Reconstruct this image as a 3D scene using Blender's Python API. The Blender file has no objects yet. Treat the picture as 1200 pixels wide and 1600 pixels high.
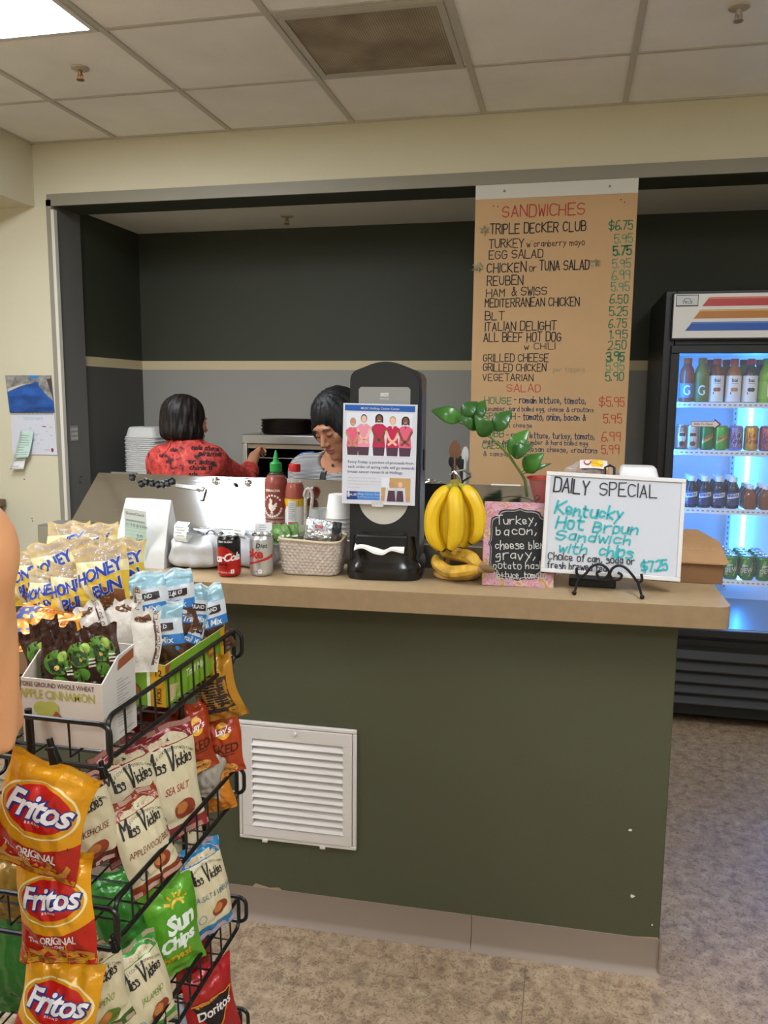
import bpy, bmesh, math, random
import numpy as np
from mathutils import Vector, Matrix, Euler, geometry
SC = bpy.context.scene
COL = SC.collection
PI = math.pi
random.seed(7)
# ------------------------------------------------------------------ camera
EYE = Vector((0.0, 0.0, 1.6))
YAW, PITCH, ROLL, FPX = 0.22219, 0.14097, 0.00879, 1269.9
_f = Vector((-math.sin(YAW)*math.cos(PITCH), math.cos(YAW)*math.cos(PITCH), -math.sin(PITCH)))
_r = Vector((math.cos(YAW), math.sin(YAW), 0)); _u = _r.cross(_f)
_R = math.cos(ROLL)*_r + math.sin(ROLL)*_u
_U = -math.sin(ROLL)*_r + math.cos(ROLL)*_u
cd = bpy.data.cameras.new('camera'); cam = bpy.data.objects.new('camera', cd); COL.objects.link(cam)
cam.matrix_world = Matrix(((_R.x, _U.x, -_f.x, EYE.x), (_R.y, _U.y, -_f.y, EYE.y), (_R.z, _U.z, -_f.z, EYE.z), (0, 0, 0, 1)))
cd.sensor_fit = 'VERTICAL'; cd.sensor_height = 32.0; cd.lens = 32.0*FPX/1600.0; cd.clip_start = 0.02; cd.clip_end = 60
SC.camera = cam
# ------------------------------------------------------------------ light and exposure
SC.view_settings.view_transform = 'Standard'; SC.view_settings.look = 'None'
SC.view_settings.gamma = 1.0; SC.view_settings.use_curve_mapping = False
SC.view_settings.exposure = 0.12
W = bpy.data.worlds.new('world'); SC.world = W; W.use_nodes = True
W.node_tree.nodes['Background'].inputs[0].default_value = (1.0, 0.95, 0.88, 1)
W.node_tree.nodes['Background'].inputs[1].default_value = 0.12
TROFFER = 28.0         # strength of the fluorescent ceiling panels
FRIDGE = 30.0          # strength of the lamps in the drinks fridge
# ------------------------------------------------------------------ measuring: a point seen in the photo on a known plane
def at(px, py, x=None, y=None, z=None):
    d = _R*((px-600)/FPX) + _U*(-(py-800)/FPX) + _f
    t = x/d.x if x is not None else (y/d.y if y is not None else (z-EYE.z)/d.z)
    return EYE + d*t
# ------------------------------------------------------------------ materials
def lin(c):
    if isinstance(c, str):
        c = c.lstrip('#'); c = tuple(int(c[i:i+2], 16) for i in (0, 2, 4))
    return tuple(((v/255)/12.92 if v/255 <= .04045 else ((v/255+.055)/1.055)**2.4) for v in c)
_M = {}
def mat(col, rough=.5, metal=0., spec=.5, var=0., vscale=8., bump=0., bscale=40., trans=0., alpha=1., emit=0., coat=0., ior=1.45, sss=0., detail=3., stretch=None):
    key = (str(col), rough, metal, spec, var, vscale, bump, bscale, trans, alpha, emit, coat, ior, sss, detail, stretch)
    if key in _M: return _M[key]
    m = bpy.data.materials.new('mat_%03d' % len(_M)); _M[key] = m
    m.use_nodes = True; nt = m.node_tree; b = nt.nodes['Principled BSDF']; I = b.inputs
    L = lin(col)
    I['Base Color'].default_value = (*L, 1); I['Roughness'].default_value = rough; I['Metallic'].default_value = metal
    I['Specular IOR Level'].default_value = spec; I['Transmission Weight'].default_value = trans; I['Alpha'].default_value = alpha
    I['IOR'].default_value = ior; I['Coat Weight'].default_value = coat
    if sss: I['Subsurface Weight'].default_value = sss; I['Subsurface Radius'].default_value = (.01, .004, .002)
    if emit: I['Emission Color'].default_value = (*L, 1); I['Emission Strength'].default_value = emit
    if var or bump:
        tc = nt.nodes.new('ShaderNodeTexCoord'); src = tc.outputs['Object']
        if stretch:
            mp = nt.nodes.new('ShaderNodeMapping'); mp.inputs['Scale'].default_value = stretch; nt.links.new(src, mp.inputs[0]); src = mp.outputs[0]
    if var:
        n = nt.nodes.new('ShaderNodeTexNoise'); n.inputs['Scale'].default_value = vscale; n.inputs['Detail'].default_value = detail
        nt.links.new(src, n.inputs['Vector'])
        r = nt.nodes.new('ShaderNodeValToRGB'); r.color_ramp.elements[0].position = .3; r.color_ramp.elements[1].position = .7
        r.color_ramp.elements[0].color = (*[max(0, v*(1-var)) for v in L], 1); r.color_ramp.elements[1].color = (*[min(1, v*(1+var)) for v in L], 1)
        nt.links.new(n.outputs['Fac'], r.inputs['Fac']); nt.links.new(r.outputs['Color'], I['Base Color'])
    if bump:
        n = nt.nodes.new('ShaderNodeTexNoise'); n.inputs['Scale'].default_value = bscale; n.inputs['Detail'].default_value = 3
        nt.links.new(src, n.inputs['Vector'])
        bp = nt.nodes.new('ShaderNodeBump'); bp.inputs['Strength'].default_value = min(1, bump); bp.inputs['Distance'].default_value = .01
        nt.links.new(n.outputs['Fac'], bp.inputs['Height']); nt.links.new(bp.outputs['Normal'], I['Normal'])
    return m
def film(tint=(255, 255, 255), vis=.3, rough=.12, bump=.6, bscale=30.):
    """clear plastic film: see-through with glints"""
    key = ('film', tint, vis, rough, bump, bscale)
    if key in _M: return _M[key]
    m = bpy.data.materials.new('mat_%03d' % len(_M)); _M[key] = m
    m.use_nodes = True; nt = m.node_tree; b = nt.nodes['Principled BSDF']; b.inputs['Base Color'].default_value = (*lin(tint), 1)
    b.inputs['Roughness'].default_value = rough; b.inputs['Alpha'].default_value = vis; b.inputs['Specular IOR Level'].default_value = .9
    n = nt.nodes.new('ShaderNodeTexNoise'); n.inputs['Scale'].default_value = bscale; tc = nt.nodes.new('ShaderNodeTexCoord')
    nt.links.new(tc.outputs['Object'], n.inputs['Vector']); bp = nt.nodes.new('ShaderNodeBump'); bp.inputs['Strength'].default_value = bump; bp.inputs['Distance'].default_value = .01
    nt.links.new(n.outputs['Fac'], bp.inputs['Height']); nt.links.new(bp.outputs['Normal'], b.inputs['Normal'])
    return m
# ------------------------------------------------------------------ text (flat triangles) and hand lettering (strokes)
_T = {}
def text_tris(s, size=1., shear=0., bold=0., space=1., sx=1.):
    """centred in x, baseline at y 0; size is the cap height"""
    key = (s, shear, bold, space)
    if key not in _T:
        c = bpy.data.curves.new('t', 'FONT'); c.body = s; c.size = 1.0; c.shear = shear; c.offset = bold; c.space_character = space
        c.align_x = 'CENTER'; c.resolution_u = 2; c.fill_mode = 'FRONT'
        o = bpy.data.objects.new('t', c); me = bpy.data.meshes.new_from_object(o)
        v = [(p.co.x, p.co.y) for p in me.vertices]; f = [tuple(p.vertices) for p in me.polygons]
        bpy.data.objects.remove(o); bpy.data.curves.remove(c); bpy.data.meshes.remove(me)
        _T[key] = (v, f)
    v, f = _T[key]; k = size/.69
    return [(x*k*sx, y*k) for x, y in v], f
FONT = {k: v for k, v in (l.split(' ', 1) for l in '''A 02 28 42;14 34
B 02 08;~08 38 46 25 05;~25 45 43 32 02
C ~47 28 07 03 22 43
D 02 08;~08 38 47 43 32 02
E 48 08 02 42;05 35
F 48 08 02;05 35
G ~47 28 07 03 22 43 45;45 25
H 02 08;42 48;05 45
I 02 08
J ~38 33 22 03
K 02 08;48 05 42
L 08 02 42
M 02 08 25 48 42
N 02 08 42 48
O ~28 08 02 42 48 28
P 02 08;~08 38 47 35 05
Q ~28 08 02 42 48 28;33 51
R 02 08;~08 38 47 35 05;25 42
S ~47 28 07 05 45 43 22 03
T 08 48;28 22
U ~08 03 22 43 48
V 08 22 48
W 08 12 26 32 48
X 08 42;02 48
Y 08 25 48;25 22
Z 08 48 02 42
a ~36 16 04 12 33 36;36 32
b 08 02;~05 26 34 22 02
c ~35 16 04 12 33
d 38 32;~35 16 04 12 33
e ~04 34 26 06 04 12 33
f ~38 18 17 12;06 26
g ~36 16 04 13 34;~36 31 20 00
h 08 02;~04 26 35 32
i 06 02;07 08
j ~26 21 00;28 27
k 08 02;36 04 32
l 08 02
m 06 02;~04 16 25 22;~24 36 45 42
n 06 02;~04 26 35 32
o ~16 06 02 32 36 16
p 06 00;~05 26 34 22 02
q ~36 16 04 12 33;36 30
r 06 02;~04 16 36
s ~35 16 05 34 32 02
t ~18 12 32;06 36
u ~06 03 12 33 36;36 32
v 06 12 36
w 06 12 25 32 46
x 06 32;02 36
y 06 23;36 00
z 06 36 02 32
0 ~18 08 02 32 38 18
1 07 18 12
2 ~07 18 38 35 02 02 32
3 ~07 18 38 35 15;~15 35 32 12 03
4 28 04 44;37 32
5 38 08 05;~05 26 35 32 12 03
6 ~38 18 04 02 32 35 04
7 08 38 12
8 ~15 06 08 38 36 15 03 02 32 34 15
9 ~36 15 06 08 38 36;36 32
$ ~47 28 07 05 45 43 22 03;29 21
& ~42 17 28 36 04 12 22 45
. 02 03
, 13 01
- 05 35
w 06 12 25 32 46
^ 17 37'''.split('\n'))}
def chaikin(p, n=2):
    for _ in range(n):
        q = [p[0]]
        for a, b in zip(p, p[1:]):
            q += [(a[0]*.75+b[0]*.25, a[1]*.75+b[1]*.25), (a[0]*.25+b[0]*.75, a[1]*.25+b[1]*.75)]
        p = q+[p[-1]]
    return p
def hand(s, h, x=0., y=0., jit=.12, slant=.0, seed=1, sx=1., gap=1.3):
    """polylines of hand lettering, cap height h, starting at (x, y) on the baseline; returns (lines, end x)"""
    R = random.Random(hash(s) % 999 + seed if False else sum(map(ord, s))+seed); k = h/6.; out = []; cx = x
    for ch in s:
        if ch == ' ': cx += 3.0*k*sx; continue
        g = FONT.get(ch)
        if not g: continue
        w = 0; dy = R.uniform(-jit, jit)*2; sc = 1+R.uniform(-jit, jit)*.6
        for st in g.split(';'):
            sm = st[0] == '~'; pts = [(int(a[0]), int(a[1])-2) for a in st.strip('~').split()]
            w = max(w, max(p[0] for p in pts))
            pts = [(p[0]*sc+R.uniform(-jit, jit), p[1]*sc+dy+R.uniform(-jit, jit)) for p in pts]
            if sm: pts = chaikin(pts, 2)
            out.append([(cx+(p[0]+p[1]*slant)*k*sx, y+p[1]*k) for p in pts])
        cx += (w+gap)*k*sx
    return out, cx
# ------------------------------------------------------------------ mesh builder
def T(loc=(0, 0, 0), rot=(0, 0, 0), sc=(1, 1, 1)):
    return Matrix.LocRotScale(Vector(loc), Euler(rot), Vector(sc))
class MB:
    def __init__(s): s.v = []; s.f = []; s.m = []
    def add(s, vs, fs, m=0, M=None):
        o = len(s.v)
        s.v += [tuple(M @ Vector(p)) if M is not None else tuple(p) for p in vs]
        for f in fs: s.f.append(tuple(i+o for i in f)); s.m.append(m)
        return s
    def box(s, lo, hi, m=0, M=None, taper=None):
        (x0, y0, z0), (x1, y1, z1) = lo, hi
        v = [(x0, y0, z0), (x1, y0, z0), (x1, y1, z0), (x0, y1, z0), (x0, y0, z1), (x1, y0, z1), (x1, y1, z1), (x0, y1, z1)]
        if taper:
            cx, cy = (x0+x1)/2, (y0+y1)/2
            v = v[:4]+[(cx+(p[0]-cx)*taper, cy+(p[1]-cy)*taper, p[2]) for p in v[4:]]
        return s.add(v, [(3, 2, 1, 0), (4, 5, 6, 7), (0, 1, 5, 4), (1, 2, 6, 5), (2, 3, 7, 6), (3, 0, 4, 7)], m, M)
    def prism(s, pts, z0, z1, m=0, M=None, mtop=None):
        n = len(pts)
        if sum(pts[i][0]*pts[(i+1) % n][1]-pts[(i+1) % n][0]*pts[i][1] for i in range(n)) < 0: pts = pts[::-1]
        v = [(p[0], p[1], z0) for p in pts]+[(p[0], p[1], z1) for p in pts]
        s.add(v, [tuple(range(n))[::-1]]+[(i, (i+1) % n, n+(i+1) % n, n+i) for i in range(n)], m, M)
        return s.add(v[n:], [tuple(range(n))], m if mtop is None else mtop, M)
    def lathe(s, prof, n=24, m=0, M=None, mf=None, cap=True, sq=None):
        v = []; f = []; ms = []
        for r, z in prof:
            for k in range(n):
                a = 2*PI*k/n; x, y = math.cos(a), math.sin(a)
                if sq: q = (abs(x)**sq+abs(y)**sq)**(-1/sq); x *= q; y *= q
                v.append((r*x, r*y, z))
        for i in range(len(prof)-1):
            mm = mf(i) if mf else m
            s_f = [(i*n+k, i*n+(k+1) % n, (i+1)*n+(k+1) % n, (i+1)*n+k) for k in range(n)]
            f += s_f; ms += [mm]*n
        if cap:
            if prof[0][0] > 1e-6: f.append(tuple(range(n))[::-1]); ms.append(mf(0) if mf else m)
            if prof[-1][0] > 1e-6: f.append(tuple((len(prof)-1)*n+k for k in range(n))); ms.append(mf(len(prof)-2) if mf else m)
        o = len(s.v); s.add(v, f, m, M)
        for i, mm in enumerate(ms): s.m[len(s.f)-len(f)+i] = mm
        return s
    def tube(s, path, r, n=8, m=0, M=None, closed=False, cap=True):
        P = [Vector(p) for p in path]; N = len(P)
        rr = r if isinstance(r, (list, tuple)) else [r]*N
        v = []; f = []; up = None
        for i in range(N):
            if closed: t = P[(i+1) % N]-P[i-1]
            else: t = P[min(i+1, N-1)]-P[max(i-1, 0)]
            if t.length < 1e-9: t = Vector((0, 0, 1))
            t.normalize()
            if up is None:
                up = t.cross(Vector((0, 0, 1)) if abs(t.z) < .9 else Vector((1, 0, 0))).normalized()
            up = (up-t*up.dot(t)); up = up.normalized() if up.length > 1e-6 else t.orthogonal().normalized()
            w = t.cross(up)
            v += [tuple(P[i]+(up*math.cos(2*PI*k/n)+w*math.sin(2*PI*k/n))*rr[i]) for k in range(n)]
        for i in range(N if closed else N-1):
            j = (i+1) % N
            f += [(i*n+k, i*n+(k+1) % n, j*n+(k+1) % n, j*n+k) for k in range(n)]
        if not closed and cap: f += [tuple(range(n))[::-1], tuple((N-1)*n+k for k in range(n))]
        return s.add(v, f, m, M)
    def cyl(s, p0, p1, r0, r1=None, n=16, m=0, M=None): return s.tube([p0, p1], [r0, r0 if r1 is None else r1], n, m, M)
    def grid(s, fn, nu, nv, m=0, M=None, mf=None, flip=False):
        v = [fn(i/nu, j/nv) for j in range(nv+1) for i in range(nu+1)]
        f = []; ms = []
        for j in range(nv):
            for i in range(nu):
                a = j*(nu+1)+i; q = (a, a+1, a+nu+2, a+nu+1)
                f.append(q[::-1] if flip else q); ms.append(mf((i+.5)/nu, (j+.5)/nv) if mf else m)
        s.add(v, f, m, M)
        s.m[len(s.m)-len(f):] = ms
        return s
    def ell(s, c, r, m=0, M=None, nu=20, nv=12, fn=None):
        def g(u, v):
            a = 2*PI*u; b = PI*(v-.5)
            p = (c[0]+r[0]*math.cos(a)*math.cos(b), c[1]+r[1]*math.sin(a)*math.cos(b), c[2]+r[2]*math.sin(b))
            return fn(*p) if fn else p
        return s.grid(g, nu, nv, m, M)
    # ---- print laid on a surface: fn(x, y) -> point; lifted by eps along the surface normal
    def decal(s, v2, tris, fn, m, eps=.0004, maxlen=None, M=None):
        v2 = list(v2); tris = [tuple(t) for t in tris]
        if maxlen is None: maxlen = getattr(fn, 'ml', None) or (.012 if hasattr(fn, '__self__') else None)
        if maxlen:
            out = []; st = []
            for t in tris:
                for k in range(1, len(t)-1): st.append((v2[t[0]], v2[t[k]], v2[t[k+1]]))
            while st:
                a, b, c = st.pop(); L = [math.dist(a, b), math.dist(b, c), math.dist(c, a)]; k = L.index(max(L))
                if L[k] <= maxlen: out.append((a, b, c)); continue
                p, q, r = [(a, b, c), (b, c, a), (c, a, b)][k]; mid = ((p[0]+q[0])/2, (p[1]+q[1])/2)
                st += [(p, mid, r), (mid, q, r)]
            v2 = []; tris = []; idx = {}
            for t in out:
                ii = []
                for p in t:
                    if p not in idx: idx[p] = len(v2); v2.append(p)
                    ii.append(idx[p])
                tris.append(tuple(ii))
        h = 1e-4; vs = []
        for x, y in v2:
            p = Vector(fn(x, y)); dx = Vector(fn(x+h, y))-p; dy = Vector(fn(x, y+h))-p; n = dx.cross(dy)
            n = n.normalized() if n.length > 1e-12 else Vector((0, -1, 0)); vs.append(p+n*eps)
        return s.add(vs, tris, m, M)
    def poly(s, pts, fn, m, eps=.0004, maxlen=None, M=None):
        pts = [(float(p[0]), float(p[1])) for p in pts]
        t = geometry.tessellate_polygon([[Vector((p[0], p[1], 0)) for p in pts]])
        t = [q if (pts[q[1]][0]-pts[q[0]][0])*(pts[q[2]][1]-pts[q[0]][1])-(pts[q[2]][0]-pts[q[0]][0])*(pts[q[1]][1]-pts[q[0]][1]) > 0 else q[::-1] for q in t]
        return s.decal(pts, t, fn, m, eps, maxlen, M)
    def rect(s, x0, y0, x1, y1, fn, m, eps=.0004, maxlen=None, M=None): return s.poly([(x0, y0), (x1, y0), (x1, y1), (x0, y1)], fn, m, eps, maxlen, M)
    def disc(s, cx, cy, rx, ry, fn, m, eps=.0004, rot=0., n=28, rings=3, M=None, a0=0., a1=2*PI, r0=0.):
        v = []; f = []
        for k in range(rings+1):
            q = r0+(1-r0)*k/rings
            for i in range(n+1):
                a = a0+(a1-a0)*i/n; x, y = rx*q*math.cos(a), ry*q*math.sin(a)
                v.append((cx+x*math.cos(rot)-y*math.sin(rot), cy+x*math.sin(rot)+y*math.cos(rot)))
        for k in range(rings):
            for i in range(n): a = k*(n+1)+i; f.append((a, a+n+1, a+n+2, a+1))
        return s.decal(v, f, fn, m, eps, None, M)
    def text(s, st, x, y, size, fn, m, eps=.0008, shear=0., bold=0., space=1., rot=0., sx=1., M=None, left=False, maxlen=None, arch=0.):
        v, f = text_tris(st, size, shear, bold, space, sx)
        if left and v: mx = min(p[0] for p in v); v = [(p[0]-mx, p[1]) for p in v]
        if arch: v = [(p[0], p[1]-arch*p[0]*p[0]) for p in v]
        c, q = math.cos(rot), math.sin(rot)
        return s.decal([(x+p[0]*c-p[1]*q, y+p[0]*q+p[1]*c) for p in v], f, fn, m, eps, maxlen, M)
    def ribbon(s, lines, w, fn, m, eps=.0006, M=None):
        segs = []
        for L in lines:                                    # break each stroke at its sharp corners
            cur = [L[0]]
            for i in range(1, len(L)):
                cur.append(L[i])
                if i < len(L)-1:
                    a = Vector(L[i])-Vector(L[i-1]); b = Vector(L[i+1])-Vector(L[i])
                    if a.length > 1e-9 and b.length > 1e-9 and a.angle(b) > .8: segs.append(cur); cur = [L[i]]
            segs.append(cur)
        for L in segs:
            P = []
            for a, b in zip(L, L[1:]):
                q = max(1, int(math.dist(a, b)/.006)); P += [Vector((a[0]+(b[0]-a[0])*j/q, a[1]+(b[1]-a[1])*j/q)) for j in range(q)]
            P.append(Vector((L[-1][0], L[-1][1]))); N = len(P)
            if N < 2: continue
            v = []; 
            for i in range(N):
                t = P[min(i+1, N-1)]-P[max(i-1, 0)]
                t = t.normalized() if t.length > 1e-9 else Vector((1, 0)); n = Vector((-t.y, t.x))*w/2
                e = t*(w*.35)*(-1 if i == 0 else (1 if i == N-1 else 0))
                v += [tuple(P[i]-n+e), tuple(P[i]+n+e)]
            s.decal(v, [(2*i, 2*i+2, 2*i+3, 2*i+1) for i in range(N-1)], fn, m, eps, None, M)
        return s
    def hand(s, st, x, y, h, fn, m, w=None, eps=.0006, M=None, rot=0., **k):
        L, e = hand(st, h, 0, 0, **k); c, q = math.cos(rot), math.sin(rot)
        L = [[(x+p[0]*c-p[1]*q, y+p[0]*q+p[1]*c) for p in l] for l in L]
        s.ribbon(L, w or h*.12, fn, m, eps, M); return e
    def build(s, name, mats, parent=None, loc=(0, 0, 0), rot=(0, 0, 0), bevel=0., seg=2, smooth=40, sub=0):
        me = bpy.data.meshes.new(name); me.from_pydata(s.v, [], s.f)
        for mm in (mats if isinstance(mats, (list, tuple)) else [mats]): me.materials.append(mm)
        me.polygons.foreach_set('material_index', s.m)
        if smooth:
            me.polygons.foreach_set('use_smooth', [True]*len(s.f)); me.update()
            me.set_sharp_from_angle(angle=math.radians(smooth))
        me.update()
        o = bpy.data.objects.new(name, me); COL.objects.link(o); o.location = loc; o.rotation_euler = rot
        if parent is not None: o.parent = parent
        if bevel:
            b = o.modifiers.new('b', 'BEVEL'); b.width = bevel; b.segments = seg; b.limit_method = 'ANGLE'; b.angle_limit = .7
        if sub: b = o.modifiers.new('s', 'SUBSURF'); b.levels = b.render_levels = sub
        return o
# ------------------------------------------------------------------ things
def tag(o, label=None, cat=None, group=None, kind=None):
    if label: o['label'] = label
    if cat: o['category'] = cat
    if group: o['group'] = group
    if kind: o['kind'] = kind
    return o
def thing(name, label, cat, loc=(0, 0, 0), rot=(0, 0, 0), group=None):
    o = bpy.data.objects.new(name, None); COL.objects.link(o); o.location = loc; o.rotation_euler = rot; o.empty_display_size = .05
    return tag(o, label, cat, group)
def dup(r, loc, rot=None, label=None, group=None):
    def cp(o, par):
        c = o.copy(); COL.objects.link(c); c.parent = par
        for ch in o.children: cp(ch, c)
        return c
    c = cp(r, None); c.location = loc
    if rot is not None: c.rotation_euler = rot
    if label: c['label'] = label
    if group: c['group'] = group
    return c
def struct(o): o['kind'] = 'structure'; return o
def flat(M):
    """surface function of a flat sheet: local x, y of matrix M (print faces its +z)"""
    return lambda x, y: M @ Vector((x, y, 0))
def front(y0=0.): return lambda x, z: (x, y0, z)      # upright sheet facing -y
# ------------------------------------------------------------------ common materials
WHITE = mat('#e8e6e0', .5); BLACK = mat('#121214', .4); INK = mat('#17161a', .6); STEEL = mat('#b9bab8', .28, 1.); CHROME = mat('#d8d8d8', .12, 1.)
WIRE = mat('#0b0b0c', .35, 0., .6)
# ================================================================== THE ROOM
CZ = 2.90; YW = 3.97; YB = 4.88; OZ = 2.59; OX = -2.70; IX = -2.72
cream = mat('#d1cab0', .75, bump=.08, bscale=180); darkgreen = mat('#363a2d', .6, bump=.05, bscale=150); greyp = mat('#94928b', .55, bump=.04, bscale=150)
jambg = mat('#6a6864', .55); trimg = mat('#8f8a7c', .5); stripe_m = mat('#cdbd98', .6)
# floor: mottled sheet vinyl with welded seams
fl = bpy.data.materials.new('floor_vinyl'); fl.use_nodes = True; nt = fl.node_tree; b = nt.nodes['Principled BSDF']; b.inputs['Roughness'].default_value = .42
tc = nt.nodes.new('ShaderNodeTexCoord')
def noise(sc, det, dist=0):
    n = nt.nodes.new('ShaderNodeTexNoise'); n.inputs['Scale'].default_value = sc; n.inputs['Detail'].default_value = det; n.inputs['Distortion'].default_value = dist
    nt.links.new(tc.outputs['Object'], n.inputs['Vector']); return n
def ramp(n, stops):
    r = nt.nodes.new('ShaderNodeValToRGB')
    while len(r.color_ramp.elements) < len(stops): r.color_ramp.elements.new(.5)
    for e, (p, c) in zip(r.color_ramp.elements, stops): e.position = p; e.color = (*lin(c), 1)
    nt.links.new(n.outputs['Fac'], r.inputs['Fac']); return r
def mix(a, bb, mode, fac):
    m = nt.nodes.new('ShaderNodeMixRGB'); m.blend_type = mode; m.inputs[0].default_value = fac
    nt.links.new(a.outputs[0], m.inputs[1]); nt.links.new(bb.outputs[0], m.inputs[2]); return m
r1 = ramp(noise(26, 8, .6), [(.3, '#85725f'), (.48, '#a68f75'), (.7, '#b9a48a')])
r2 = ramp(noise(90, 4, 1.5), [(.38, '#8a8178'), (.5, '#ffffff'), (.62, '#ffffff')])
r3 = ramp(noise(2.2, 3), [(.3, '#e6e0d8'), (.7, '#ffffff')])
mm = mix(mix(r1, r2, 'MULTIPLY', .55), r3, 'MULTIPLY', .6); nt.links.new(mm.outputs[0], b.inputs['Base Color'])
seam = mat('#6f614d', .6)
o = MB(); o.box((-4.6, -2.6, -.1), (3.2, 5.1, 0)); struct(o.build('floor', fl, smooth=0))
o = MB()
for x in (-1.89, -.06, 1.77): o.box((x-.0012, -2.5, 0), (x+.0012, 2.15, .0006))
struct(o.build('trim_3', seam, smooth=0))
# walls of the customer room
o = MB(); o.box((-4.6, YW, 0), (OX-.10, YW+.14, CZ)); o.box((OX-.10, YW, OZ), (3.2, YW+.14, CZ)); o.box((OX-.10, YW, 0), (OX-.02, YW+.14, OZ))
struct(o.build('wall_back', cream, smooth=0))
o = MB(); o.box((-4.6, -2.6, 0), (-4.5, YW, CZ)); struct(o.build('wall_left', cream, smooth=0))
o = MB(); o.box((3.1, -2.6, 0), (3.2, 5.1, CZ)); struct(o.build('wall_right', cream, smooth=0))
o = MB(); o.box((-4.5, -2.6, 0), (3.1, -2.5, CZ)); struct(o.build('wall_front', cream, smooth=0))
o = MB(); o.box((-4.5, 2.0, 2.58), (-2.81, YW, CZ)); struct(o.build('wall_bulkhead', cream, smooth=0))
# ceiling of lay-in tiles on a tee grid
tile = mat('#efece4', .9, var=.05, vscale=3, bump=.25, bscale=260)
o = MB(); o.box((-4.6, -2.6, CZ), (3.2, YW+.1, CZ+.08)); struct(o.build('ceiling', tile, smooth=0))
GX = [.185+.626*k for k in range(-7, 5)]; GY = [3.425-.592*k for k in range(0, 10)]
tee = mat('#bdb8ab', .5); o = MB()
for x in GX:
    if x > -4.4: o.box((x-.012, -2.5, CZ-.007), (x+.012, YW, CZ+.01))
for y in GY: o.box((-4.5, y-.008, CZ-.005), (3.1, y+.008, CZ+.01))
o.box((-2.81, YW-.015, CZ-.008), (3.1, YW, CZ)); o.box((-2.81, 2.0, CZ-.008), (-2.795, YW, CZ))
struct(o.build('trim_4', tee, smooth=0))
# kitchen niche behind the opening
o = MB(); o.box((-4.6, YB, 0), (3.2, YB+.1, 1.76)); o.box((-4.6, YB, 1.76), (3.2, YB+.1, 1.815), 1); o.box((-4.6, YB, 1.815), (3.2, YB+.1, 2.75), 2)
struct(o.build('wall_kitchen', [greyp, stripe_m, darkgreen], smooth=0))
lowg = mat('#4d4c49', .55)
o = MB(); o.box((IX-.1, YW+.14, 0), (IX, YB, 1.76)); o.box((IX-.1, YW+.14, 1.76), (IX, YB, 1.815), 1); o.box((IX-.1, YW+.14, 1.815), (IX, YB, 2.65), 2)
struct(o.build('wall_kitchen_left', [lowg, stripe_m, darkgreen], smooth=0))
o = MB(); o.box((IX, YW+.14, 2.61), (3.1, YB, 2.68)); struct(o.build('ceiling_kitchen', mat('#dcd8cc', .85, bump=.1, bscale=200), smooth=0))
# lining of the opening: jamb, underside, casing and corner bead
o = MB(); o.box((OX-.02, YW+.002, 0), (OX, YW+.24, OZ)); struct(o.build('trim_5', jambg, smooth=0))
o = MB(); o.box((OX-.02, YW+.002, OZ-.006), (3.1, YW+.24, OZ+.02)); struct(o.build('trim_6', darkgreen, smooth=0))
o = MB(); o.box((OX-.035, YW-.012, 0), (OX-.005, YW, OZ+.02)); o.box((OX-.035, YW-.012, OZ-.012), (3.1, YW, OZ+.02)); o.box((OX-.035, YW-.004, OZ+.02), (3.1, YW, OZ+.05))
struct(o.build('trim_1', trimg, smooth=0))
o = MB(); o.box((OX-.006, YW-.016, 0), (OX+.012, YW+.012, OZ-.03)); struct(o.build('trim_2', mat('#d6d2c6', .4), smooth=0))
# ------------------------------------------------------------------ ceiling lights
diff = mat('#f1f7ff', .5, emit=TROFFER); tframe = mat('#cfccc4', .4)
def troffer(x0, y0, x1, y1, label, m=diff, z=CZ):
    t = thing('ceiling_light', label, 'ceiling light', ((x0+x1)/2, (y0+y1)/2, z))
    w, d = (x1-x0)/2, (y1-y0)/2; e = .022
    f = MB()
    for lo, hi in (((-w, -d, -.012), (w, -d+e, 0)), ((-w, d-e, -.012), (w, d, 0)), ((-w, -d+e, -.012), (-w+e, d-e, 0)), ((w-e, -d+e, -.012), (w, d-e, 0))): f.box(lo, hi)
    f.build('frame', tframe, t, smooth=0)
    p = MB(); p.box((-w+e, -d+e, -.009), (w-e, d-e, -.004)); p.build('diffuser', m, t, smooth=0)
    return t
troffer(GX[3]+.012, GY[3]+.008, GX[4]-.012, GY[1]-.008, 'bright white ceiling panel light at the upper left corner of the photo')
troffer(GX[3]+.012, GY[6]+.008, GX[4]-.012, GY[4]-.008, 'ceiling panel light behind the corner light, left of the photographer')
troffer(GX[8]+.012, GY[5]+.008, GX[9]-.012, GY[3]-.008, 'ceiling panel light over the customers, right of the counter')
troffer(GX[7]+.012, GY[9]+.008, GX[8]-.012, GY[7]-.008, 'ceiling panel light behind the photographer, right side')
troffer(GX[1]+.012, GY[8]+.008, GX[2]-.012, GY[6]-.008, 'ceiling panel light far left behind the snack rack')
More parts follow.
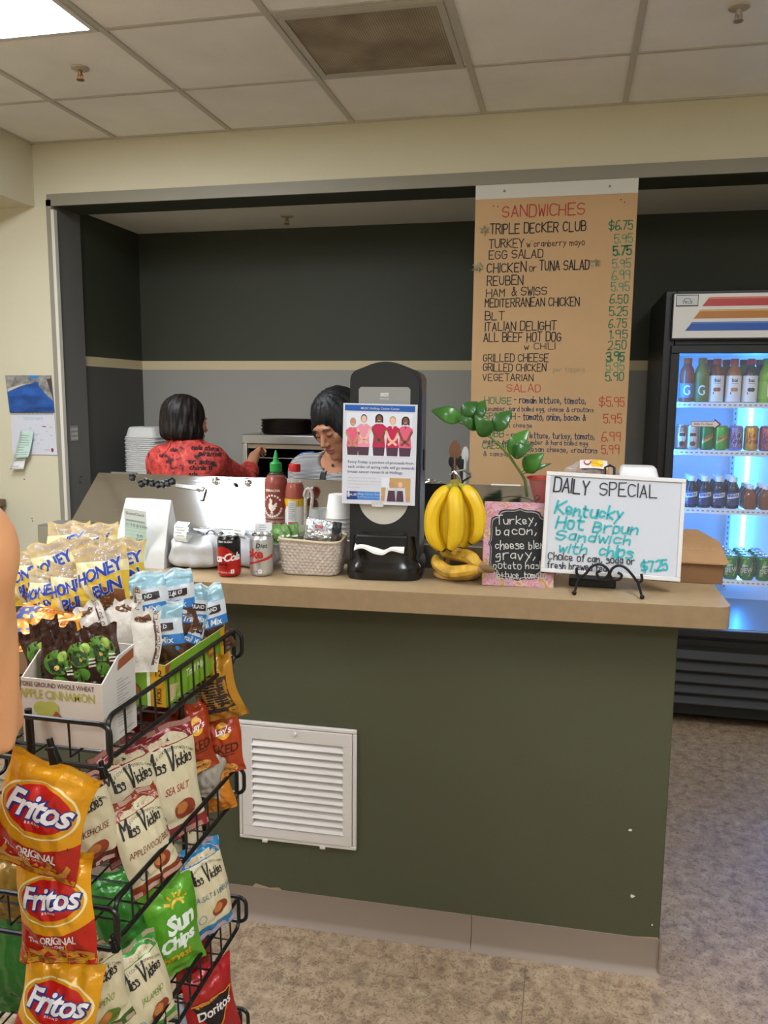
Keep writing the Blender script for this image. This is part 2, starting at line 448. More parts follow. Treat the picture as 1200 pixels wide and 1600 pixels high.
# ------------------------------------------------------------------ return-air grille in the ceiling
def perf():
    m = bpy.data.materials.new('perforated_sheet'); m.use_nodes = True; nt = m.node_tree; b = nt.nodes['Principled BSDF']; b.inputs['Roughness'].default_value = .6
    tc = nt.nodes.new('ShaderNodeTexCoord'); v = nt.nodes.new('ShaderNodeTexVoronoi'); v.inputs['Scale'].default_value = 110; v.inputs['Randomness'].default_value = 0
    nt.links.new(tc.outputs['Object'], v.inputs['Vector'])
    r = nt.nodes.new('ShaderNodeValToRGB'); r.color_ramp.elements[0].position = .42; r.color_ramp.elements[1].position = .5
    r.color_ramp.elements[0].color = (*lin('#4c4234'), 1)
    n = nt.nodes.new('ShaderNodeTexNoise'); n.inputs['Scale'].default_value = 5.; nt.links.new(tc.outputs['Object'], n.inputs['Vector'])
    r2 = nt.nodes.new('ShaderNodeValToRGB'); r2.color_ramp.elements[0].color = (*lin('#857660'), 1); r2.color_ramp.elements[1].color = (*lin('#b5a88f'), 1)
    r2.color_ramp.elements[0].position = .35; r2.color_ramp.elements[1].position = .68
    nt.links.new(n.outputs['Fac'], r2.inputs['Fac'])
    mx = nt.nodes.new('ShaderNodeMixRGB'); nt.links.new(v.outputs['Distance'], r.inputs['Fac']); nt.links.new(r.outputs['Alpha'], mx.inputs[0])
    m1 = nt.nodes.new('ShaderNodeMixRGB'); sep = r; r.color_ramp.elements[0].color = (0, 0, 0, 1); r.color_ramp.elements[1].color = (1, 1, 1, 1)
    nt.links.new(r.outputs['Color'], m1.inputs[0]); m1.inputs[1].default_value = (*lin('#6a5e4b'), 1); nt.links.new(r2.outputs['Color'], m1.inputs[2])
    nt.links.new(m1.outputs[0], b.inputs['Base Color']); return m
t = thing('ceiling_vent', 'square perforated return air grille stained brown with dust', 'vent', ((GX[5]+GX[6])/2, (GY[0]+GY[1])/2, CZ))
w, d = .292, .275
f = MB()
for lo, hi in (((-w, -d, -.01), (w, -d+.025, 0)), ((-w, d-.025, -.01), (w, d, 0)), ((-w, -d+.025, -.01), (-w+.025, d-.025, 0)), ((w-.025, -d+.025, -.01), (w, d-.025, 0))): f.box(lo, hi)
f.build('frame', mat('#b9b4a6', .5), t, smooth=0)
f = MB(); f.box((-w+.025, -d+.025, -.006), (w-.025, d-.025, -.003)); f.build('perforated_plate', perf(), t, smooth=0)
# ------------------------------------------------------------------ sprinklers
def sprinkler(p, label, col):
    t = thing('sprinkler', label, 'sprinkler', p, group='ceiling sprinklers'); mt = mat(col, .35, .7)
    f = MB(); f.lathe([(.0, -.001), (.036, -.001), (.034, -.006), (.012, -.009), (0, -.009)], 24); f.build('escutcheon', mat('#c3b8a2', .4, .3), t)
    f = MB(); f.lathe([(.009, -.008), (.009, -.02), (.006, -.026), (.006, -.03), (0, -.03)], 12)
    for s in (-1, 1): f.tube([(s*.007, 0, -.02), (s*.012, 0, -.032), (s*.004, 0, -.045)], .002, 6)
    f.cyl((0, 0, -.02), (0, 0, -.045), .0025, n=8); f.build('sprinkler_head', mt, t)
    f = MB(); f.lathe([(0, -.044), (.016, -.044), (.016, -.047), (0, -.047)], 16); f.build('deflector', mt, t)
    return t
s0 = sprinkler(at(125, 106, z=CZ), 'brass sprinkler head on the ceiling tile next to the lit panel', '#a3744a')
sprinkler(at(1155, 10, z=CZ), 'pale chrome sprinkler head on the ceiling at upper right', '#b8b0a4')
sprinkler(at(448, 337, z=2.61), 'brass sprinkler head on the low kitchen ceiling inside the opening', '#96765a')
# ================================================================== COUNTER
CT = 1.09
green = mat('#474935', .55, bump=.06, bscale=160); cove = mat('#857669', .45); lam = mat('#a08967', .38, var=.07, vscale=30, detail=6); lamedge = mat('#8c7557', .4, var=.08, vscale=40, detail=6)
def cy(x): return 2.187+.026*(x+.3)            # counter face, a touch out of square with the room
cb = thing('counter_wall', 'dark green painted half wall under the tan serving counter', 'counter', (0, 0, 0))
f = MB(); f.prism([(-1.72, cy(-1.72)), (.302, cy(.302)), (.302, 2.33), (-1.72, 2.30)], 0, 1.03)
chip = mat('#d8d4c6', .8)
fc = lambda x, z: (x, cy(x)-.0002, z)
for (px, py, r) in ((985, 1297, 5), (988, 1400, 5), (1019, 1446, 2.5), (440, 1318, 2), (426, 1324, 1.6), (487, 1333, 1.5)):
    p = at(px, py, y=2.2); R = random.Random(px)
    f.poly([(p.x+r*.0013*R.uniform(.5, 1.2)*math.cos(a), p.z+r*.0013*R.uniform(.4, 1.2)*math.sin(a)) for a in [k*PI/4 for k in range(8)]], fc, 1 if r > 2 else 2)
f.build('panel', [green, chip, mat('#2f3024', .7)], cb, bevel=.003)
f = MB()
def covestrip(x0, x1):
    prof = [(0, .104), (.004, .104), (.004, .022), (.008, .012), (.016, .004), (.02, 0), (0, 0)]
    v = [(x, cy(x)-d, z) for x in (x0, x1) for d, z in prof]; n = len(prof)
    f.add(v, [tuple(range(n)), tuple(range(2*n-1, n-1, -1))]+[(i, n+i, n+(i+1) % n, (i+1) % n) for i in range(n)])
covestrip(-1.72, -.222); covestrip(-.2205, .306)
f.box((.302, cy(.3)-.012, 0), (.308, 2.33, .104))
f.build('cove_base', cove, cb, smooth=30)
f = MB(); f.poly([(-.895, .104), (-.80, .104), (-.81, .112), (-.84, .107), (-.885, .116)], fc, 0); f.poly([(.235, .105), (.3, .105), (.298, .111), (.27, .109)], fc, 0, eps=.001)
f.build('glue_residue', mat('#a08a6c', .8), cb, smooth=0)
# countertop: long ledge with rounded corner, wider at its right end
def fillet(cx, cyy, r, a0, a1, n=6): return [(cx+r*math.cos(a0+(a1-a0)*k/n), cyy+r*math.sin(a0+(a1-a0)*k/n)) for k in range(n+1)]
out = [(-1.72, 1.985)]+fillet(.412-.035, 2.098+.035, .035, -PI/2, 0)+[(.40, 2.74), (.0, 2.74), (.0, 2.385), (-1.72, 2.33)]
f = MB(); f.prism(out, CT-.058, CT, 1, mtop=0)
ct = f.build('countertop', [lam, lamedge], smooth=30, bevel=.002); tag(ct, 'long tan laminate countertop with a rounded front corner', 'countertop')
f = MB(); f.box((.16, 2.36, 0), (.30, 2.7, CT-.058)); tag(f.build('support_panel', green, smooth=0), 'green side panel under the wide right end of the counter', 'panel')
# ------------------------------------------------------------------ white louvred vent in the counter face
P0 = at(375, 1120, y=2.17); P1 = at(557, 1327, y=2.18)
vx0, vx1, vz0, vz1 = -.930, -.566, .268, .642
wv = mat('#cfc8c2', .4); t = thing('wall_vent', 'white louvred air vent set low in the green counter wall', 'vent', ((vx0+vx1)/2, cy((vx0+vx1)/2)-.0005, vz0), (0, 0, math.atan(.026)))
w = (vx1-vx0)/2; h = vz1-vz0
f = MB(); e = .012
for lo, hi in (((-w, -.012, 0), (w, 0, e)), ((-w, -.012, h-e), (w, 0, h)), ((-w, -.012, e), (-w+e, 0, h-e)), ((w-e, -.012, e), (w, 0, h-e))): f.box(lo, hi)
f.build('outer_frame', wv, t, bevel=.003)
f = MB(); bx = .046; bt = .052; bb = .044
for lo, hi in (((-w+e+.001, -.015, e+.001), (w-e-.001, -.003, bb)), ((-w+e+.001, -.015, h-bt), (w-e-.001, -.003, h-e-.001)), ((-w+e+.001, -.015, bb), (-w+bx, -.003, h-bt)), ((w-bx+.005, -.015, bb), (w-e-.001, -.003, h-bt))): f.box(lo, hi)
f.build('door_frame', wv, t, bevel=.001)
f = MB(); f.box((-w+bx-.004, -.002, bb-.004), (w-bx+.009, -.001, h-bt+.004)); f.build('backing', mat('#1b1714', .9), t, smooth=0)
n = 12; f = MB(); st = (h-bt-bb)/n
for k in range(n):
    z = bb+st*(k+.5)
    f.add([(x, y, zz) for x in (-w+bx-.003, w-bx+.008) for y, zz in ((-.0035, z+.011), (-.017, z-.007), (-.018, z-.0085), (-.0035, z+.008))], [(0, 1, 2, 3), (7, 6, 5, 4), (0, 4, 5, 1), (1, 5, 6, 2), (2, 6, 7, 3), (3, 7, 4, 0)])
f.build('louvres', wv, t, smooth=0)
f = MB(); f.box((-.004, -.008, bb), (-.001, -.003, h-bt)); f.build('centre_bar', wv, t, smooth=0)
f = MB(); f.lathe([(0, .0), (.007, 0), (.007, .004), (.004, .007), (0, .007)], 14, 0, T((-.004, -.015, h-.026), (PI/2, 0, 0))); f.build('latch_knob', wv, t)
for s in (-.10, .08):
    f = MB(); f.box((s-.008, -.017, -.004), (s+.008, -.001, .004)); f.build('hinge', wv, t, bevel=.001)
# ================================================================== STEEL SANDWICH PREP TABLE behind the counter
sst = mat('#b4b5b4', .3, 1., bump=.03, bscale=8, stretch=(1, 20, 20)); sst2 = mat('#8f9191', .38, 1.)
t = thing('prep_table', 'stainless steel sandwich prep table with its lid raised behind the counter', 'prep table', (0, 0, 0))
X0, X1 = -1.765, -.02
f = MB(); f.box((X0, 2.43, .12), (X1, 2.94, .95)); f.build('cabinet', sst2, t, bevel=.004)
f = MB(); f.box((X0, 2.42, .95), (X1, 2.54, 1.155)); f.build('rail_hood', sst, t, bevel=.004)
f = MB(); f.box((X0, 2.80, .95), (X1, 2.96, .975)); f.build('cutting_board', mat('#e4e0d2', .6), t, bevel=.002)
f = MB()
L = [(X0+.075, 2.50, 1.157), (X1, 2.50, 1.157), (X1, 2.583, 1.325), (X0+.14, 2.583, 1.325)]
nrm = (Vector(L[1])-Vector(L[0])).cross(Vector(L[3])-Vector(L[0])).normalized()
v = L+[tuple(Vector(p)-nrm*.022) for p in L]
f.add(v, [(0, 1, 2, 3), (7, 6, 5, 4), (0, 4, 5, 1), (1, 5, 6, 2), (2, 6, 7, 3), (3, 7, 4, 0)])
f.build('lid', mat('#c0c3c5', .075, 1., bump=.012, bscale=6, stretch=(1, 20, 20)), t, bevel=.002)
f = MB(); f.box((X0+.19, 2.581, 1.322), (X0+.29, 2.590, 1.328)); f.build('lid_handle', sst2, t)
for x in (X0+.05, X1-.05):
    for y in (2.5, 2.89):
        f = MB(); f.cyl((x, y, 0), (x, y, .12), .02, .025); f.build('leg', sst2, t)
for k in range(3):
    f = MB(); x = X0+.3+k*.55; f.box((x-.15, 2.60, .951), (x+.15, 2.78, .956)); f.build('food_pan', sst, t, bevel=.002)
# ================================================================== MENU BOARD hung in the opening
kraft = mat('#bf9b70', .75, var=.05, vscale=3)
t = thing('menu_board', 'tall brown handwritten sandwich and salad menu hanging in the opening', 'sign', (-.105, YW-.02, 2.0))
bx0, bx1, bz0, bz1 = -.363, .363, -.82, .512
f = MB(); f.box((bx0, 0, bz0), (bx1, .006, bz1))
fm = front(-.0002)
mk = [INK, mat('#b5402e', .7), mat('#2f7350', .7), mat('#24405c', .7), mat('#8c8064', .8), mat('#5f8f6a', .7)]
def pz(py, px=760):
    p = at(px, py, y=YW-.02); return p.x+.105, p.z-2.0
def line(s, px, py, hpx, c=1, px2=None, wt=.12, seed=1, gap=1.3, jit=.12):
    x, z = pz(py, px); h = hpx*.00272; sx = 1
    if px2:
        L, e = hand(s, h, 0, 0, seed=seed, gap=gap, jit=jit); x2 = pz(py, px2)[0]; sx = (x2-x)/max(p[0] for l in L for p in l)
    L, e = hand(s, h, x, z, seed=seed, sx=sx, gap=gap, jit=jit); f.ribbon(L, h*wt, fm, c)
line('SANDWICHES', 785, 340, 19, 2, 913, .1)
for s, px, py, h, px2 in (('TRIPLE DECKER CLUB', 766, 366, 16, 915), ('TURKEY', 764, 388, 14, 818), ('w cranberry mayo', 823, 386, 10, 913), ('EGG SALAD', 764, 405, 14, 848),
        ('CHICKEN', 761, 426, 16, 822), ('or', 827, 424, 11, 838), ('TUNA SALAD', 843, 423, 16, 920), ('REUBEN', 761, 446, 15, 817), ('HAM', 760, 464, 13, 788), ('& SWISS', 799, 462, 14, 854),
        ('MEDITERRANEAN CHICKEN', 758, 480, 14, 905), ('BLT', 758, 500, 14, 788), ('ITALIAN DELIGHT', 758, 517, 15, 869), ('ALL BEEF HOT DOG', 756, 534, 15, 876), ('w CHILI', 819, 546, 11, 867),
        ('GRILLED CHEESE', 755, 565, 13, 857), ('GRILLED CHICKEN', 755, 580, 13, 853), ('VEGETARIAN', 754, 595, 12, 833)):
    line(s, px, py, h, 1, px2)
line('- per topping', 856, 581, 8, 5, 913, .1)
line('^', 826, 380, 4, 1, 833); line('^', 819, 539, 4, 1, 826)
for s, px, py in (('$6.75', 951, 359), ('5.95', 960, 380), ('5.75', 958, 399), ('5.95', 957, 419), ('6.99', 956, 437), ('5.95', 955, 455), ('6.50', 953, 474), ('5.25', 952, 493), ('6.75', 951, 512), ('1.95', 952, 529), ('2.50', 950, 546), ('3.95', 947, 564), ('5.95', 947, 579), ('5.90', 946, 595)):
    line(s, px, py, 14, 3 if s not in ('5.95', '6.99') else 6, px+(37 if '$' in s else 28), .13 if py not in (399, 564) else .18)
line('SALAD', 792, 612, 13, 2, 844, .1)
for s, px, py, h, c, px2 in (('HOUSE', 757, 631, 12, 3, 799), ('- romain lettuce, tomato,', 803, 630, 11, 4, 915), ('cucumber, hard boiled egg, cheese & croutons', 756, 642, 8, 4, 927),
        ('SPINACH', 756, 655, 12, 3, 805), ('- tomato, onion, bacon &', 809, 656, 11, 4, 915), ('parmesan cheese', 756, 667, 8, 4, 831),
        ('COBB', 755, 682, 12, 3, 787), ('- romain lettuce, turkey, tomato,', 791, 684, 10, 4, 929), ('cheese, bacon, cucumber & hard boiled egg', 755, 693, 8, 4, 918),
        ('CAESAR', 754, 701, 12, 3, 795), ('- parmesan cheese, croutons', 800, 705, 9, 4, 933), ('& caesar dressing', 755, 712, 8, 4, 840)):
    line(s, px, py, h, c, px2, .13)
for s, px, py, px2 in (('$5.95', 936, 635, 975), ('5.95', 943, 661, 971), ('6.99', 940, 689, 969), ('5.99', 940, 709, 967)): line(s, px, py, 15, 2, px2, .1)
dot = mat('#4a3a26', .9)
for px, py in ((771, 322), (778, 323), (970, 312), (976, 316)):
    x, z = pz(py, px); f.disc(x, z, .003, .003, fm, 7, n=8, rings=1)
f.build('board', [kraft]+mk+[dot], t, smooth=0)
f = MB(); f.box((bx0, -.002, bz1-.0), (bx1, .008, .575))
for x in (-.23, .24): f.lathe([(0, 0), (.006, 0), (.005, .003), (0, .003)], 10, 1, T((x, -.002, .545), (PI/2, 0, 0)))
f.build('mounting_strip', [mat('#cfccc2', .4), mat('#8a8880', .4, .6)], t, smooth=0)
for px, py, sd in ((757, 360, 1), (749, 418, 2), (930, 411, 3)):           # crumpled foil stars stuck to the board
    x, z = pz(py, px); R = random.Random(sd); f = MB(); n = 12; v = [(x, -.014, z)]
    for k in range(n):
        r = (.028 if k % 2 else .012)*R.uniform(.7, 1.15); v.append((x+r*math.cos(2*PI*k/n)*(1.5 if sd == 2 and k in (5, 6, 7) else 1), -.002-R.uniform(0, .008), z+r*math.sin(2*PI*k/n)))
    v.append((x, -.0003, z)); f.add(v, [(0, k+1, (k+1) % n+1) for k in range(n)]+[(n+1, (k+1) % n+1, k+1) for k in range(n)])
    o = f.build('foil_star', mat('#b7b294', .35, .6), None, smooth=0)
    for vv in o.data.vertices: vv.co.x += -.105; vv.co.y += YW-.0202; vv.co.z += 2.0
    tag(o, ['crumpled foil star stuck beside the topmost sandwich line of the menu', 'crumpled foil star poking over the left edge of the menu board', 'crumpled foil star stuck right of the tuna salad line'][sd-1], 'star', 'foil stars on the menu')
# ================================================================== DRINKS FRIDGE
FX0, FX1, FY, FZ = .415, 1.62, 4.06, 2.10
blk = mat('#131314', .38); blk2 = mat('#1b1b1c', .45); inner = mat('#dde4ea', .45); glass = film((235, 245, 255), .06, .03, 0.)
FI0, FI1, FB0, FB1, FZ0, FZ1 = FX0+.05, FX1-.05, FY+.06, FY+.72, .49, 1.84
t = thing('display_fridge', 'tall black glass-door drinks fridge with striped header glowing blue inside', 'fridge', (0, 0, 0))
f = MB()
f.box((FX0, FY+.03, .06), (FI0, FY+.77, FZ)); f.box((FI1, FY+.03, .06), (FX1, FY+.77, FZ)); f.box((FI0, FY+.73, .06), (FI1, FY+.77, FZ)); f.box((FI0, FY+.03, FZ1+.01), (FI1, FY+.73, FZ)); f.box((FI0, FY+.05, .06), (FI1, FY+.73, FZ0-.01))
f.build('cabinet', blk, t, bevel=.004)
f = MB(); e = .004
f.box((FI0, FB0, FZ0), (FI0+e, FB1, FZ1)); f.box((FI1-e, FB0, FZ0), (FI1, FB1, FZ1)); f.box((FI0, FB1, FZ0), (FI1, FB1+e, FZ1)); f.box((FI0, FB0, FZ1-e), (FI1, FB1, FZ1)); f.box((FI0, FB0, FZ0-e), (FI1, FB1, FZ0))
f.build('liner', inner, t, smooth=0)
f = MB(); f.box((FI0+.005, FB0, FZ0+.0005), (FI1-.005, FB1, FZ0+.004)); f.build('floor_plate', mat('#6d7478', .3, .6), t, smooth=0)
for x in (.88, 1.3):
    f = MB(); f.box((x-.012, FB1-.012, FZ0+.05), (x+.012, FB1-.001, FZ1-.05))
    for k in range(40): f.box((x-.003, FB1-.0125, FZ0+.07+k*.03), (x+.003, FB1-.0118, FZ0+.082+k*.03), 1)
    f.build('shelf_standard', [mat('#c9cdd0', .4), mat('#53585c', .6)], t, smooth=0)
tube_m = mat('#3a9bff', .4, emit=FRIDGE)
for x, y in ((.955, FB1-.03), (FI0+.012, FB0+.02), (1.4, FB1-.03)):
    f = MB(); f.cyl((x, y, FZ0+.12), (x, y, FZ1-.06), .012, n=12)
    f.build('lamp_tube', tube_m, t)
# header sign
f = MB(); hx0, hz0, hz1 = FX0+.03, 1.875, 2.085
f.box((hx0, FY-.01, hz0), (FX1-.03, FY+.03, hz1)); fh = lambda x, z: (x, FY-.0102, z)
f.rect(hx0+.004, hz0+.006, FX1-.034, hz1-.006, fh, 1)
for i, (m, lo, hi) in enumerate(((2, .148, .188), (3, .093, .133), (4, .038, .078))):
    xl = hx0+.035+lo*.62; f.poly([(xl, hz0+lo), (FX1-.04, hz0+lo), (FX1-.04, hz0+hi), (xl+(hi-lo)*.75, hz0+hi)], fh, m, .0008)
    f.poly([(xl+.02, hz0+hi-.007), (FX1-.04, hz0+hi-.007), (FX1-.04, hz0+hi-.002), (xl+.026, hz0+hi-.002)], fh, m+3, .0012)
px0, pz0 = hx0+.012, hz1-.062
f.rect(px0, pz0, px0+.098, pz0+.052, fh, 8, .0012); f.rect(px0+.003, pz0+.006, px0+.095, pz0+.049, fh, 9, .0016); f.text('TRUE', px0+.049, pz0+.012, .013, fh, 8, .002, .2, .01)
f.disc(px0+.049, pz0+.026, .016, .012, fh, 8, .002, a0=0, a1=PI, r0=.8)
f.build('header_sign', [blk2, mat('#d9d6d0', .35), mat('#b3271b', .35), mat('#b06f18', .35), mat('#1d4fa6', .35), mat('#d07a5c', .35), mat('#d9ab62', .35), mat('#5b86c9', .35), mat('#2c2e30', .4), mat('#c3c6c4', .35)], t, smooth=0)
# sliding glass doors
def slide(x0, x1, y, sticker):
    d = MB(); w = .038; z0, z1 = FZ0-.03, FZ1+.01
    for lo, hi in (((x0, y, z0), (x1, y+.022, z0+w)), ((x0, y, z1-w), (x1, y+.022, z1)), ((x0, y, z0+w), (x0+w, y+.022, z1-w)), ((x1-w, y, z0+w), (x1, y+.022, z1-w))): d.box(lo, hi)
    dd = d.build('sliding_door', blk2, t, bevel=.003)
    g = MB(); g.box((x0+w, y+.009, z0+w), (x1-w, y+.013, z1-w)); g.build('glass_pane', glass, dd, smooth=0)
    if sticker:
        g = MB(); fs = lambda x, z: (x, y+.0086, z)
        q = at(1080, 658, y=y+.009); r = at(1127, 662, y=y+.009); bx, bz = q.x, r.z-.003; bw = (r.x-q.x)*.76; tip = r.x
        g.poly([(bx, bz-.013), (bx+bw, bz-.013), (bx+bw, bz-.026), (tip, bz), (bx+bw, bz+.026), (bx+bw, bz+.013), (bx, bz+.013)], fs, 1, .0004)
        g.poly([(bx+.002, bz-.011), (bx+bw+.002, bz-.011), (bx+bw+.002, bz+.011), (bx+.002, bz+.011)], fs, 0, .0008); g.poly([(bx+bw+.002, bz-.018), (tip-.009, bz), (bx+bw+.002, bz+.018)], fs, 0, .0008)
        g.text('Slide To Open', bx+bw*.54, bz-.0045, .011, fs, 1, .0012, bold=.012, sx=.9)
        g.build('arrow_sticker', [mat('#e3e0de', .5), mat('#7c1c22', .5)], dd, smooth=0)
slide(FX0+.035, 1.03, FY+.002, True); slide(.99, FX1-.035, FY+.028, False)
# louvred base
f = MB(); f.box((FX0+.01, FY+.02, .06), (FX1-.01, FY+.05, .46))
zs = [at(1100, yy, y=FY).z for yy in (1026, 1044, 1062, 1079, 1096)]
for z in zs: f.add([(x, y, zz) for x in (FX0+.03, FX1-.03) for y, zz in ((FY+.02, z+.022), (FY-.012, z-.008), (FY-.012, z-.014), (FY+.02, z-.014))], [(0, 1, 2, 3), (7, 6, 5, 4), (0, 4, 5, 1), (1, 5, 6, 2), (2, 6, 7, 3), (3, 7, 4, 0)], 1)
f.box((FX0+.01, FY+.005, .415), (FX1-.01, FY+.02, .445))
f.build('base_grille', [mat('#0b0b0c', .5), mat('#3b3b3d', .42)], t, smooth=0)
for x in (FX0+.08, FX1-.08):
    for y in (FY+.09, FY+.7):
        f = MB(); f.cyl((x, y, 0), (x, y, .062), .022, n=12); f.build('foot', blk, t)
# wire shelves with white price rails
SH = []; FS = FB0+.05
for py in (633, 708, 799, 909):
    p = at(1120, py, y=FS); zz = p.z; SH.append(zz+.012); f = MB()
    f.box((FI0+.006, FS, zz-.013), (FI1-.006, FS+.012, zz+.013))
    fr = lambda x, z: (x, FS-.0002, z)
    for k in range(46): f.rect(FI0+.02+k*.0228, zz-.003, FI0+.032+k*.0228, zz+.004, fr, 1)
    for k in range(28): f.box((FI0+.02+k*.038, FS+.012, zz+.004), (FI0+.0235+k*.038, FB1-.04, zz+.0075))
    f.box((FI0+.006, FB1-.05, zz+.002), (FI1-.006, FB1-.044, zz+.008))
    f.build('shelf', [mat('#e4e7ea', .4), mat('#8d979e', .5)], t, smooth=0)
# ------------------------------------------------------------------ drinks
def onr(r):
    def fn(x, z): return (r*math.sin(x/r), -r*math.cos(x/r), z)
    fn.ml = .006; return fn
canlid = mat('#c9cbcc', .25, 1.)
def can(name, label, mats, art, loc, group=None, rz=0, low=0):
    """a 355 ml can: painted wall, silver neck and lid"""
    t = thing(name, label, 'can', loc, (0, 0, rz), group)
    f = MB(); f.lathe([(.024, 0), (.028, .002), (.0325, .009), (.033, .014), (.033, .104), (.0318, .109), (.0275, .116)], 32, 0, cap=True, mf=lambda i: low if 0 < i < 3 else 0)
    if art: art(f, onr(.033))
    f.build('body', mats, t)
    f = MB(); f.lathe([(.0275, .116), (.0285, .1175), (.0285, .1195), (.0268, .120), (.0255, .117), (0, .117)], 32, 0); f.disc(0, .004, .008, .012, lambda x, y: (x, y, .1174), 0, .001, n=12)
    f.build('lid', canlid, t); return t
def bottle(name, label, prof, liq, cap_m, rcap, loc, hcap=.022, lab=None, group=None, n=24, cat='bottle', sq=None, rz=0):
    t = thing(name, label, cat, loc, (0, 0, rz), group); top = prof[-1][1]
    f = MB(); f.lathe(prof, n, 0, sq=sq); f.build('bottle_body', liq, t)
    f = MB(); f.lathe([(rcap, top-.004), (rcap, top+hcap-.003), (rcap-.002, top+hcap), (0, top+hcap)], 20); f.build('cap', cap_m, t)
    if lab:
        r, z0, z1, mats, art = lab; f = MB()
        f.lathe([(r, z0), (r, z1)], n, 0, cap=False, sq=sq)
        if art: art(f, onr(r))
        f.build('label', mats, t)
    return t
def fx(px, y, py): return at(px, py, y=y).x
yb = FS+.055; z1 = SH[0]
P20 = [(.028, 0), (.033, .004), (.0345, .02), (.0345, .07), (.031, .085), (.0345, .1), (.0345, .135), (.03, .158), (.02, .176), (.0165, .19)]
def gart(f, fn):
    f.poly([(.001, .058), (.016, .058), (.004, .036), (.006, .051)], fn, 1, .0006); f.disc(0, .058, .018, .024, fn, 1, .0005, r0=.72, rings=1, a0=.8, a1=5.9)
bottle('sports_drink_bottle', 'red sports drink bottle with orange cap at the left end of the top fridge shelf', P20, mat('#8c4030', .25), mat('#c05a28', .4), .02, (fx(1073, yb, 600), yb, z1), lab=(.0352, .022, .09, [mat('#5d7ba0', .4), WHITE], gart))
bottle('sports_drink_bottle', 'olive green sports drink bottle with orange cap on the top fridge shelf', P20, mat('#6d7028', .25), mat('#a06a2a', .4), .02, (fx(1096, yb, 600), yb, z1), lab=(.0352, .022, .09, [mat('#62672e', .4), WHITE], gart))
def baiart(fruit):
    def a(f, fn):
        f.text('bai', 0, .098, .017, fn, 1, .0006, bold=.015); f.rect(-.016, .09, .016, .0915, fn, 3, .0006)
        for s in (-1, 1): f.disc(s*.007, .062, .010, .010, fn, 2, .0006+.0002*s, n=14, rings=1)
        f.rect(-.018, .04, -.014, .05, fn, 1, .0006)
    return a
PB = [(.03, 0), (.034, .004), (.034, .12), (.032, .14), (.022, .165), (.0165, .178), (.0165, .186)]
for px, liq, fr, capc, what in ((1119, '#7c3a22', '#a34a2c', '#c4402e', 'a red fruit on the label'), (1146, '#a8622c', '#d08a3a', '#c8443a', 'orange fruits on the label'), (1172, '#3c2630', '#3d4250', '#d04a52', 'dark berries on the label')):
    bottle('flavoured_water_bottle', 'white-labelled water bottle on the top fridge shelf showing '+what, PB, mat(liq, .2), mat(capc, .4), .019, (fx(px, yb, 600), yb, z1), lab=(.0346, .004, .128, [mat('#e8e6e4', .45), INK, mat(fr, .5), mat('#aa3333', .5)], baiart(fr)), group='white-labelled water bottles')
bottle('juice_bottle', 'bright green juice bottle with green cap at the right of the top fridge shelf', PB, mat('#7fae2c', .2), mat('#2f9a3c', .4), .021, (fx(1197, yb, 600), yb, z1), lab=(.0346, .02, .1, [mat('#86b53a', .4), WHITE], lambda f, fn: f.rect(.0, .03, .02, .09, fn, 1, .0006)))
for px, c, wh in ((1108, '#7a3020', 'the green sports drink'), (1133, '#9a5a28', 'the two warm fruit waters'), (1160, '#57812c', 'the dark berry water'), (1185, '#46343c', 'the bright green juice')):
    bottle('flavoured_water_bottle', 'second-row bottle on the top fridge shelf, half hidden behind '+wh, PB, mat(c, .25), mat('#8a3a34', .4), .019, (fx(px, yb+.1, 600), yb+.1, z1), group='second-row bottles')
# cans on the second shelf
z2 = SH[1]; yc = FS+.05
def slash(c1, c2):
    def a(f, fn):
        f.poly([(-.026, .03), (.026, .062), (.026, .084), (-.026, .052)], fn, 1, .0004); f.hand('Schweppes', -.022, .043, .014, fn, 2, .002, .0008, rot=.52, sx=.62)
    return a
def lacroix(f, fn):
    R = random.Random(3)
    for k in range(9):
        x = -.03+k*.0075; f.ribbon([[(x+.004*math.sin(q*1.1+k), .02+.0075*q) for q in range(10)]], .0028, fn, 2 if k % 2 else 3, .0004)
    f.hand('La', -.014, .066, .022, fn, 1, .0032, .0008, sx=.8); f.hand('Croix', -.022, .036, .022, fn, 1, .0032, .0009, sx=.75)
def rootart(f, fn):
    f.disc(0, .062, .02, .026, fn, 1, .0004, n=20); f.disc(0, .03, .012, .012, fn, 2, .0005, n=16); f.poly([(-.016, .066), (.016, .066), (.013, .082), (-.013, .082)], fn, 2, .0008)
cans2 = [(1064, ['#a06a5a', '#d8d4cc', '#6a3020'], rootart, 'brown and white can at the far left of the second fridge shelf'),
 (1081, ['#c3b9b0', '#e0d8cc', '#8a4526'], rootart, 'white soda can with brown emblem, second from left on the second fridge shelf'),
 (1104, ['#2c7a33', '#c8b25a', '#a83028'], slash(0, 0), 'darker green ginger ale can under the slide arrow'),
 (1126, ['#56a838', '#d2c468', '#a83028'], slash(0, 0), 'brighter green ginger ale can at the point of the slide arrow'),
 (1149, ['#8a80b8', '#2c3f8a', '#b05a8a', '#c8c4e0'], lacroix, 'lilac sparkling water can on the second fridge shelf'),
 (1173, ['#d8a23a', '#9a3050', '#e08a3a', '#f0c86a'], lacroix, 'golden yellow sparkling water can on the second fridge shelf'),
 (1197, ['#a05a6a', '#3a3a80', '#d07a4a', '#8a4a7a'], lacroix, 'purple and orange sparkling water can at the right edge of the photo')]
for px, cs, art, lab in cans2:
    can('soda_can', lab, [mat(c, .3, .55) for c in cs], art, (fx(px, yc, 690), yc, z2))
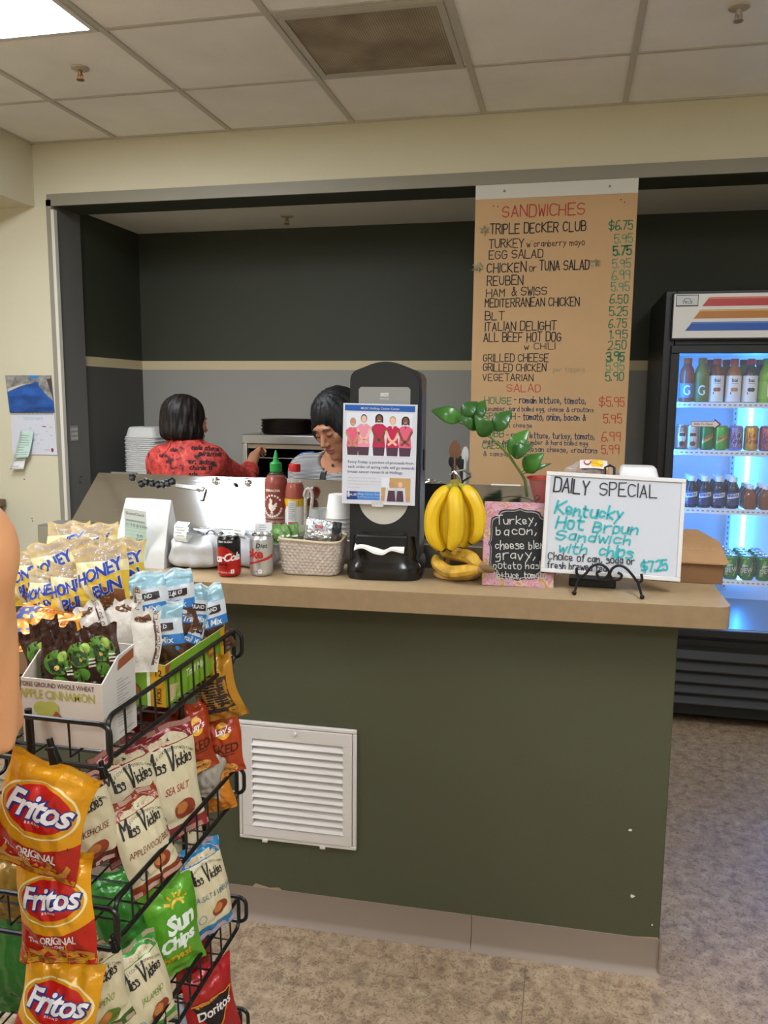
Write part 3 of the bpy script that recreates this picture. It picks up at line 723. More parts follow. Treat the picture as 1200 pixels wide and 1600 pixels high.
# grape juice on the third shelf, apple juice beside it
z3 = SH[2]
PW = [(.026, 0), (.03, .003), (.031, .012), (.0285, .03), (.0285, .07), (.031, .085), (.029, .1), (.022, .116), (.0165, .126), (.0165, .134)]
def welch(f, fn):
    f.poly([(-.03, .047), (.03, .058), (.03, .08), (-.03, .069)], fn, 1, .0005); f.hand("Welch's", -.023, .055, .017, fn, 2, .003, .0009, rot=.17, sx=.72)
    for k in range(6): f.disc(-.016+(k % 4)*.01, .024+(k//4)*.01, .006, .006, fn, 3, .0005+.0001*k, n=10, rings=1)
    f.rect(-.028, .03, -.016, .042, fn, 4, .0004)
first = None; W3 = [mat('#20356e', .35), WHITE, mat('#1d3d8a', .5), mat('#3a2a5e', .3), mat('#a8a040', .4)]
nm = ['leftmost', 'second', 'third', 'fourth']
for r in range(3):
    for k, px in enumerate((1079, 1100, 1122, 1144)):
        y = FS+.045+r*.064; x = fx(px, FS+.045, 780)
        lab = ('%s dark grape juice bottle in the front row of the third fridge shelf' % nm[k]) if r == 0 else ('%s grape juice bottle in the %s row of the third fridge shelf' % (nm[k], ['', 'second', 'back'][r]))
        if first is None: first = bottle('grape_juice_bottle', lab, PW, mat('#1c1226', .15), mat('#dfe2e6', .4), .019, (x, y, z3), lab=(.0312, .016, .082, W3, welch), group='grape juice bottles', hcap=.02)
        else: dup(first, (x, y, z3), None, lab)
PA = [(.024, 0), (.029, .004), (.03, .01), (.03, .06), (.028, .075), (.018, .092), (.015, .1)]
first = None
for r in range(3):
    for k, px in enumerate((1170, 1195)):
        y = FS+.04+r*.064; x = fx(px, FS+.04, 790)
        lab = '%s amber apple juice bottle in the %s row of the third fridge shelf' % (['left', 'right'][k], ['front', 'second', 'back'][r])
        if first is None: first = bottle('apple_juice_bottle', lab, PA, mat('#7a3a16', .12), mat('#e4e6e8', .4), .0165, (x, y, z3), hcap=.018, group='apple juice bottles', sq=5, n=32)
        else: dup(first, (x, y, z3), None, lab)
# green soda cans on the lowest shelf
z4 = SH[3]
def dew(f, fn):
    f.poly([(-.03, .02), (-.01, .1), (.004, .1), (-.014, .02)], fn, 1, .0004); f.poly([(.012, .02), (.03, .09), (.034, .09), (.02, .02)], fn, 1, .0004)
    f.text('DEW', .004, .038, .022, fn, 3, .0008, .25, .03, rot=.2, sx=.85); f.text('DEW', .003, .039, .022, fn, 2, .0012, .25, .0, rot=.2, sx=.85)
    f.text('Mtn', -.004, .068, .011, fn, 2, .0012, .25, .02, rot=.2)
first = None; D4 = [mat('#3c7c3a', .28, .5), mat('#86b93c', .3, .4), mat('#d8dcd8', .4), mat('#a82430', .4)]
for r in range(4):
    for k, px in enumerate((1116, 1141, 1172, 1203)):
        y = FS+.04+r*.069; x = fx(1116, FS+.04, 890)+k*.0745
        lab = '%s green citrus soda can in the %s row of the lowest fridge shelf' % (['leftmost', 'second', 'third', 'fourth'][k], ['front', 'second', 'third', 'back'][r])
        if first is None: first = can('citrus_soda_can', lab, D4, dew, (x, y, z4), 'green citrus soda cans')
        else: dup(first, (x, y, z4), (0, 0, random.uniform(-.5, .5)), lab)
# ================================================================== THINGS ON AND BEHIND THE COUNTER
def sheet(loc, yaw=0., lean=0., roll=0.):
    """matrix of an upright sheet facing the customer: local x right, y up, z towards the viewer"""
    return Matrix.Translation(Vector(loc)) @ Matrix.Rotation(yaw, 4, 'Z') @ Matrix.Rotation(PI/2-lean, 4, 'X') @ Matrix.Rotation(roll, 4, 'Z')
def PL(M, px, py):
    o = M.translation; n = M.col[2].xyz; d = at(px, py, y=1.)-EYE
    p = EYE+d*((o-EYE).dot(n)/d.dot(n)); q = M.inverted() @ p; return q.x, q.y
def slab(f, M, w, h, th, m=0):          # sheet of real thickness, front face at local z 0
    return f.box((-w/2, -h/2, -th), (w/2, h/2, 0), m, M)
def place(o, M): o.matrix_world = M; return o
paper = mat('#e6e4df', .7); thermal = mat('#dfe0de', .6); greypr = mat('#9a9a9a', .7); mint = mat('#bcd4c8', .7)
def localfn(dz=0.): return lambda x, y: (x, y, dz)
# ---- napkin dispenser
dx, dy = -.505, 2.29
t = thing('napkin_dispenser', 'tall black countertop napkin dispenser with a poster taped on its front', 'dispenser', (dx, dy, CT), (0, 0, .10))
gl = mat('#0d0d0f', .18, 0, .6); mt_ = mat('#1d1e20', .38)
def outline(w, h0, h1, arch, n=12, r=.03):
    pts = [(-w, h0), (w, h0), (w, h1-r)]
    for k in range(5): a = k/4*PI/2*.8; pts.append((w-r+r*math.cos(a), h1-r+r*math.sin(a)))
    for k in range(1, n): x = (w-r)*(1-2*k/n); pts.append((x, h1+arch*(1-(x/(w-r))**2)))
    for k in range(5): a = PI/2*.8*(1-k/4); pts.append((-w+r-r*math.cos(a), h1-r+r*math.sin(a)))
    pts.append((-w, h1-r)); return pts
MX = Matrix.Rotation(PI/2, 4, 'X')       # prism axis -> -y
f = MB(); f.prism(outline(.099, .012, .585, .02), -.10, .085, 0, MX)
f.build('housing', mt_, t, bevel=.010, seg=3)
f = MB(); f.prism(outline(.094, .125, .575, .02), .085, .102, 0, MX); f.build('front_cover', mt_, t, bevel=.008, seg=3)
f = MB()
f.rect(-.072, .235, .070, .530, front(-.1025), 0, .0005)
f.poly([(-.066, .536), (.064, .536), (.07, .53), (-.072, .53)], front(-.1025), 0, .0005)
f.rect(-.070, .235, .068, .35, front(-.1025), 1, .0007); f.disc(-.001, .235, .0715, .078, front(-.1025), 1, .0007, a0=PI, a1=2*PI, n=30)
f.rect(-.012, .511, .010, .520, front(-.1025), 2, .001); f.text('TORK', -.001, .5125, .0058, front(-.1025), 0, .0014, bold=.02); f.text('Xpressnap', -.001, .503, .004, front(-.1025), 2, .001)
f.build('window', [mat('#8c8b88', .3), mat('#b5b1a6', .45), mat('#d8d8d6', .5)], t, smooth=0)
f = MB(); f.box((.1002, .01, .0+.30), (.1032, .05, .36)); f.box((.0995, -.07, .25), (.1005, -.045, .53), 1); f.build('latch_and_sheen', [mt_, mat('#2e4e80', .4)], t, bevel=.001)  # small latch, plus a blue strip painting the sheen on the right side
# flared foot with tray lip
def foot(u, v):
    a = 2*PI*u; z = [0, .016, .04, .058, .075, .095, .135][min(6, int(round(v*6)))]; q = [.99, 1.02, 1.0, .90, .93, .90, .86][min(6, int(round(v*6)))]
    c, s_ = math.cos(a), math.sin(a); e = (abs(c)**5+abs(s_)**5)**(-1/5)
    return (c*e*.108*(1 if v < .5 else .97)*q, -.005+s_*e*.118*q, z)
f = MB(); f.grid(foot, 64, 6); f.build('base', gl, t, smooth=60)
f = MB(); f.box((-.078, -.112, .082), (.068, -.09, .128)); f.build('dispensing_slot', mat('#060607', .5), t, bevel=.006)
f = MB()
def napk(u, v):
    x = -.080+.14*u; z = .100+.004*math.sin(u*7+.5)*(.4+.6*u)-.007*math.exp(-((u-.6)/.10)**2)
    return (x, -.100-.028*v, z+.006*math.sin(u*11)*v-.01*v)
f.grid(napk, 24, 4); f.grid(lambda u, v: (napk(u, v)[0], napk(u, v)[1], napk(u, v)[2]-.0035-.003*math.sin(u*9)**2), 24, 4, flip=True); f.grid(lambda u, v: (napk(u, 1)[0], napk(u, 1)[1], napk(u, 1)[2]-.0065*v), 24, 1, flip=True)
f.build('napkin', mat('#e2dfd6', .9), t)
# ---- poster taped to it
w, h = .203, .276
M = sheet((-.505, 2.17, 1.4425), .129, .0, -.015)
t = thing('poster', 'white charity poster with five women in pink taped to the napkin dispenser', 'poster'); place(t, M)
f = MB(); f.box((-w/2, -h/2, -.0012), (w/2, h/2, 0)); fn = localfn()
pc = [mat('#cacbd3', .4), mat('#1c57a4', .4), mat('#d5d9e2', .5), mat('#2a3550', .6), mat('#3d7cc2', .4), mat('#b98a6a', .6), mat('#7a4a34', .6), mat('#2a1d1c', .6), mat('#d65a78', .6), mat('#b81f4c', .6), mat('#4a3040', .6), mat('#6a7590', .6), mat('#b79560', .6), mat('#a9aab2', .6), mat('#e0b49a', .6), mat('#dc8ba0', .6), mat('#173a7a', .5)]
f.rect(-.097, .118, .095, .134, fn, 1); f.text('MUSC Hollings Cancer Center', 0, .1225, .0058, fn, 0, .0009, bold=.01)
f.rect(-.092, -.004, .088, .113, fn, 2)
def lady(x, s, skin, hair, top, tall=.0, big=False):
    b = .0; z = .004+b
    f.poly([(x-.014*s, .0-.003), (x+.014*s, -.003), (x+.016*s, .024), (x-.016*s, .024)], fn, 10, .0006)
    f.poly([(x-.017*s, .02), (x+.017*s, .02), (x+.014*s, .05), (x+.02*s, .07+tall), (x+.009*s, .079+tall), (x-.009*s, .079+tall), (x-.02*s, .07+tall), (x-.014*s, .05)], fn, top, .0008)
    f.poly([(x-.004, .079+tall), (x+.004, .079+tall), (x, .07+tall)], fn, skin, .0010)
    f.disc(x, .094+tall, .0105*s if big else .0085*s, .0115*s, fn, hair, .0009, n=16, rings=1); f.disc(x, .0925+tall, .0068*s, .0092*s, fn, skin, .0012, n=16, rings=1)
    if big: f.rect(x-.0105*s, .082+tall, x-.0065*s, .094+tall, fn, hair, .00095); f.rect(x+.0065*s, .082+tall, x+.0105*s, .094+tall, fn, hair, .00095)
    f.ribbon([[(x-.003, .0885+tall), (x, .0878+tall), (x+.003, .0885+tall)]], .0014, fn, 0, .0015)
    f.ribbon([[(x-.017*s, .064+tall), (x-.008, .042+tall), (x+.010, .028+tall)], [(x+.017*s, .064+tall), (x+.008, .042+tall), (x-.010, .028+tall)]], .0062*s, fn, skin, .0013)
lady(-.074, 1.0, 5, 5, 8, -.006); lady(-.044, 1.0, 14, 10, 15, .004); lady(-.002, 1.05, 6, 7, 9, .005, True); lady(.035, 1.05, 14, 12, 9, 0); lady(.070, 1.05, 6, 7, 8, 0, True)
for i, s_ in enumerate(('Every Friday, a portion of proceeds from', 'each order of spring rolls will go towards', 'breast cancer research at Hollings.')): f.text(s_, -.086, -.025-.0135*i, .0078, fn, 3, .0006, left=True, sx=.97)
for i, s_ in enumerate(('Hollings Cancer Center is more than', 'discovering new treatments and giving hope', 'to those touched by cancer. Find out how', 'today at hollings.')): f.text(s_, -.086, -.067-.0088*i, .0036, fn, 13, .0006, left=True)
f.rect(-.088, -.126, .004, -.103, fn, 4, .0006); f.rect(-.088, -.126, -.058, -.103, fn, 16, .0009); f.text('MUSC', -.07, -.1155, .006, fn, 0, .0014, bold=.01); f.rect(-.086, -.119, -.080, -.107, fn, 0, .0012); f.disc(-.083, -.107, .003, .004, fn, 0, .0012, n=8, rings=1, a0=0, a1=PI)
f.text('Hollings Cancer Center', -.027, -.1125, .0055, fn, 0, .0012); f.text('An NCI-Designated Cancer Center', -.027, -.1195, .003, fn, 0, .0012)
f.rect(.008, -.128, .088, -.063, fn, 12, .0006); f.rect(.008, -.128, .088, -.115, fn, 5, .0008); f.rect(.008, -.09, .03, -.063, fn, 2, .0008)
for x, s_, sk in ((.036, 1.1, 5), (.060, .95, 14)):
    f.poly([(x-.017*s_, -.128), (x+.017*s_, -.128), (x+.014*s_, -.09), (x-.014*s_, -.09)], fn, 0, .001); f.poly([(x-.011*s_, -.128), (x+.011*s_, -.128), (x+.008*s_, -.098), (x-.008*s_, -.098)], fn, 10, .0013)
    f.disc(x, -.081, .0065*s_, .0085*s_, fn, sk, .0013, n=14, rings=1)
f.build('sheet', pc, t, smooth=0)
f = MB(); f.box((-.018, -h/2-.006, .0), (.014, -h/2+.008, .0006)); f.build('tape', film((255, 255, 250), .35, .2, 0.), t, smooth=0)
# ---- soft drink cans on the counter
def zero(f, fn):
    f.rect(-.0335*PI, .014, .0335*PI, .058, fn, 1, .0002, .006)
    pts = [(-.05, .05)]+[(-.05+.1*k/24, max(.0505, .089-16*(-.05+.1*k/24+.012)**2)) for k in range(25)]+[(.05, .05)]
    f.poly(pts, fn, 1, .0003, .006)
    f.text('Coca·Cola', -.013, .046, .021, fn, 2, .0007, .35, .03, .86, rot=.1, maxlen=.006)
    f.text('zero', -.010, .034, .011, fn, 0, .0007, .1, .03, maxlen=.006); f.text('SUGAR', -.008, .026, .006, fn, 3, .0007, .05, .0); f.rect(.014, .012, .024, .024, fn, 2, .0005, .006); f.text('1', .019, .0155, .006, fn, 0, .0009, 0, .02)
    f.text('140 CAL', -.02, .013, .005, fn, 2, .0006); f.text('12 FL OZ', .004, .013, .004, fn, 2, .0006); f.text('ZERO SUGAR', -.002, .1, .005, fn, 2, .0006, 0, .02)
p = at(351, 903, z=CT)
can('soda_can', 'red soda can with a black top on the counter beside the silver can', [mat('#151416', .25, .2), mat('#a81c18', .28, .2), mat('#dcd6d0', .4), mat('#6a1412', .4)], zero, (p.x, p.y+.034, CT), rz=.1, low=1)
def diet(f, fn):
    f.text('Diet', .008, .084, .013, fn, 2, .0006, .25, .012, maxlen=.006); f.text('Coke', -.026, .055, .026, fn, 1, .0006, .0, .035, .92, maxlen=.006)
    f.poly([(-.05, .036), (-.012, .044), (.05, .066), (.05, .056), (-.012, .039), (-.05, .028)], fn, 1, .0005, .006); f.rect(.000, .011, .009, .022, fn, 3, .0005, .006); f.text('0', .0045, .014, .006, fn, 2, .0008); f.text('0 CAL', -.009, .014, .004, fn, 2, .0006)
p = at(402, 902, z=CT)
can('soda_can', 'silver soda can with red lettering beside the red can on the counter', [mat('#c6c6c6', .3, .75), mat('#b02a24', .35), mat('#201d20', .4), mat('#e6e6e6', .5)], diet, (p.x, p.y+.034, CT), rz=.1)
# ---- woven basket with sachets
bkx, bky = -.716, 2.236
t = thing('basket', 'pale woven basket holding sachets between the cans and the napkin dispenser', 'basket', (bkx, bky, CT), (0, 0, .06))
def bk(u, v, ins=0.):
    a = 2*PI*u; c, s_ = math.cos(a), math.sin(a); e = (abs(c)**5+abs(s_)**5)**(-1/5)
    k = 1+.10*v-.04*math.exp(-v*9); row = v*11; par = int(row) % 2
    wv_ = .0022*math.sin(2*PI*(u*44)+PI*par)*abs(math.sin(PI*row))**.6+.0012*abs(math.sin(PI*row))
    return (c*e*(.083*k+wv_-ins), s_*e*(.062*k+wv_-ins), .002+.098*v+.003*math.sin(a*2)*v)
f = MB(); f.grid(lambda u, v: bk(u, v), 176, 55); f.build('woven_wall', mat('#b3a699', .75, var=.12, vscale=60), t, smooth=60)
f = MB(); f.grid(lambda u, v: (lambda p: (p[0]*.95, p[1]*.94, p[2]))(bk(u, v*.999)), 60, 6, flip=True); f.add([(-.075, -.055, .004), (.075, -.055, .004), (.075, .055, .004), (-.075, .055, .004)], [(0, 1, 2, 3)]); f.build('lining', mat('#8d7d6c', .8), t)
f = MB(); f.tube([Vector(bk(k/60, 1))+Vector((0, 0, .001)) for k in range(60)], .0042, 8, 0, None, True); f.build('rim', mat('#b9a78c', .75), t)
def sachet(name, label, w, h, th, M, mats, art=None, group=None, crimp=.008):
    """small sealed pillow packet: front faces local -y, z up"""
    f = MB()
    def s_(u, v, sg):
        x = (u-.5)*w; z = v*h; k = min(1, min(u, 1-u)*w/.012)*min(1, max(0, min(v, 1-v)*h-crimp)/.012); return (x, sg*th/2*max(0, k)**.6+.0006*sg, z)
    f.grid(lambda u, v: s_(u, v, -1), 10, 14); f.grid(lambda u, v: s_(u, v, 1), 10, 14, flip=True)
    if art: art(f, lambda x, z: (x, -th/2-.0012, z))
    o = f.build(name, mats, None); place(o, M); tag(o, label, 'sachet', group); return o
gfoil = mat('#55783a', .35, .2, bump=.4, bscale=90); dfoil = mat('#6a6b52', .4, .2, bump=.4, bscale=90); sfoil = mat('#c2c5c8', .22, .9, bump=.7, bscale=70)
def on(px, py, y, rx=0, ry=0, rz=0): p = at(px, py, y=y); return T(p, (rx, ry, rz))
for i, (px, py, y, ry, lb) in enumerate(((447, 850, 2.21, -.75, 'green tea sachet lying low at the left of the woven basket'), (452, 850, 2.22, -.45, 'green tea sachet leaning left in the woven basket'), (461, 850, 2.235, -.15, 'green tea sachet standing upright in the middle of the woven basket'), (437, 850, 2.25, -.3, 'green tea sachet at the left rim of the woven basket'))):
    sachet('tea_sachet', lb, .03, .062, .007, on(px, py, y, -.3, ry, .15), [gfoil, mat('#d8dccb', .5)], lambda f, fn: f.rect(-.012, .02, .012, .026, fn, 1), 'green tea sachets')
sachet('tea_sachet', 'dull olive sachet behind the green ones in the woven basket', .055, .06, .008, on(470, 850, 2.27, -.5, .1, 0), [dfoil])
def logo(f, fn): f.rect(-.018, .047, .024, .06, fn, 1); f.rect(-.01, .049, .014, .058, fn, 2, .0008); f.text('SALT', .002, .051, .005, fn, 1, .001)
sachet('foil_sachet', 'large silver sachet with a red logo at the front of the woven basket', .078, .075, .014, on(494, 852, 2.20, -.18, .12, .05), [sfoil, mat('#a8bcc8', .4), mat('#b83a30', .4)], logo)
sachet('foil_sachet', 'plain silver sachet at the right end of the woven basket', .05, .065, .01, on(520, 850, 2.24, -.1, .2, .9), [sfoil])
sachet('foil_sachet', 'small silver sachet squeezed against the dispenser end of the basket', .04, .06, .01, on(526, 848, 2.27, -.2, -.1, .6), [sfoil])
# ---- sauce bottles on the steel hood
f = MB(); f.box((-.99, 2.425, 1.1555), (-.80, 2.525, 1.162)); tag(f.build('rubber_mat', mat('#4b474b', .6), bevel=.002), 'small dark mat under the two sauce bottles on the steel hood', 'mat')
HZ = 1.162
def rooster(f, fn):
    f.text('SRIRACHA', 0, .134, .0075, fn, 0, .0006, 0, .03); f.text('HOT CHILI SAUCE', .0, .034, .007, fn, 0, .0006); f.text('NET WT. 28 OZ (1 LB 12 OZ)', 0, .026, .0045, fn, 0, .0006); f.text('HUY FONG FOODS', 0, .047, .006, fn, 0, .0006)
    B = [(-.006, .064), (-.004, .072), (-.012, .08), (-.013, .092), (-.008, .1), (-.0095, .108), (-.006, .115), (-.003, .11), (0, .108), (.001, .101), (-.001, .095), (.004, .09), (.009, .096), (.014, .1), (.017, .094), (.013, .092), (.017, .086), (.011, .086), (.012, .08), (.006, .074), (.0, .071), (.001, .064)]
    f.poly(B, fn, 0, .0007); f.ribbon([[(-.002, .07), (-.003, .062), (-.008, .06)], [(.002, .07), (.003, .062), (-.001, .059)]], .0018, fn, 0, .0007)
    for k in range(11): a = PI*1.1+k*.155*PI/1.9; f.disc(.031*math.cos(a), .088+.034*math.sin(a), .0042, .0042, fn, 0, .0006, n=6, rings=1)
    for k in range(7): a = PI*.2+k*.1*PI; f.rect(.031*math.cos(a)-.003, .088+.034*math.sin(a)-.003, .031*math.cos(a)+.003, .088+.034*math.sin(a)+.003, fn, 0, .0006)
p = at(432, 815, y=2.475)
t = thing('hot_sauce_bottle', 'large red chili sauce bottle with green pointed cap and white rooster print', 'bottle', (p.x, 2.475, HZ))
f = MB(); f.lathe([(.03, 0), (.036, .003), (.0375, .01), (.0375, .156), (.0345, .172), (.028, .182), (0, .184)], 32);
f.build('sauce', mat('#84210c', .3, var=.25, vscale=60), t)
f = MB(); f.lathe([(.037, 0), (.0382, .003), (.0382, .158), (.035, .175), (.024, .19), (.0165, .196), (.0165, .2)], 32, cap=False); f.build('bottle_wall', film((255, 240, 225), .05, .05, 0.), t)
f = MB(); rooster(f, onr(.0384)); f.build('printed_design', mat('#e6ddd0', .6), t, smooth=0)
f = MB(); f.lathe([(.0195, .196), (.0195, .222), (.016, .226), (.0105, .228), (.0075, .238), (.009, .2385), (.0055, .25), (.006, .2505), (.0025, .264), (0, .265)], 24); f.build('cap', mat('#1f8a3c', .4), t)
p = at(461, 815, y=2.475)
t = thing('hot_sauce_bottle', 'slim hot sauce bottle with red cap and yellow and white label', 'bottle', (p.x, 2.475, HZ))
f = MB(); f.lathe([(.027, 0), (.031, .003), (.0325, .01), (.0325, .13), (.0285, .150), (.0255, .160), (0, .161)], 28); f.build('sauce', mat('#8f2c0c', .3, var=.2, vscale=60), t)
f = MB(); f.lathe([(.0325, 0), (.0332, .004), (.0332, .132), (.029, .152), (.02, .178), (.0165, .195), (.0165, .204)], 28, cap=False); f.build('bottle_wall', film((255, 240, 225), .06, .05, 0.), t)
f = MB(); f.lathe([(.0337, .028), (.0337, .112)], 28, 0, cap=False); fn = onr(.0337)
f.rect(-.0337*3.1, .088, .0337*3.1, .112, fn, 1, .0003, .006); f.rect(-.012, .042, .014, .106, fn, 2, .0006, .006)
for k in range(9): f.rect(-.010, .048+k*.006, .010 if k % 3 else .004, .0495+k*.006, fn, 3, .0009, .006)
f.rect(-.012, .032, .02, .038, fn, 4, .0006, .006); f.poly([(-.036, .1), (-.026, .095), (-.022, .085), (-.03, .074), (-.036, .07)], fn, 4, .0006, .006); f.rect(.02, .09, .024, .108, fn, 3, .0006)
f.build('label', [mat('#dedad4', .5), mat('#d9b31a', .5), mat('#c3c3c2', .5), mat('#83807e', .6), mat('#b3281f', .5)], t, smooth=0)
f = MB(); f.lathe([(.0185, .198), (.019, .2), (.019, .219), (.0175, .222), (0, .222)], 24); f.build('cap', mat('#b51f20', .4), t)
# ---- corded loop, glass and stack of foam cups
p = at(482, 815, y=2.47)
f = MB(); pa = []
for k in range(33):
    a = k/32
    if a < .35: q = (-.008+.006*a, .0, .17*a/.35*.72)
    elif a < .65: b = (a-.35)/.3*PI; q = (.004-.014*math.cos(b)-.001, 0, .122+.028*math.sin(b)+.01*(a-.35))
    else: q = (.016-.012*((a-.65)/.35), .002, .122-.1*(a-.65)/.35)
    pa.append(q)
f.tube(pa, .0052, 10); o = f.build('whisk_handle_loop', mat('#b9b0a4', .7, var=.3, vscale=150), None, (p.x, 2.46, 1.156)); o.name = 'corded_loop'; tag(o, 'pale corded loop handle standing behind the sauce bottles', 'handle')
p = at(498, 815, y=2.45)
f = MB(); f.lathe([(0, .001), (.027, .001), (.031, .09), (.0295, .09), (.0255, .006), (0, .006)], 24, cap=False); tag(f.build('drinking_glass', film((230, 235, 235), .22, .05, 0.), None, (p.x, 2.46, 1.156)), 'clear short glass behind the woven basket', 'glass')
fc_ = mat('#dcdad4', .6); first = None
p = at(527, 815, y=2.46)
for k in range(5):
    lb = ['lowest', 'second', 'middle', 'fourth', 'topmost'][k]+' white foam cup of the stack beside the napkin dispenser'
    if first is None:
        f = MB(); f.lathe([(.042, 0), (.043, .004), (.041, .006), (.032, .075), (.030, .078), (0, .078)], 28, cap=False); first = f.build('foam_cup', fc_, None, (p.x, 2.475, 1.1555)); tag(first, lb, 'cup', 'stacked foam cups')
    else: dup(first, (p.x, 2.475, 1.1555+k*.0145), None, lb)
# ---- paper bag with order slip
t = thing('paper_bag', 'white paper takeaway bag with an order slip clipped on, left end of counter', 'bag', (-1.235, 2.20, CT), (0, 0, .03))
f = MB(); W_, D_, H_ = .081, .048, .195
def pb(u, v):
    a = u*4; k = int(a) % 4; s_ = a-int(a); c = [(-1, -1), (1, -1), (1, 1), (-1, 1), (-1, -1)]
    if u >= 1: k, s_ = 3, 1
    x = (c[k][0]*(1-s_)+c[k+1][0]*s_); y = (c[k][1]*(1-s_)+c[k+1][1]*s_)
    kx = 1-.13*max(0, v-.35); ky = 1-.93*max(0, (v-.25)/.75)**1.2; gus = -.012*(1-abs(2*s_-1))*(1 if k in (1, 3) else 0)*(v)
    return ((x*W_+(gus if x > 0 else -gus))*kx, y*D_*ky+.03*v, H_*v+.003*math.sin(9*u+7*v)*v)
f.grid(pb, 48, 20); f.add([(-W_, -D_, 0), (W_, -D_, 0), (W_, D_, 0), (-W_, D_, 0)], [(3, 2, 1, 0)]); f.build('bag_body', mat('#c6c5c2', .8, bump=.25, bscale=18), t, smooth=25)
M = sheet((-.002, -.0475, .105), 0, -.3, -.14)
f = MB(); f.grid(lambda u, v: M @ Vector(((u-.5)*.068, (v-.5)*.155, .004+.02*(1-v)**2)), 6, 14)
fo = lambda x, y: M @ Vector((x, y, .0045+.02*(.5-y/.155)**2))
f.rect(-.034, .035, .034, .0775, fo, 1, .0003, .02); f.text('GuestCheck', 0, .06, .008, fo, 2, .0006, 0, .01)
for k in range(9): f.rect(-.03, .03-k*.011, .03, .0308-k*.011, fo, 3, .0004)
f.rect(-.03, .038, .03, .044, fo, 3, .0005); f.hand('2 - 3 to go w mayo', -.028, .024, .007, fo, 2, .0008, .0008, sx=.8); f.hand('5.95', .006, -.008, .008, fo, 2, .001, .0008); f.hand('6.49', .004, -.02, .008, fo, 2, .001, .0008)
f.build('order_slip', [mint, mat('#d3dcd8', .7), mat('#55565c', .7), mat('#8fa89e', .7)], t, smooth=60)
# ---- plastic carrier bags round foam boxes, each with a till receipt
wp = mat('#bcbdbe', .35, bump=.35, bscale=22, spec=.6)
def carrier(name, label, loc, w, d, h, rz, sd):
    R = random.Random(sd); ph = [R.uniform(0, 6) for _ in range(8)]
    def g(x, y, z):
        r = 1+.035*math.sin(13*x/w+ph[0]+5*z/h)+.03*math.sin(17*y/d+ph[1]+9*z/h)+.03*math.sin(21*(x+y)/w+ph[2])
        return (x*r, y*r, max(0, z*(1+.05*math.sin(12*x/w+ph[3])+.04*math.sin(14*y/d+ph[4]))))
    f = MB()
    def s_(u, v):
        a = 2*PI*u; b = PI*(v-.5); c, s2 = math.cos(a), math.sin(a); e = (abs(c)**4+abs(s2)**4)**(-.25); cb, sb = math.cos(b), math.sin(b); e2 = (abs(cb)**3.2+abs(sb)**3.2)**(-1/3.2)
        k = 1+.10*max(0, -sb)*e2
        return g(w/2*c*e*cb*e2*k, d/2*s2*e*cb*e2*k, h*(.5+.5*sb*e2))
    f.grid(s_, 56, 30)
    t = thing(name, label, 'bag', loc, (0, 0, rz)); f.build('bag_body', wp, t, smooth=30)
    f = MB(); n = 40
    for k in range(2):
        s = -1 if k else 1
        f.grid(lambda u, v: (s*(.012+.05*v)+.008*math.sin(9*u+ph[k]), (u-.5)*.07*(1-.6*(1-v)), h-.004+.02*math.sin(PI*v*.9)+.004*math.sin(12*u+ph[5])), 12, 8)
    f.build('tied_handles', wp, t, smooth=60); return t
def receipt(label, path, w, rz, loc, sd):
    f = MB(); N = len(path)-1
    def fn_(u, v):
        k = min(N-1, int(v*N)); q = v*N-k; a, b = path[k], path[k+1]; return ((u-.5)*w, a[0]*(1-q)+b[0]*q, a[1]*(1-q)+b[1]*q)
    f.grid(fn_, 4, 4*N); R = random.Random(sd)
    L = sum(math.dist(a, b) for a, b in zip(path, path[1:]))
    for k in range(int(L/.006)):
        v = (k+.5)*.006/L
        if R.random() < .3: continue
        x0 = R.uniform(.08, .3); x1 = R.uniform(.5, .92)
        f.grid(lambda uu, vv: tuple(Vector(fn_(x0+(x1-x0)*uu, min(1, max(0, v+(vv-.5)*.0014/L))))+Vector((0, -.0009, .0006))), 3, 1, 1)
    o = f.build('receipt', [thermal, mat('#8b8c90', .7)], None, loc, (0, 0, rz), smooth=60); tag(o, label, 'receipt'); return o
carrier('carrier_bag', 'knotted white plastic carrier bag round a foam box beside the paper bag', (-1.07, 2.225, CT), .165, .14, .098, .1, 3)
carrier('carrier_bag', 'white plastic carrier bag half hidden behind the two soda cans', (-.91, 2.275, CT), .135, .12, .092, -.1, 8)
receipt('curled till receipt lying on the carrier bag beside the paper bag', [(-.02, .095), (-.045, .078), (-.05, .09), (-.045, .125), (-.03, .135), (-.01, .125), (.02, .108), (.05, .104)], .048, -.25, (-1.085, 2.20, CT+.006), 4)
receipt('till receipt standing up behind the silver soda can', [(-.02, .09), (-.03, .1), (-.025, .125), (-.01, .14), (.0, .142)], .055, -.5, (-.918, 2.22, CT+.004), 5)
receipt('second till receipt, to the right behind the silver soda can', [(.0, .092), (.01, .11), (.015, .135)], .05, .35, (-.868, 2.23, CT+.002), 6)
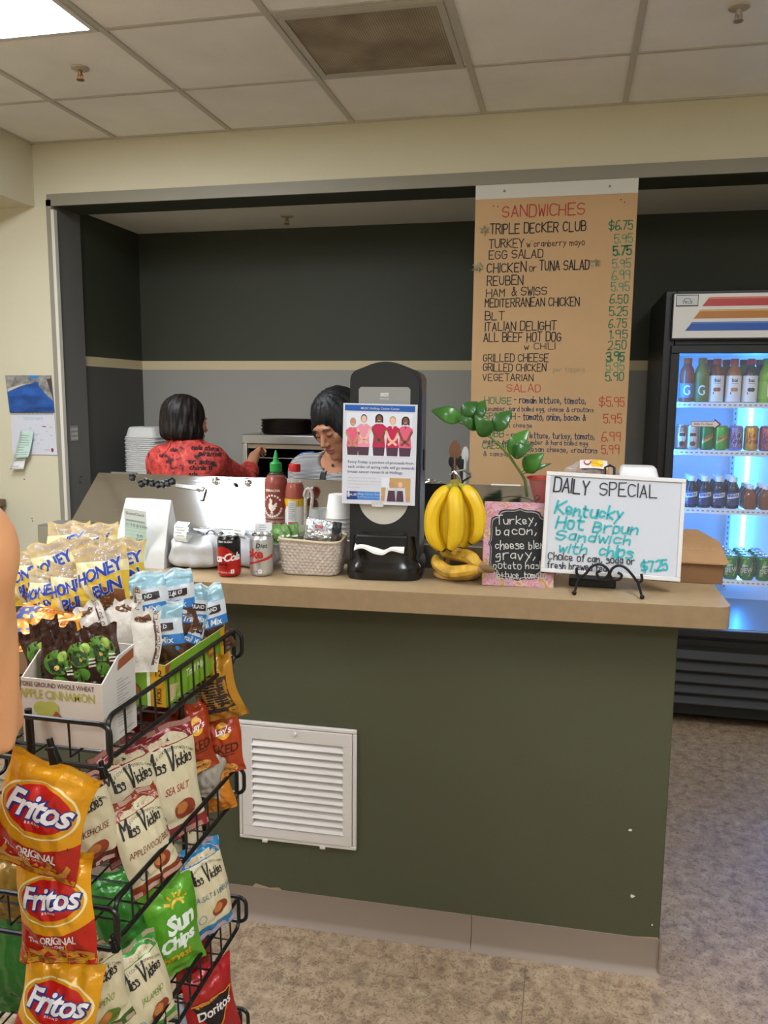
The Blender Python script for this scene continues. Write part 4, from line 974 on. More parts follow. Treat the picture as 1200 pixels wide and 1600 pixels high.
# ================================================================== BANANAS
yel = mat('#d9b21d', .42, var=.10, vscale=9, sss=.05); ripe = mat('#b8902c', .5, var=.5, vscale=26, detail=8); tipm = mat('#3a2a18', .8); stemm = mat('#9a9a32', .55)
wood = mat('#c49a5c', .4, var=.12, vscale=14, stretch=(1, 6, 1))
bsx, bsy = -.298, 2.275
t = thing('banana_stand', 'round pale wooden banana stand with a chrome hook on the counter', 'stand', (bsx, bsy, CT))
f = MB(); f.lathe([(0, 0), (.06, 0), (.068, .006), (.069, .013), (.062, .02), (0, .021)], 40); f.build('wooden_base', wood, t)
f = MB(); f.cyl((-.035, .03, .018), (-.035, .045, .10), .010, .009, 14); f.build('wooden_post', wood, t)
f = MB(); hk = [(-.035, .045, .09), (-.03, .055, .2), (.005, .06, .27), (.028, .05, .285), (.03, .02, .295), (.012, -.005, .308), (-.012, -.02, .305), (-.026, -.02, .292)]
hk2 = [Vector(a).lerp(Vector(b), k/6) for a, b in zip(hk, hk[1:]) for k in range(6)]
f.tube(hk2, .0032, 8); f.tube([(-.012, -.02, .305), (.004, -.022, .29), (.008, -.02, .275)], .003, 8); f.build('chrome_hook', CHROME, t)
def banana(pts, r, parent, m=yel, tip=True):
    P = [Vector(p) for p in pts]; n = len(P); Q = []
    for k in range(25):                                    # smooth curve through the given points
        s_ = k/24*(n-1); i = min(n-2, int(s_)); q = s_-i; a, b, c, d = P[max(0, i-1)], P[i], P[i+1], P[min(n-1, i+2)]
        Q.append(.5*((2*b)+(c-a)*q+(2*a-5*b+4*c-d)*q*q+(3*b-a-3*c+d)*q**3))
    rr = []
    for k in range(25):
        u = k/24; rr.append(r*(.34 if u < .10 else min(1, .34+.66*math.sin(min(1, (u-.10)/.25)*PI/2)) if u < .40 else (1 if u < .72 else max(.24, math.cos((u-.72)/.28*PI/2*.86)))))
    f = MB(); f.tube(Q, rr, 10, 0)
    o = f.build('banana', m, parent, smooth=35)
    o.data.materials.append(stemm if m is yel else mat('#8a6a3c', .7)); o.data.materials.append(tipm)
    for p in o.data.polygons:
        k = min(p.vertices)//10
        if k < 4: p.material_index = 1
        elif k >= 23: p.material_index = 2
    return o
cr = (bsx+.002, 2.24, CT+.272)
t = thing('banana_bunch', 'bunch of yellow bananas hanging from the hook of the banana stand', 'bananas', cr)
def wpt(px, py, y): p = at(px, py, y=y); return (p.x-cr[0], p.y-cr[1], p.z-cr[2])
for pts in ([(705, 757, 2.235), (692, 770, 2.215), (676, 800, 2.205), (677, 838, 2.205), (695, 861, 2.21)], [(708, 757, 2.235), (704, 775, 2.225), (697, 805, 2.225), (697, 840, 2.23), (700, 858, 2.235)],
        [(711, 758, 2.232), (711, 772, 2.2), (713, 800, 2.185), (712, 835, 2.185), (703, 861, 2.19)], [(714, 758, 2.24), (720, 775, 2.235), (727, 805, 2.235), (729, 835, 2.24), (722, 857, 2.24)],
        [(717, 757, 2.238), (731, 768, 2.225), (745, 795, 2.22), (746, 830, 2.22), (734, 850, 2.22)], [(709, 757, 2.245), (693, 772, 2.25), (682, 800, 2.255), (680, 840, 2.26), (688, 862, 2.26)]):
    banana([wpt(*p) for p in pts], .0215, t)
f = MB(); f.tube([wpt(702, 760, 2.238), wpt(706, 754, 2.236), wpt(714, 753, 2.236), wpt(720, 759, 2.24)], [.006, .009, .009, .006], 10); f.build('crown', mat('#8e7a30', .7), t)
cr = (bsx, bsy-.03, CT+.021)
t = thing('banana_bunch', 'pair of spotted overripe bananas lying on the wooden base', 'bananas', cr)
banana([wpt(*p) for p in ((768, 892, 2.15), (745, 890, 2.165), (722, 893, 2.185), (700, 893, 2.205), (683, 880, 2.22), (682, 866, 2.235))], .0185, t, ripe)
banana([wpt(*p) for p in ((768, 889, 2.155), (748, 882, 2.17), (733, 870, 2.195), (714, 866, 2.235), (697, 862, 2.245), (688, 856, 2.25))], .0185, t, ripe)
f = MB(); f.tube([wpt(752, 887, 2.162), wpt(764, 889, 2.152), wpt(772, 891, 2.15)], [.009, .011, .007], 10); f.build('crown', mat('#6a5434', .8), t)
# ================================================================== CHALK SIGN
M = sheet((-.122, 2.215, 1.2035), .099, .204, -.011); w, h = .194, .231
fr_m = bpy.data.materials.new('floral_paper'); fr_m.use_nodes = True; nt = fr_m.node_tree; b = nt.nodes['Principled BSDF']; b.inputs['Roughness'].default_value = .5
tc = nt.nodes.new('ShaderNodeTexCoord'); n = nt.nodes.new('ShaderNodeTexNoise'); n.inputs['Scale'].default_value = 24; n.inputs['Detail'].default_value = 4; n.inputs['Distortion'].default_value = 1.2; nt.links.new(tc.outputs['Object'], n.inputs['Vector'])
r = nt.nodes.new('ShaderNodeValToRGB'); el = r.color_ramp.elements
while len(el) < 7: el.new(.5)
for e, (p, c) in zip(el, ((.28, '#5a3e68'), (.38, '#b28aa8'), (.45, '#bb9499'), (.5, '#b5607c'), (.55, '#bba993'), (.62, '#a8704a'), (.72, '#b8a560'))): e.position = p; e.color = (*lin(c), 1)
nt.links.new(n.outputs['Fac'], r.inputs['Fac']); nt.links.new(r.outputs['Color'], b.inputs['Base Color'])
t = thing('chalk_sign', 'small floral-framed chalkboard sign listing sandwich fillings, leaning behind the bananas', 'sign'); place(t, M)
f = MB(); slab(f, Matrix.Identity(4), w, h, .012); f.build('frame', [fr_m], t, bevel=.0015)
def scallop(k):
    hw, hh = .083*k, .100*k; pts = []
    for sx, sy, a0 in ((1, 1, 0), (-1, 1, 1), (-1, -1, 2), (1, -1, 3)):
        q = []
        q += [(hw, .0), (hw-.006, .012), (hw-.004, hh-.034), (hw-.012, hh-.026), (hw-.024, hh-.022), (hw-.028, hh-.010), (hw-.044, hh-.005), (.016, hh-.006), (.0, hh)]
        q = [(x*sx, y*sy) for x, y in q]; pts += q if sx*sy > 0 else q[::-1]
    return chaikin(pts+pts[:1], 1)[:-1]
f = MB(); fn = localfn(); f.poly(scallop(1), fn, 0, .0006); f.poly(scallop(.965), fn, 1, .001); f.poly(scallop(.94), fn, 0, .0014)
def wr(f, M, s, px, py, px2, hpx, m, wt=.1, sc=.00182, fn=localfn(), eps=.002, jit=.2, slant=0., py2=None):
    x, y = PL(M, px, py); x2, y2 = PL(M, px2, py if py2 is None else py2); hh = hpx*sc; rot = math.atan2(y2-y, x2-x); L, _ = hand(s, hh, 0, 0, jit=jit, slant=slant); mx = max(p[0] for l in L for p in l)
    f.hand(s, x, y, hh, fn, m, hh*wt, eps, rot=rot, sx=math.hypot(x2-x, y2-y)/mx, jit=jit, slant=slant)
for s_, px, py, px2, hp in (('Turkey,', 775, 819, 838, 12), ('bacon,', 775, 836, 838, 13), ('cheese blend', 774, 858, 858, 12), ('gravy,', 774, 874, 836, 13), ('potato hash', 771, 889, 850, 10), ('lettuce, tomato', 776, 904, 853, 10)): wr(f, M, s_, px, py, px2, hp, 2, .11)
f.build('chalkboard', [mat('#161617', .7), mat('#8a8a86', .7), mat('#bdbcb6', .8)], t, smooth=0)
f = MB(); pa = [(-.07+.0058*k, h/2+.004+.012*math.sin(k/19*PI), -.006) for k in range(20)]+[(.046+.007*math.cos(a), h/2+.014+.007*math.sin(a), -.006) for a in [k*.5 for k in range(12)]]; f.tube(pa, .0009, 6); f.build('hanging_wire', mat('#2c2a28', .4, .8), t)
# ================================================================== WHITEBOARD ON ITS EASEL
M = sheet((.123, 2.225, 1.264), .076, .172, -.035); w, h = .362, .272
t = thing('whiteboard', 'white-framed dry erase board with the daily special, standing on a black easel', 'sign'); place(t, M)
f = MB(); slab(f, Matrix.Identity(4), w-.01, h-.01, .006); fn = localfn()
tq = mat('#2aa3a8', .5)
wr(f, M, 'DAILY', 865, 767, 919, 20, 1, .11, jit=.1, py2=773); wr(f, M, 'SPECIAL', 937, 774, 1026, 19, 1, .09, jit=.1, py2=778)
for s_, px, py, px2, py2, hp in (('Kentucky', 867, 802, 972, 814, 18), ('Hot', 869, 825, 912, 828, 18), ('Broun', 926, 831, 996, 835, 16), ('Sandwich', 868, 843, 984, 851, 15), ('with', 872, 862, 916, 867, 14), ('chips', 935, 868, 989, 872, 16)): wr(f, M, s_, px, py, px2, hp, 2, .17, slant=.15, py2=py2)
wr(f, M, 'Choice of', 856, 874, 914, 11, 1, .13, jit=.1, py2=878); wr(f, M, 'can, soda or', 918, 878, 991, 10, 1, .15, jit=.1, py2=882); wr(f, M, 'fresh brewed tea', 855, 888, 947, 11, 1, .13, jit=.1, py2=894); wr(f, M, '$7.25', 1003, 893, 1043, 13, 2, .2, jit=.25, py2=890)
f.build('board', [mat('#bcbfc6', .18, coat=.3), mat('#27262c', .5), tq], t, smooth=0)
f = MB(); e = .011
for lo, hi in (((-w/2, -h/2, -.009), (w/2, -h/2+e, .004)), ((-w/2, h/2-e, -.009), (w/2, h/2, .004)), ((-w/2, -h/2+e, -.009), (-w/2+e, h/2-e, .004)), ((w/2-e, -h/2+e, -.009), (w/2, h/2-e, .004))): f.box(lo, hi)
f.build('frame', mat('#cac8c6', .35), t, bevel=.0015)
def zp(x, y): return (840+x/3.871, 690+y/3.871)
ep = at(950, 932, z=CT); t = thing('easel', 'black wrought iron table easel with scrolled front holding the whiteboard', 'easel', (ep.x, ep.y, CT))
def sp(pts, y, n=5):
    P = [at(*zp(*p), y=y)-Vector((ep.x, ep.y, CT)) for p in pts]; Q = []
    for i in range(len(P)-1):
        a, b, c, d = P[max(0, i-1)], P[i], P[i+1], P[min(len(P)-1, i+2)]
        for k in range(n): q = k/n; Q.append(.5*((2*b)+(c-a)*q+(2*a-5*b+4*c-d)*q*q+(3*b-a-3*c+d)*q**3))
    return Q+[P[-1]]
iron = mat('#101011', .4, .3); f = MB(); yf = 2.185
f.tube(sp([(236, 765), (238, 798), (262, 815), (292, 798), (325, 758), (372, 742), (415, 762), (432, 796), (408, 824), (372, 820), (358, 795), (380, 782)], yf), .0036, 8)
f.tube(sp([(628, 800), (630, 838), (606, 848), (572, 806), (532, 764), (490, 750), (452, 768), (438, 806), (462, 834), (498, 830), (508, 806), (484, 792)], yf), .0036, 8)
f.build('scroll', iron, t)
for a, b in (((252, 818), (222, 915)), ((606, 850), (632, 940))):
    f = MB(); p0 = at(*zp(*a), y=yf); p1 = at(*zp(*b), z=CT+.006); d = Vector((ep.x, ep.y, CT)); f.cyl(p0-d, p1-d, .0036, n=8); f.ell(p1-d, (.0062, .0062, .0062), 0, None, 12, 8)
    q = Vector((p0.x, 2.30, p0.z+.01)); f.cyl(p0-d, q-d, .0034, n=8); f.build('front_leg', iron, t)
f = MB(); d = Vector((ep.x, ep.y, CT)); tp = at(953, 727, y=2.275); f.tube([Vector((tp.x-.012, 2.265, 1.36))-d, Vector((tp.x-.012, 2.278, tp.z-.006))-d, tp-d, Vector((tp.x+.012, 2.278, tp.z-.006))-d, Vector((tp.x+.012, 2.265, 1.36))-d], .0036, 8)
f.tube([Vector((tp.x, 2.277, 1.39))-d, Vector((tp.x, 2.33, 1.22))-d, Vector((tp.x, 2.42, CT+.003))-d], .0034, 8); f.build('back_leg', iron, t)
p = at(925, 918, z=CT); f = MB(); f.box((-.062, -.0, 0), (.062, .06, .022)); tag(f.build('black_tray', mat('#0e0e0f', .5), None, (p.x, p.y, CT), (0, 0, -.03), bevel=.003), 'low black tray on the counter under the whiteboard', 'tray')
# ================================================================== CUTTING IN A COCKTAIL GLASS
gx, gy = -.075, 2.35
t = thing('cocktail_glass', 'clear cone-shaped cocktail glass behind the chalk sign', 'glass', (gx, gy, CT))
f = MB(); f.lathe([(.04, 0), (.04, .003), (.006, .01), (.005, .15), (.018, .185), (.03, .22), (.055, .285), (.0535, .285), (.028, .222), (.014, .188), (0, .175)], 32, cap=False); f.build('glass_wall', film((235, 238, 235), .07, .04, 0.), t)
f = MB(); f.lathe([(0, .205), (.02, .205), (.042, .288), (.046, .288), (.046, .283), (.0405, .28), (.019, .2), (0, .2)], 32, cap=False); o = f.build('red_cup', mat('#a8301f', .4), None, (gx+.008, gy, CT)); tag(o, 'small red plastic cup nested in the cocktail glass', 'cup')
leaf_m = mat('#2f5c24', .28, var=.18, vscale=30, coat=.2); leaf_l = mat('#3d7229', .28, var=.15, vscale=30, coat=.2)
def z3(x, y): return (640+x/5.4545, 620+y/5.4545)
t = thing('plant_cutting', 'arching green plant cutting with glossy leaves standing in the cocktail glass', 'plant', (gx-.03, gy-.01, CT+.22))
B0 = Vector((gx-.03, gy-.01, CT+.22))
SP = [(1000, 850, 2.345), (985, 710, 2.325), (930, 620, 2.315), (850, 505, 2.3), (770, 415, 2.29), (690, 345, 2.285), (580, 282, 2.28), (460, 235, 2.275), (395, 212, 2.27), (285, 214, 2.27)]
P = [at(*z3(x, y), y=yy)-B0 for x, y, yy in SP]; f = MB(); f.tube(P, [.0042, .0042, .004, .0038, .0034, .003, .0027, .0022, .0016, .0008], 8); f.build('stem', mat('#5f7434', .5), t)
for i, (bx, by, tx, ty, wd, dy_) in enumerate(((450, 190, 196, 118, 95, -.02), (450, 170, 572, 45, 85, .02), (545, 205, 638, 35, 85, .03), (585, 280, 428, 168, 60, -.025), (690, 335, 562, 165, 100, -.03), (712, 290, 862, 122, 95, .02), (850, 490, 1006, 288, 100, .01), (862, 492, 1042, 420, 85, -.03), (970, 630, 1136, 488, 105, -.02), (985, 650, 1205, 570, 30, .02))):
    k = min(range(len(SP)), key=lambda q: (SP[q][0]-bx)**2+(SP[q][1]-by)**2); y0 = SP[k][2]
    b0 = at(*z3(bx, by), y=y0)-B0; t0 = at(*z3(tx+(tx-bx)*.06, ty+(ty-by)*.06), y=y0+dy_)-B0; ax = t0-b0; n_ = Vector((0, -1, .25)); sd = ax.cross(n_).normalized(); nn = sd.cross(ax).normalized(); W2 = wd/5.4545*.0018*.8
    def lf(u, v): q = (u-.5)*2; pr_ = abs(math.sin(PI*v**.8))**.9*(1.1-.3*v); return b0+ax*v+sd*(q*W2*pr_)+nn*(.012*math.sin(PI*v)-.14*W2*(1-abs(q)**1.5)*pr_*-1-.1*W2)
    f = MB(); f.grid(lf, 8, 14); L = f.build('leaf', leaf_l if i in (6, 8, 0) else leaf_m, t); so = L.modifiers.new('s', 'SOLIDIFY'); so.thickness = .0008
    st = MB(); st.tube([b0-ax.normalized()*.012, b0+ax*.02], .0014, 6); s_o = st.build('leaf_stalk', mat('#5f7434', .5), L)
# ================================================================== BEHIND THE WHITEBOARD: bread, foam boxes, carton
foam = mat('#d9d9d7', .55)
def foambox(label, loc, s=.062, h=.085, rz=0., clear=False, group=None):
    t = thing('takeaway_box', label, 'box', loc, (0, 0, rz), group)
    f = MB(); f.lathe([(0, 0), (s*.84, 0), (s, h*.48), (s*1.05, h*.5), (s*1.05, h*.53), (0, h*.53)], 32, 0, sq=6); f.build('tray', film((225, 232, 238), .45, .1, .3, 60) if clear else foam, t)
    f = MB(); f.lathe([(s*1.05, h*.53), (s*1.05, h*.56), (s, h*.58), (s*.86, h*.94), (s*.78, h), (0, h)], 32, 0, sq=6); f.build('lid', foam, t); return t
nm_ = ['lowest', 'second', 'third', 'topmost']
for k in range(4): foambox('%s white-lidded takeaway box of the stack behind the right half of the whiteboard' % nm_[k], (.205, 2.53, CT+.078*k), .058, .0775, clear=k == 3, group='takeaway boxes behind the whiteboard')
for k in range(3): foambox('%s white foam box of the hidden stack carrying the bread bag' % ['lowest', 'middle', 'topmost'][k], (.075, 2.54, CT+.0885*k), .06, .088, group='boxes under the bread')
t = thing('bread_bag', 'bag of buns in clear film with a red, white and yellow wrapper label', 'bread', (.075, 2.53, CT+.266))
bun = mat('#b5814a', .6, var=.2, vscale=20); first = None
for k in range(4):
    f = MB(); f.ell((-.036+.024*k, -.012, .026), (.0135, .032, .026), 0, None, 16, 10); f.build('bun', bun, t)
f = MB()
def bg(u, v): a = 2*PI*u; b = PI*(v-.5); x, y, z = math.cos(a)*math.cos(b), math.sin(a)*math.cos(b), math.sin(b); return ((-.012+.074*x)*(1), .05*y*(1 if x > -.6 else .6), max(0, .028+.03*z*(1 if x > -.5 else .6)+.003*math.sin(9*x+7*y)))
f.grid(bg, 36, 18); f.build('clear_wrapper', film((235, 235, 240), .25, .08, .8, 50), t)
f = MB(); fw = lambda x, y: (x, -.0+y*.8-.035, .055+.012*math.cos((y)*30)*1-.0+(.006 if y > 0 else 0)); 
f.grid(lambda u, v: (-.04+.08*u, -.052+.05*v, .040+.022*math.sin(v*PI/2)-.1*(u-.45)**2*.06/.06*.12), 12, 8, mf=lambda u, v: 1 if .42 < u < .8 and .1 < v < .85 else 0)
fx2 = lambda x, y: (x, -.052+.05*y-.0012, .0405+.022*math.sin(y*PI/2)-.012*(( x+.04)/.08-.45)**2)
f.disc(-.018, .5, .011, .28, fx2, 2, .0012, n=16, rings=1); f.disc(-.018, .5, .008, .2, fx2, 0, .0018, n=16, rings=1); f.text('NS', -.018, .4, .008, fx2, 2, .0024); f.text('12', .004, .35, .011, fx2, 2, .0024, 0, .02); f.disc(.020, .5, .008, .2, fx2, 3, .0014, n=14, rings=1)
f.build('wrapper_label', [mat('#dcd8d2', .4), mat('#e0b22a', .4), mat('#b02a26', .4), mat('#e8d24a', .4)], t, smooth=0)
f = MB(); f.box((-.045, -.045, .0), (.06, -.042, .014)); f.build('blue_band', mat('#1d3a7c', .4), t)
card = mat('#a9825a', .75, var=.06, vscale=20); cardd = mat('#7d5b3b', .8, var=.06, vscale=20)
t = thing('cardboard_box', 'brown cardboard carton with a notched lid at the right end of the counter', 'box', (.345, 2.49, CT))
f = MB(); f.box((-.10, -.125, 0), (.088, .125, .058)); f.build('carton', cardd, t, bevel=.002)
f = MB(); pts = []
zl = lambda y: .062+.052*(y+.13)/.26
pp = [(-.11, -.132), (.088, -.135), (.098, -.130), (.101, -.119), (.10, .035), (.052, .13), (.02, .13), (-.02, .10), (-.11, .09)]
v = [(x, y, zl(y)) for x, y in pp]; n = len(v); f.add(v+[(x, y, z-.004) for x, y, z in v], [tuple(range(n)), tuple(range(2*n-1, n-1, -1))]+[(i, n+i, n+(i+1) % n, (i+1) % n) for i in range(n)])
for k in range(9): x = -.09+.02*k; f.add([(x, -.03, zl(-.03)+.0005), (x+.009, -.03, zl(-.03)+.0005), (x+.009, -.0275, zl(-.0275)+.0005), (x, -.0275, zl(-.0275)+.0005)], [(0, 1, 2, 3)], 1)
f.build('lid', [card, mat('#c2a884', .8)], t, smooth=0)
f = MB(); f.box((-.10, -.126, .0565), (.09, .126, .0585)); f.build('inner_flap', card, t, smooth=0)
# ================================================================== ON THE PREP TABLE
pw, py_ = .976, 2.80
p = at(714, 740, y=2.93); t = thing('utensil_crock', 'steel crock holding the cooks\' spoons behind the prep table lid', 'crock', (p.x, 2.93, pw))
f = MB(); f.lathe([(0, 0), (.05, 0), (.055, .005), (.055, .24), (.057, .245), (.053, .245), (.05, .02), (0, .02)], 28); f.build('crock_wall', STEEL, t)
def utensil(name, label, hx, hy, w_, h_, m, slot=False, sx=0):
    q = at(hx, hy, y=2.93); b0 = Vector((p.x+sx, 2.93, pw+.025)); o = thing(name, label, 'utensil', b0, group=None); d = q-b0; f = MB()
    f.tube([(0, 0, 0), d*.5, d*.85, d], [.006, .006, .006, .005], 8); f.build('handle', m, o)
    f = MB(); u_ = d.normalized(); s_ = u_.cross(Vector((0, -1, 0))).normalized()
    f.grid(lambda u, v: d+u_*((v-.45)*h_)+s_*((u-.5)*w_*math.sin(PI*min(.98, max(.02, v)))**.5)+Vector((0, .008*(1-(2*u-1)**2)*math.sin(PI*v), 0)), 8, 10); f.grid(lambda u, v: d+u_*((v-.45)*h_)+s_*((u-.5)*w_*math.sin(PI*min(.98, max(.02, v)))**.5)+Vector((0, -.002-.002*math.sin(PI*v), 0)), 8, 10, flip=True)
    f.build('head', m, o); return o
utensil('wooden_spoon', 'brown wooden spoon standing tallest in the utensil crock', 711, 706, .042, .075, mat('#6f472c', .6), sx=-.005)
utensil('spatula', 'black slotted spatula left of the wooden spoon in the crock', 708, 722, .034, .05, mat('#141414', .4), sx=-.02)
utensil('spatula', 'black spatula right of the wooden spoon in the crock', 721, 724, .034, .05, mat('#1a1a1a', .4), sx=.012)
utensil('spatula', 'pale grey rubber spatula at the right side of the crock', 727, 712, .026, .06, mat('#b3b1aa', .5), sx=.028)
f = MB(); p = at(672, 760, y=2.72); f.lathe([(0, 0), (.06, 0), (.062, .30), (.0, .30)], 20, sq=5); tag(f.build('steel_insert', STEEL, None, (p.x, 2.74, pw)), 'tall steel insert pan behind the prep table lid under crumpled foil', 'pan')
R = random.Random(5)
f = MB(); f.ell((0, 0, .02), (.05, .035, .022), 0, None, 22, 12, fn=lambda x, y, z: (x+R.uniform(-.004, .004), y+R.uniform(-.004, .004), max(0, z+R.uniform(-.004, .004)))); tag(f.build('foil_lump', mat('#c9c9c8', .2, 1.), None, (p.x, 2.74, pw+.3005), smooth=0), 'crumpled lump of silver foil beside the napkin dispenser, above the steel lid', 'foil')
f = MB(); q = at(790, 757, y=2.74); f.box((-.05, 0, 0), (.05, .012, q.z-pw)); tag(f.build('cutting_board', mat('#dedcd6', .5), None, (q.x, 2.74, pw), bevel=.004), 'white cutting board standing on edge behind the steel lid', 'cutting board')
# magnets, clips and opener stuck along the top of the lid
LM = sheet((-1.2, 2.5415, 1.241), 0, math.atan2(.083, .168)); kb = mat('#161619', .35)
first = None
for i, (px, py) in enumerate(((207, 746), (221, 756), (229, 753), (238, 755), (247, 757), (255, 757), (262, 755), (269, 752))):
    x, y = PL(LM, px, py); lb = ['first', 'second', 'third', 'fourth', 'fifth', 'sixth', 'seventh', 'eighth'][i]+' black bulldog clip from the left on the steel lid'
    if first is None:
        f = MB(); f.box((-.0085, -.010, .001), (.0085, .010, .010)); f.cyl((-.008, .006, .011), (.008, .006, .011), .004, n=10); first = f.build('bulldog_clip', kb, None, bevel=.002); tag(first, lb, 'clip', 'black clips on the lid'); o = first
    else: o = first.copy(); COL.objects.link(o); o['label'] = lb
    o.matrix_world = LM @ Matrix.Translation((x, y, 0)) @ Matrix.Rotation(.5*math.sin(i*2.1), 4, 'Z')
def onlid(f, name, label, cat, px, py, m, rz=0.): x, y = PL(LM, px, py); o = f.build(name, m); o.matrix_world = LM @ Matrix.Translation((x, y, 0)) @ Matrix.Rotation(rz, 4, 'Z'); return tag(o, label, cat)
f = MB(); f.box((-.055, -.006, .001), (.04, .006, .006)); f.cyl((.03, 0, .007), (.055, -.004, .007), .010, n=12); f.box((.045, -.04, .002), (.06, -.0, .010)); onlid(f, 'bottle_opener', 'chrome bottle opener magnet at the end of the row of black clips', 'opener', 298, 762, CHROME, -.1)
for px, py, r_, m_, lb in ((337.5, 752, .013, CHROME, 'round chrome magnet knob right of the bottle opener on the lid'), (369, 758, .0065, kb, 'tiny black round magnet between two chrome ones on the lid'), (388, 755, .012, CHROME, 'chrome ring magnet nearest the chili sauce bottle on the lid')):
    f = MB(); f.lathe([(0, .0005), (r_, .0005), (r_*1.02, .004), (r_*.7, .007), (r_*.75, .012), (r_*.5, .014), (0, .014)], 20); onlid(f, 'magnet', lb, 'magnet', px, py, m_)
# ================================================================== AGAINST THE BACK WALL: work table, oven, pans, foam boxes
t = thing('work_table', 'steel work table along the kitchen back wall under the oven', 'table', (-1.6, 4.5, 0))
f = MB(); f.box((-1.08, -.34, .865), (1.05, .34, .905)); f.build('table_top', STEEL, t, bevel=.003)
f = MB(); f.box((-1.02, -.3, .25), (1.0, .3, .27)); f.build('undershelf', STEEL, t)
for x in (-1.0, .98):
    for y in (-.29, .29): f = MB(); f.cyl((x, y, 0), (x, y, .866), .02, n=12); f.build('leg', STEEL, t)
ox0, ox1, oy0, oy1, oz0, oz1 = -1.755, -1.12, 4.20, 4.75, .925, 1.388
t = thing('pizza_oven', 'open steel countertop oven with a dark inside and wire racks', 'oven', (0, 0, 0))
f = MB(); f.box((ox0, oy0, oz1-.05), (ox1, oy1, oz1)); f.box((ox0, oy0, oz0), (ox1, oy1, oz0+.03)); f.box((ox0, oy0, oz0+.03), (ox0+.03, oy1, oz1-.05)); f.box((ox1-.03, oy0, oz0+.03), (ox1, oy1, oz1-.05)); f.box((ox0+.03, oy1-.02, oz0+.03), (ox1-.03, oy1, oz1-.05)); f.build('shell', mat('#a9a8a4', .35, .9), t, bevel=.004)
f = MB(); f.box((ox0+.0305, oy0+.01, oz1-.075), (ox1-.0305, oy0+.05, oz1-.0505)); f.build('lit_inner_strip', mat('#8a7a64', .5, .3), t, smooth=0)  # tan strip paints in the lit inner back of the oven
f = MB(); f.box((ox0+.0305, oy1-.03, oz0+.031), (ox1-.0305, oy1-.021, oz1-.051)); f.box((ox0+.0305, oy0+.02, oz0+.031), (ox0+.0345, oy1-.03, oz1-.051)); f.box((ox1-.0345, oy0+.02, oz0+.031), (ox1-.0305, oy1-.03, oz1-.051)); f.box((ox0+.0345, oy0+.02, oz0+.0305), (ox1-.0345, oy1-.03, oz0+.034)); f.build('oven_lining', mat('#0d0c0c', .6), t, smooth=0)
for z in (1.15, 1.26):
    f = MB(); 
    for k in range(14): x = ox0+.04+k*.042; f.cyl((x, oy0+.02, z), (x, oy1-.035, z), .002, n=6)
    f.cyl((ox0+.035, oy0+.02, z), (ox1-.035, oy0+.02, z), .003, n=6); f.cyl((ox0+.035, oy1-.04, z), (ox1-.035, oy1-.04, z), .003, n=6); f.build('wire_rack', mat('#6d6a66', .35, .9), t)
for x in (ox0+.05, ox1-.05):
    for y in (oy0+.05, oy1-.05): f = MB(); f.cyl((x, y, .905), (x, y, oz0), .015, n=12); f.build('foot', kb, t)
f = MB(); f.tube([(-.045, 0, -.004), (-.02, -.006, .008), (.01, -.004, .012), (.05, 0, .018)], [.006, .012, .014, .01], 10); q = at(474, 722, y=4.19); tag(f.build('blue_cloth', mat('#1f57b4', .6), None, (q.x, oy0+.03, 1.275)), 'scrap of bright blue cloth on the oven rack beside the striped cook', 'cloth')
pan = mat('#2b211c', .4, .6, var=.3, vscale=30); first = None; q = at(441, 677, y=4.36)
for k in range(11):
    lb = 'topmost dark round pan of the stack on the oven' if k == 10 else 'dark round pan lower in the stack on top of the oven'
    if first is None:
        f = MB(); f.lathe([(0, 0), (.138, 0), (.148, .010), (.152, .010), (.152, .0125), (.1475, .0125), (.137, .0025), (0, .0025)], 40); first = f.build('pizza_pan', pan, None, (q.x+.03, 4.38, oz1+.001)); tag(first, lb, 'pan', 'dark pans on the oven')
    else: dup(first, (q.x+.03+.004*math.sin(k*2.3), 4.38+.003*math.cos(k*1.7), oz1+.001+.0068*k), None, lb)
first = None; q = at(230, 700, y=4.5)
for k in range(38):
    lb = 'topmost white foam box of the tall stack in the kitchen corner' if k == 37 else 'nested white foam box inside the tall corner stack, below the top one'
    z = .906+.0118*k
    if first is None:
        f = MB(); f.lathe([(.100, 0), (.104, .002), (.104, .007), (.098, .010), (.086, .058), (.076, .066), (0, .066)], 36, 0, sq=7, cap=False); first = f.build('foam_box', mat('#d4d4d0', .6), None, (q.x, 4.5, z)); tag(first, lb, 'box', 'white foam boxes in the corner')
    else: dup(first, (q.x+.0018*math.sin(k*3.1), 4.5, z), None, lb)
# ================================================================== ON THE LEFT WALL: calendar, slips, notice; side cabinet
def quad(f, pxs, y, th, m=0):
    v = [at(px, py, y=y) for px, py in pxs]; f.add([tuple(p) for p in v]+[(p.x, p.y+th, p.z) for p in v], [(3, 2, 1, 0), (4, 5, 6, 7)]+[(i, (i+1) % 4, 4+(i+1) % 4, 4+i) for i in range(4)], m)
    a, b, c, d = v
    return lambda u, w_: tuple((d*(1-u)+c*u)*(1-w_)+(a*(1-u)+b*u)*w_)
yc_ = YW-.006
t = thing('wall_calendar', 'spiral wall calendar with a blue river photo over a December page', 'calendar', (0, 0, 0))
rv = mat('#1f4f96', .3, var=.5, vscale=9, stretch=(1, 1, 3)); sh_ = mat('#8d8a86', .6, var=.5, vscale=40, detail=6)
f = MB(); fn = quad(f, [(8, 586.5), (79.5, 586.5), (85, 644.5), (15, 644.5)], yc_, .003)
f.poly([(0, 1), (1, 1), (1, .83), (.0, .80)], fn, 1, .0006); f.poly([(.5, 1), (.75, 1), (.68, .9), (.55, .92)], fn, 2, .0009)
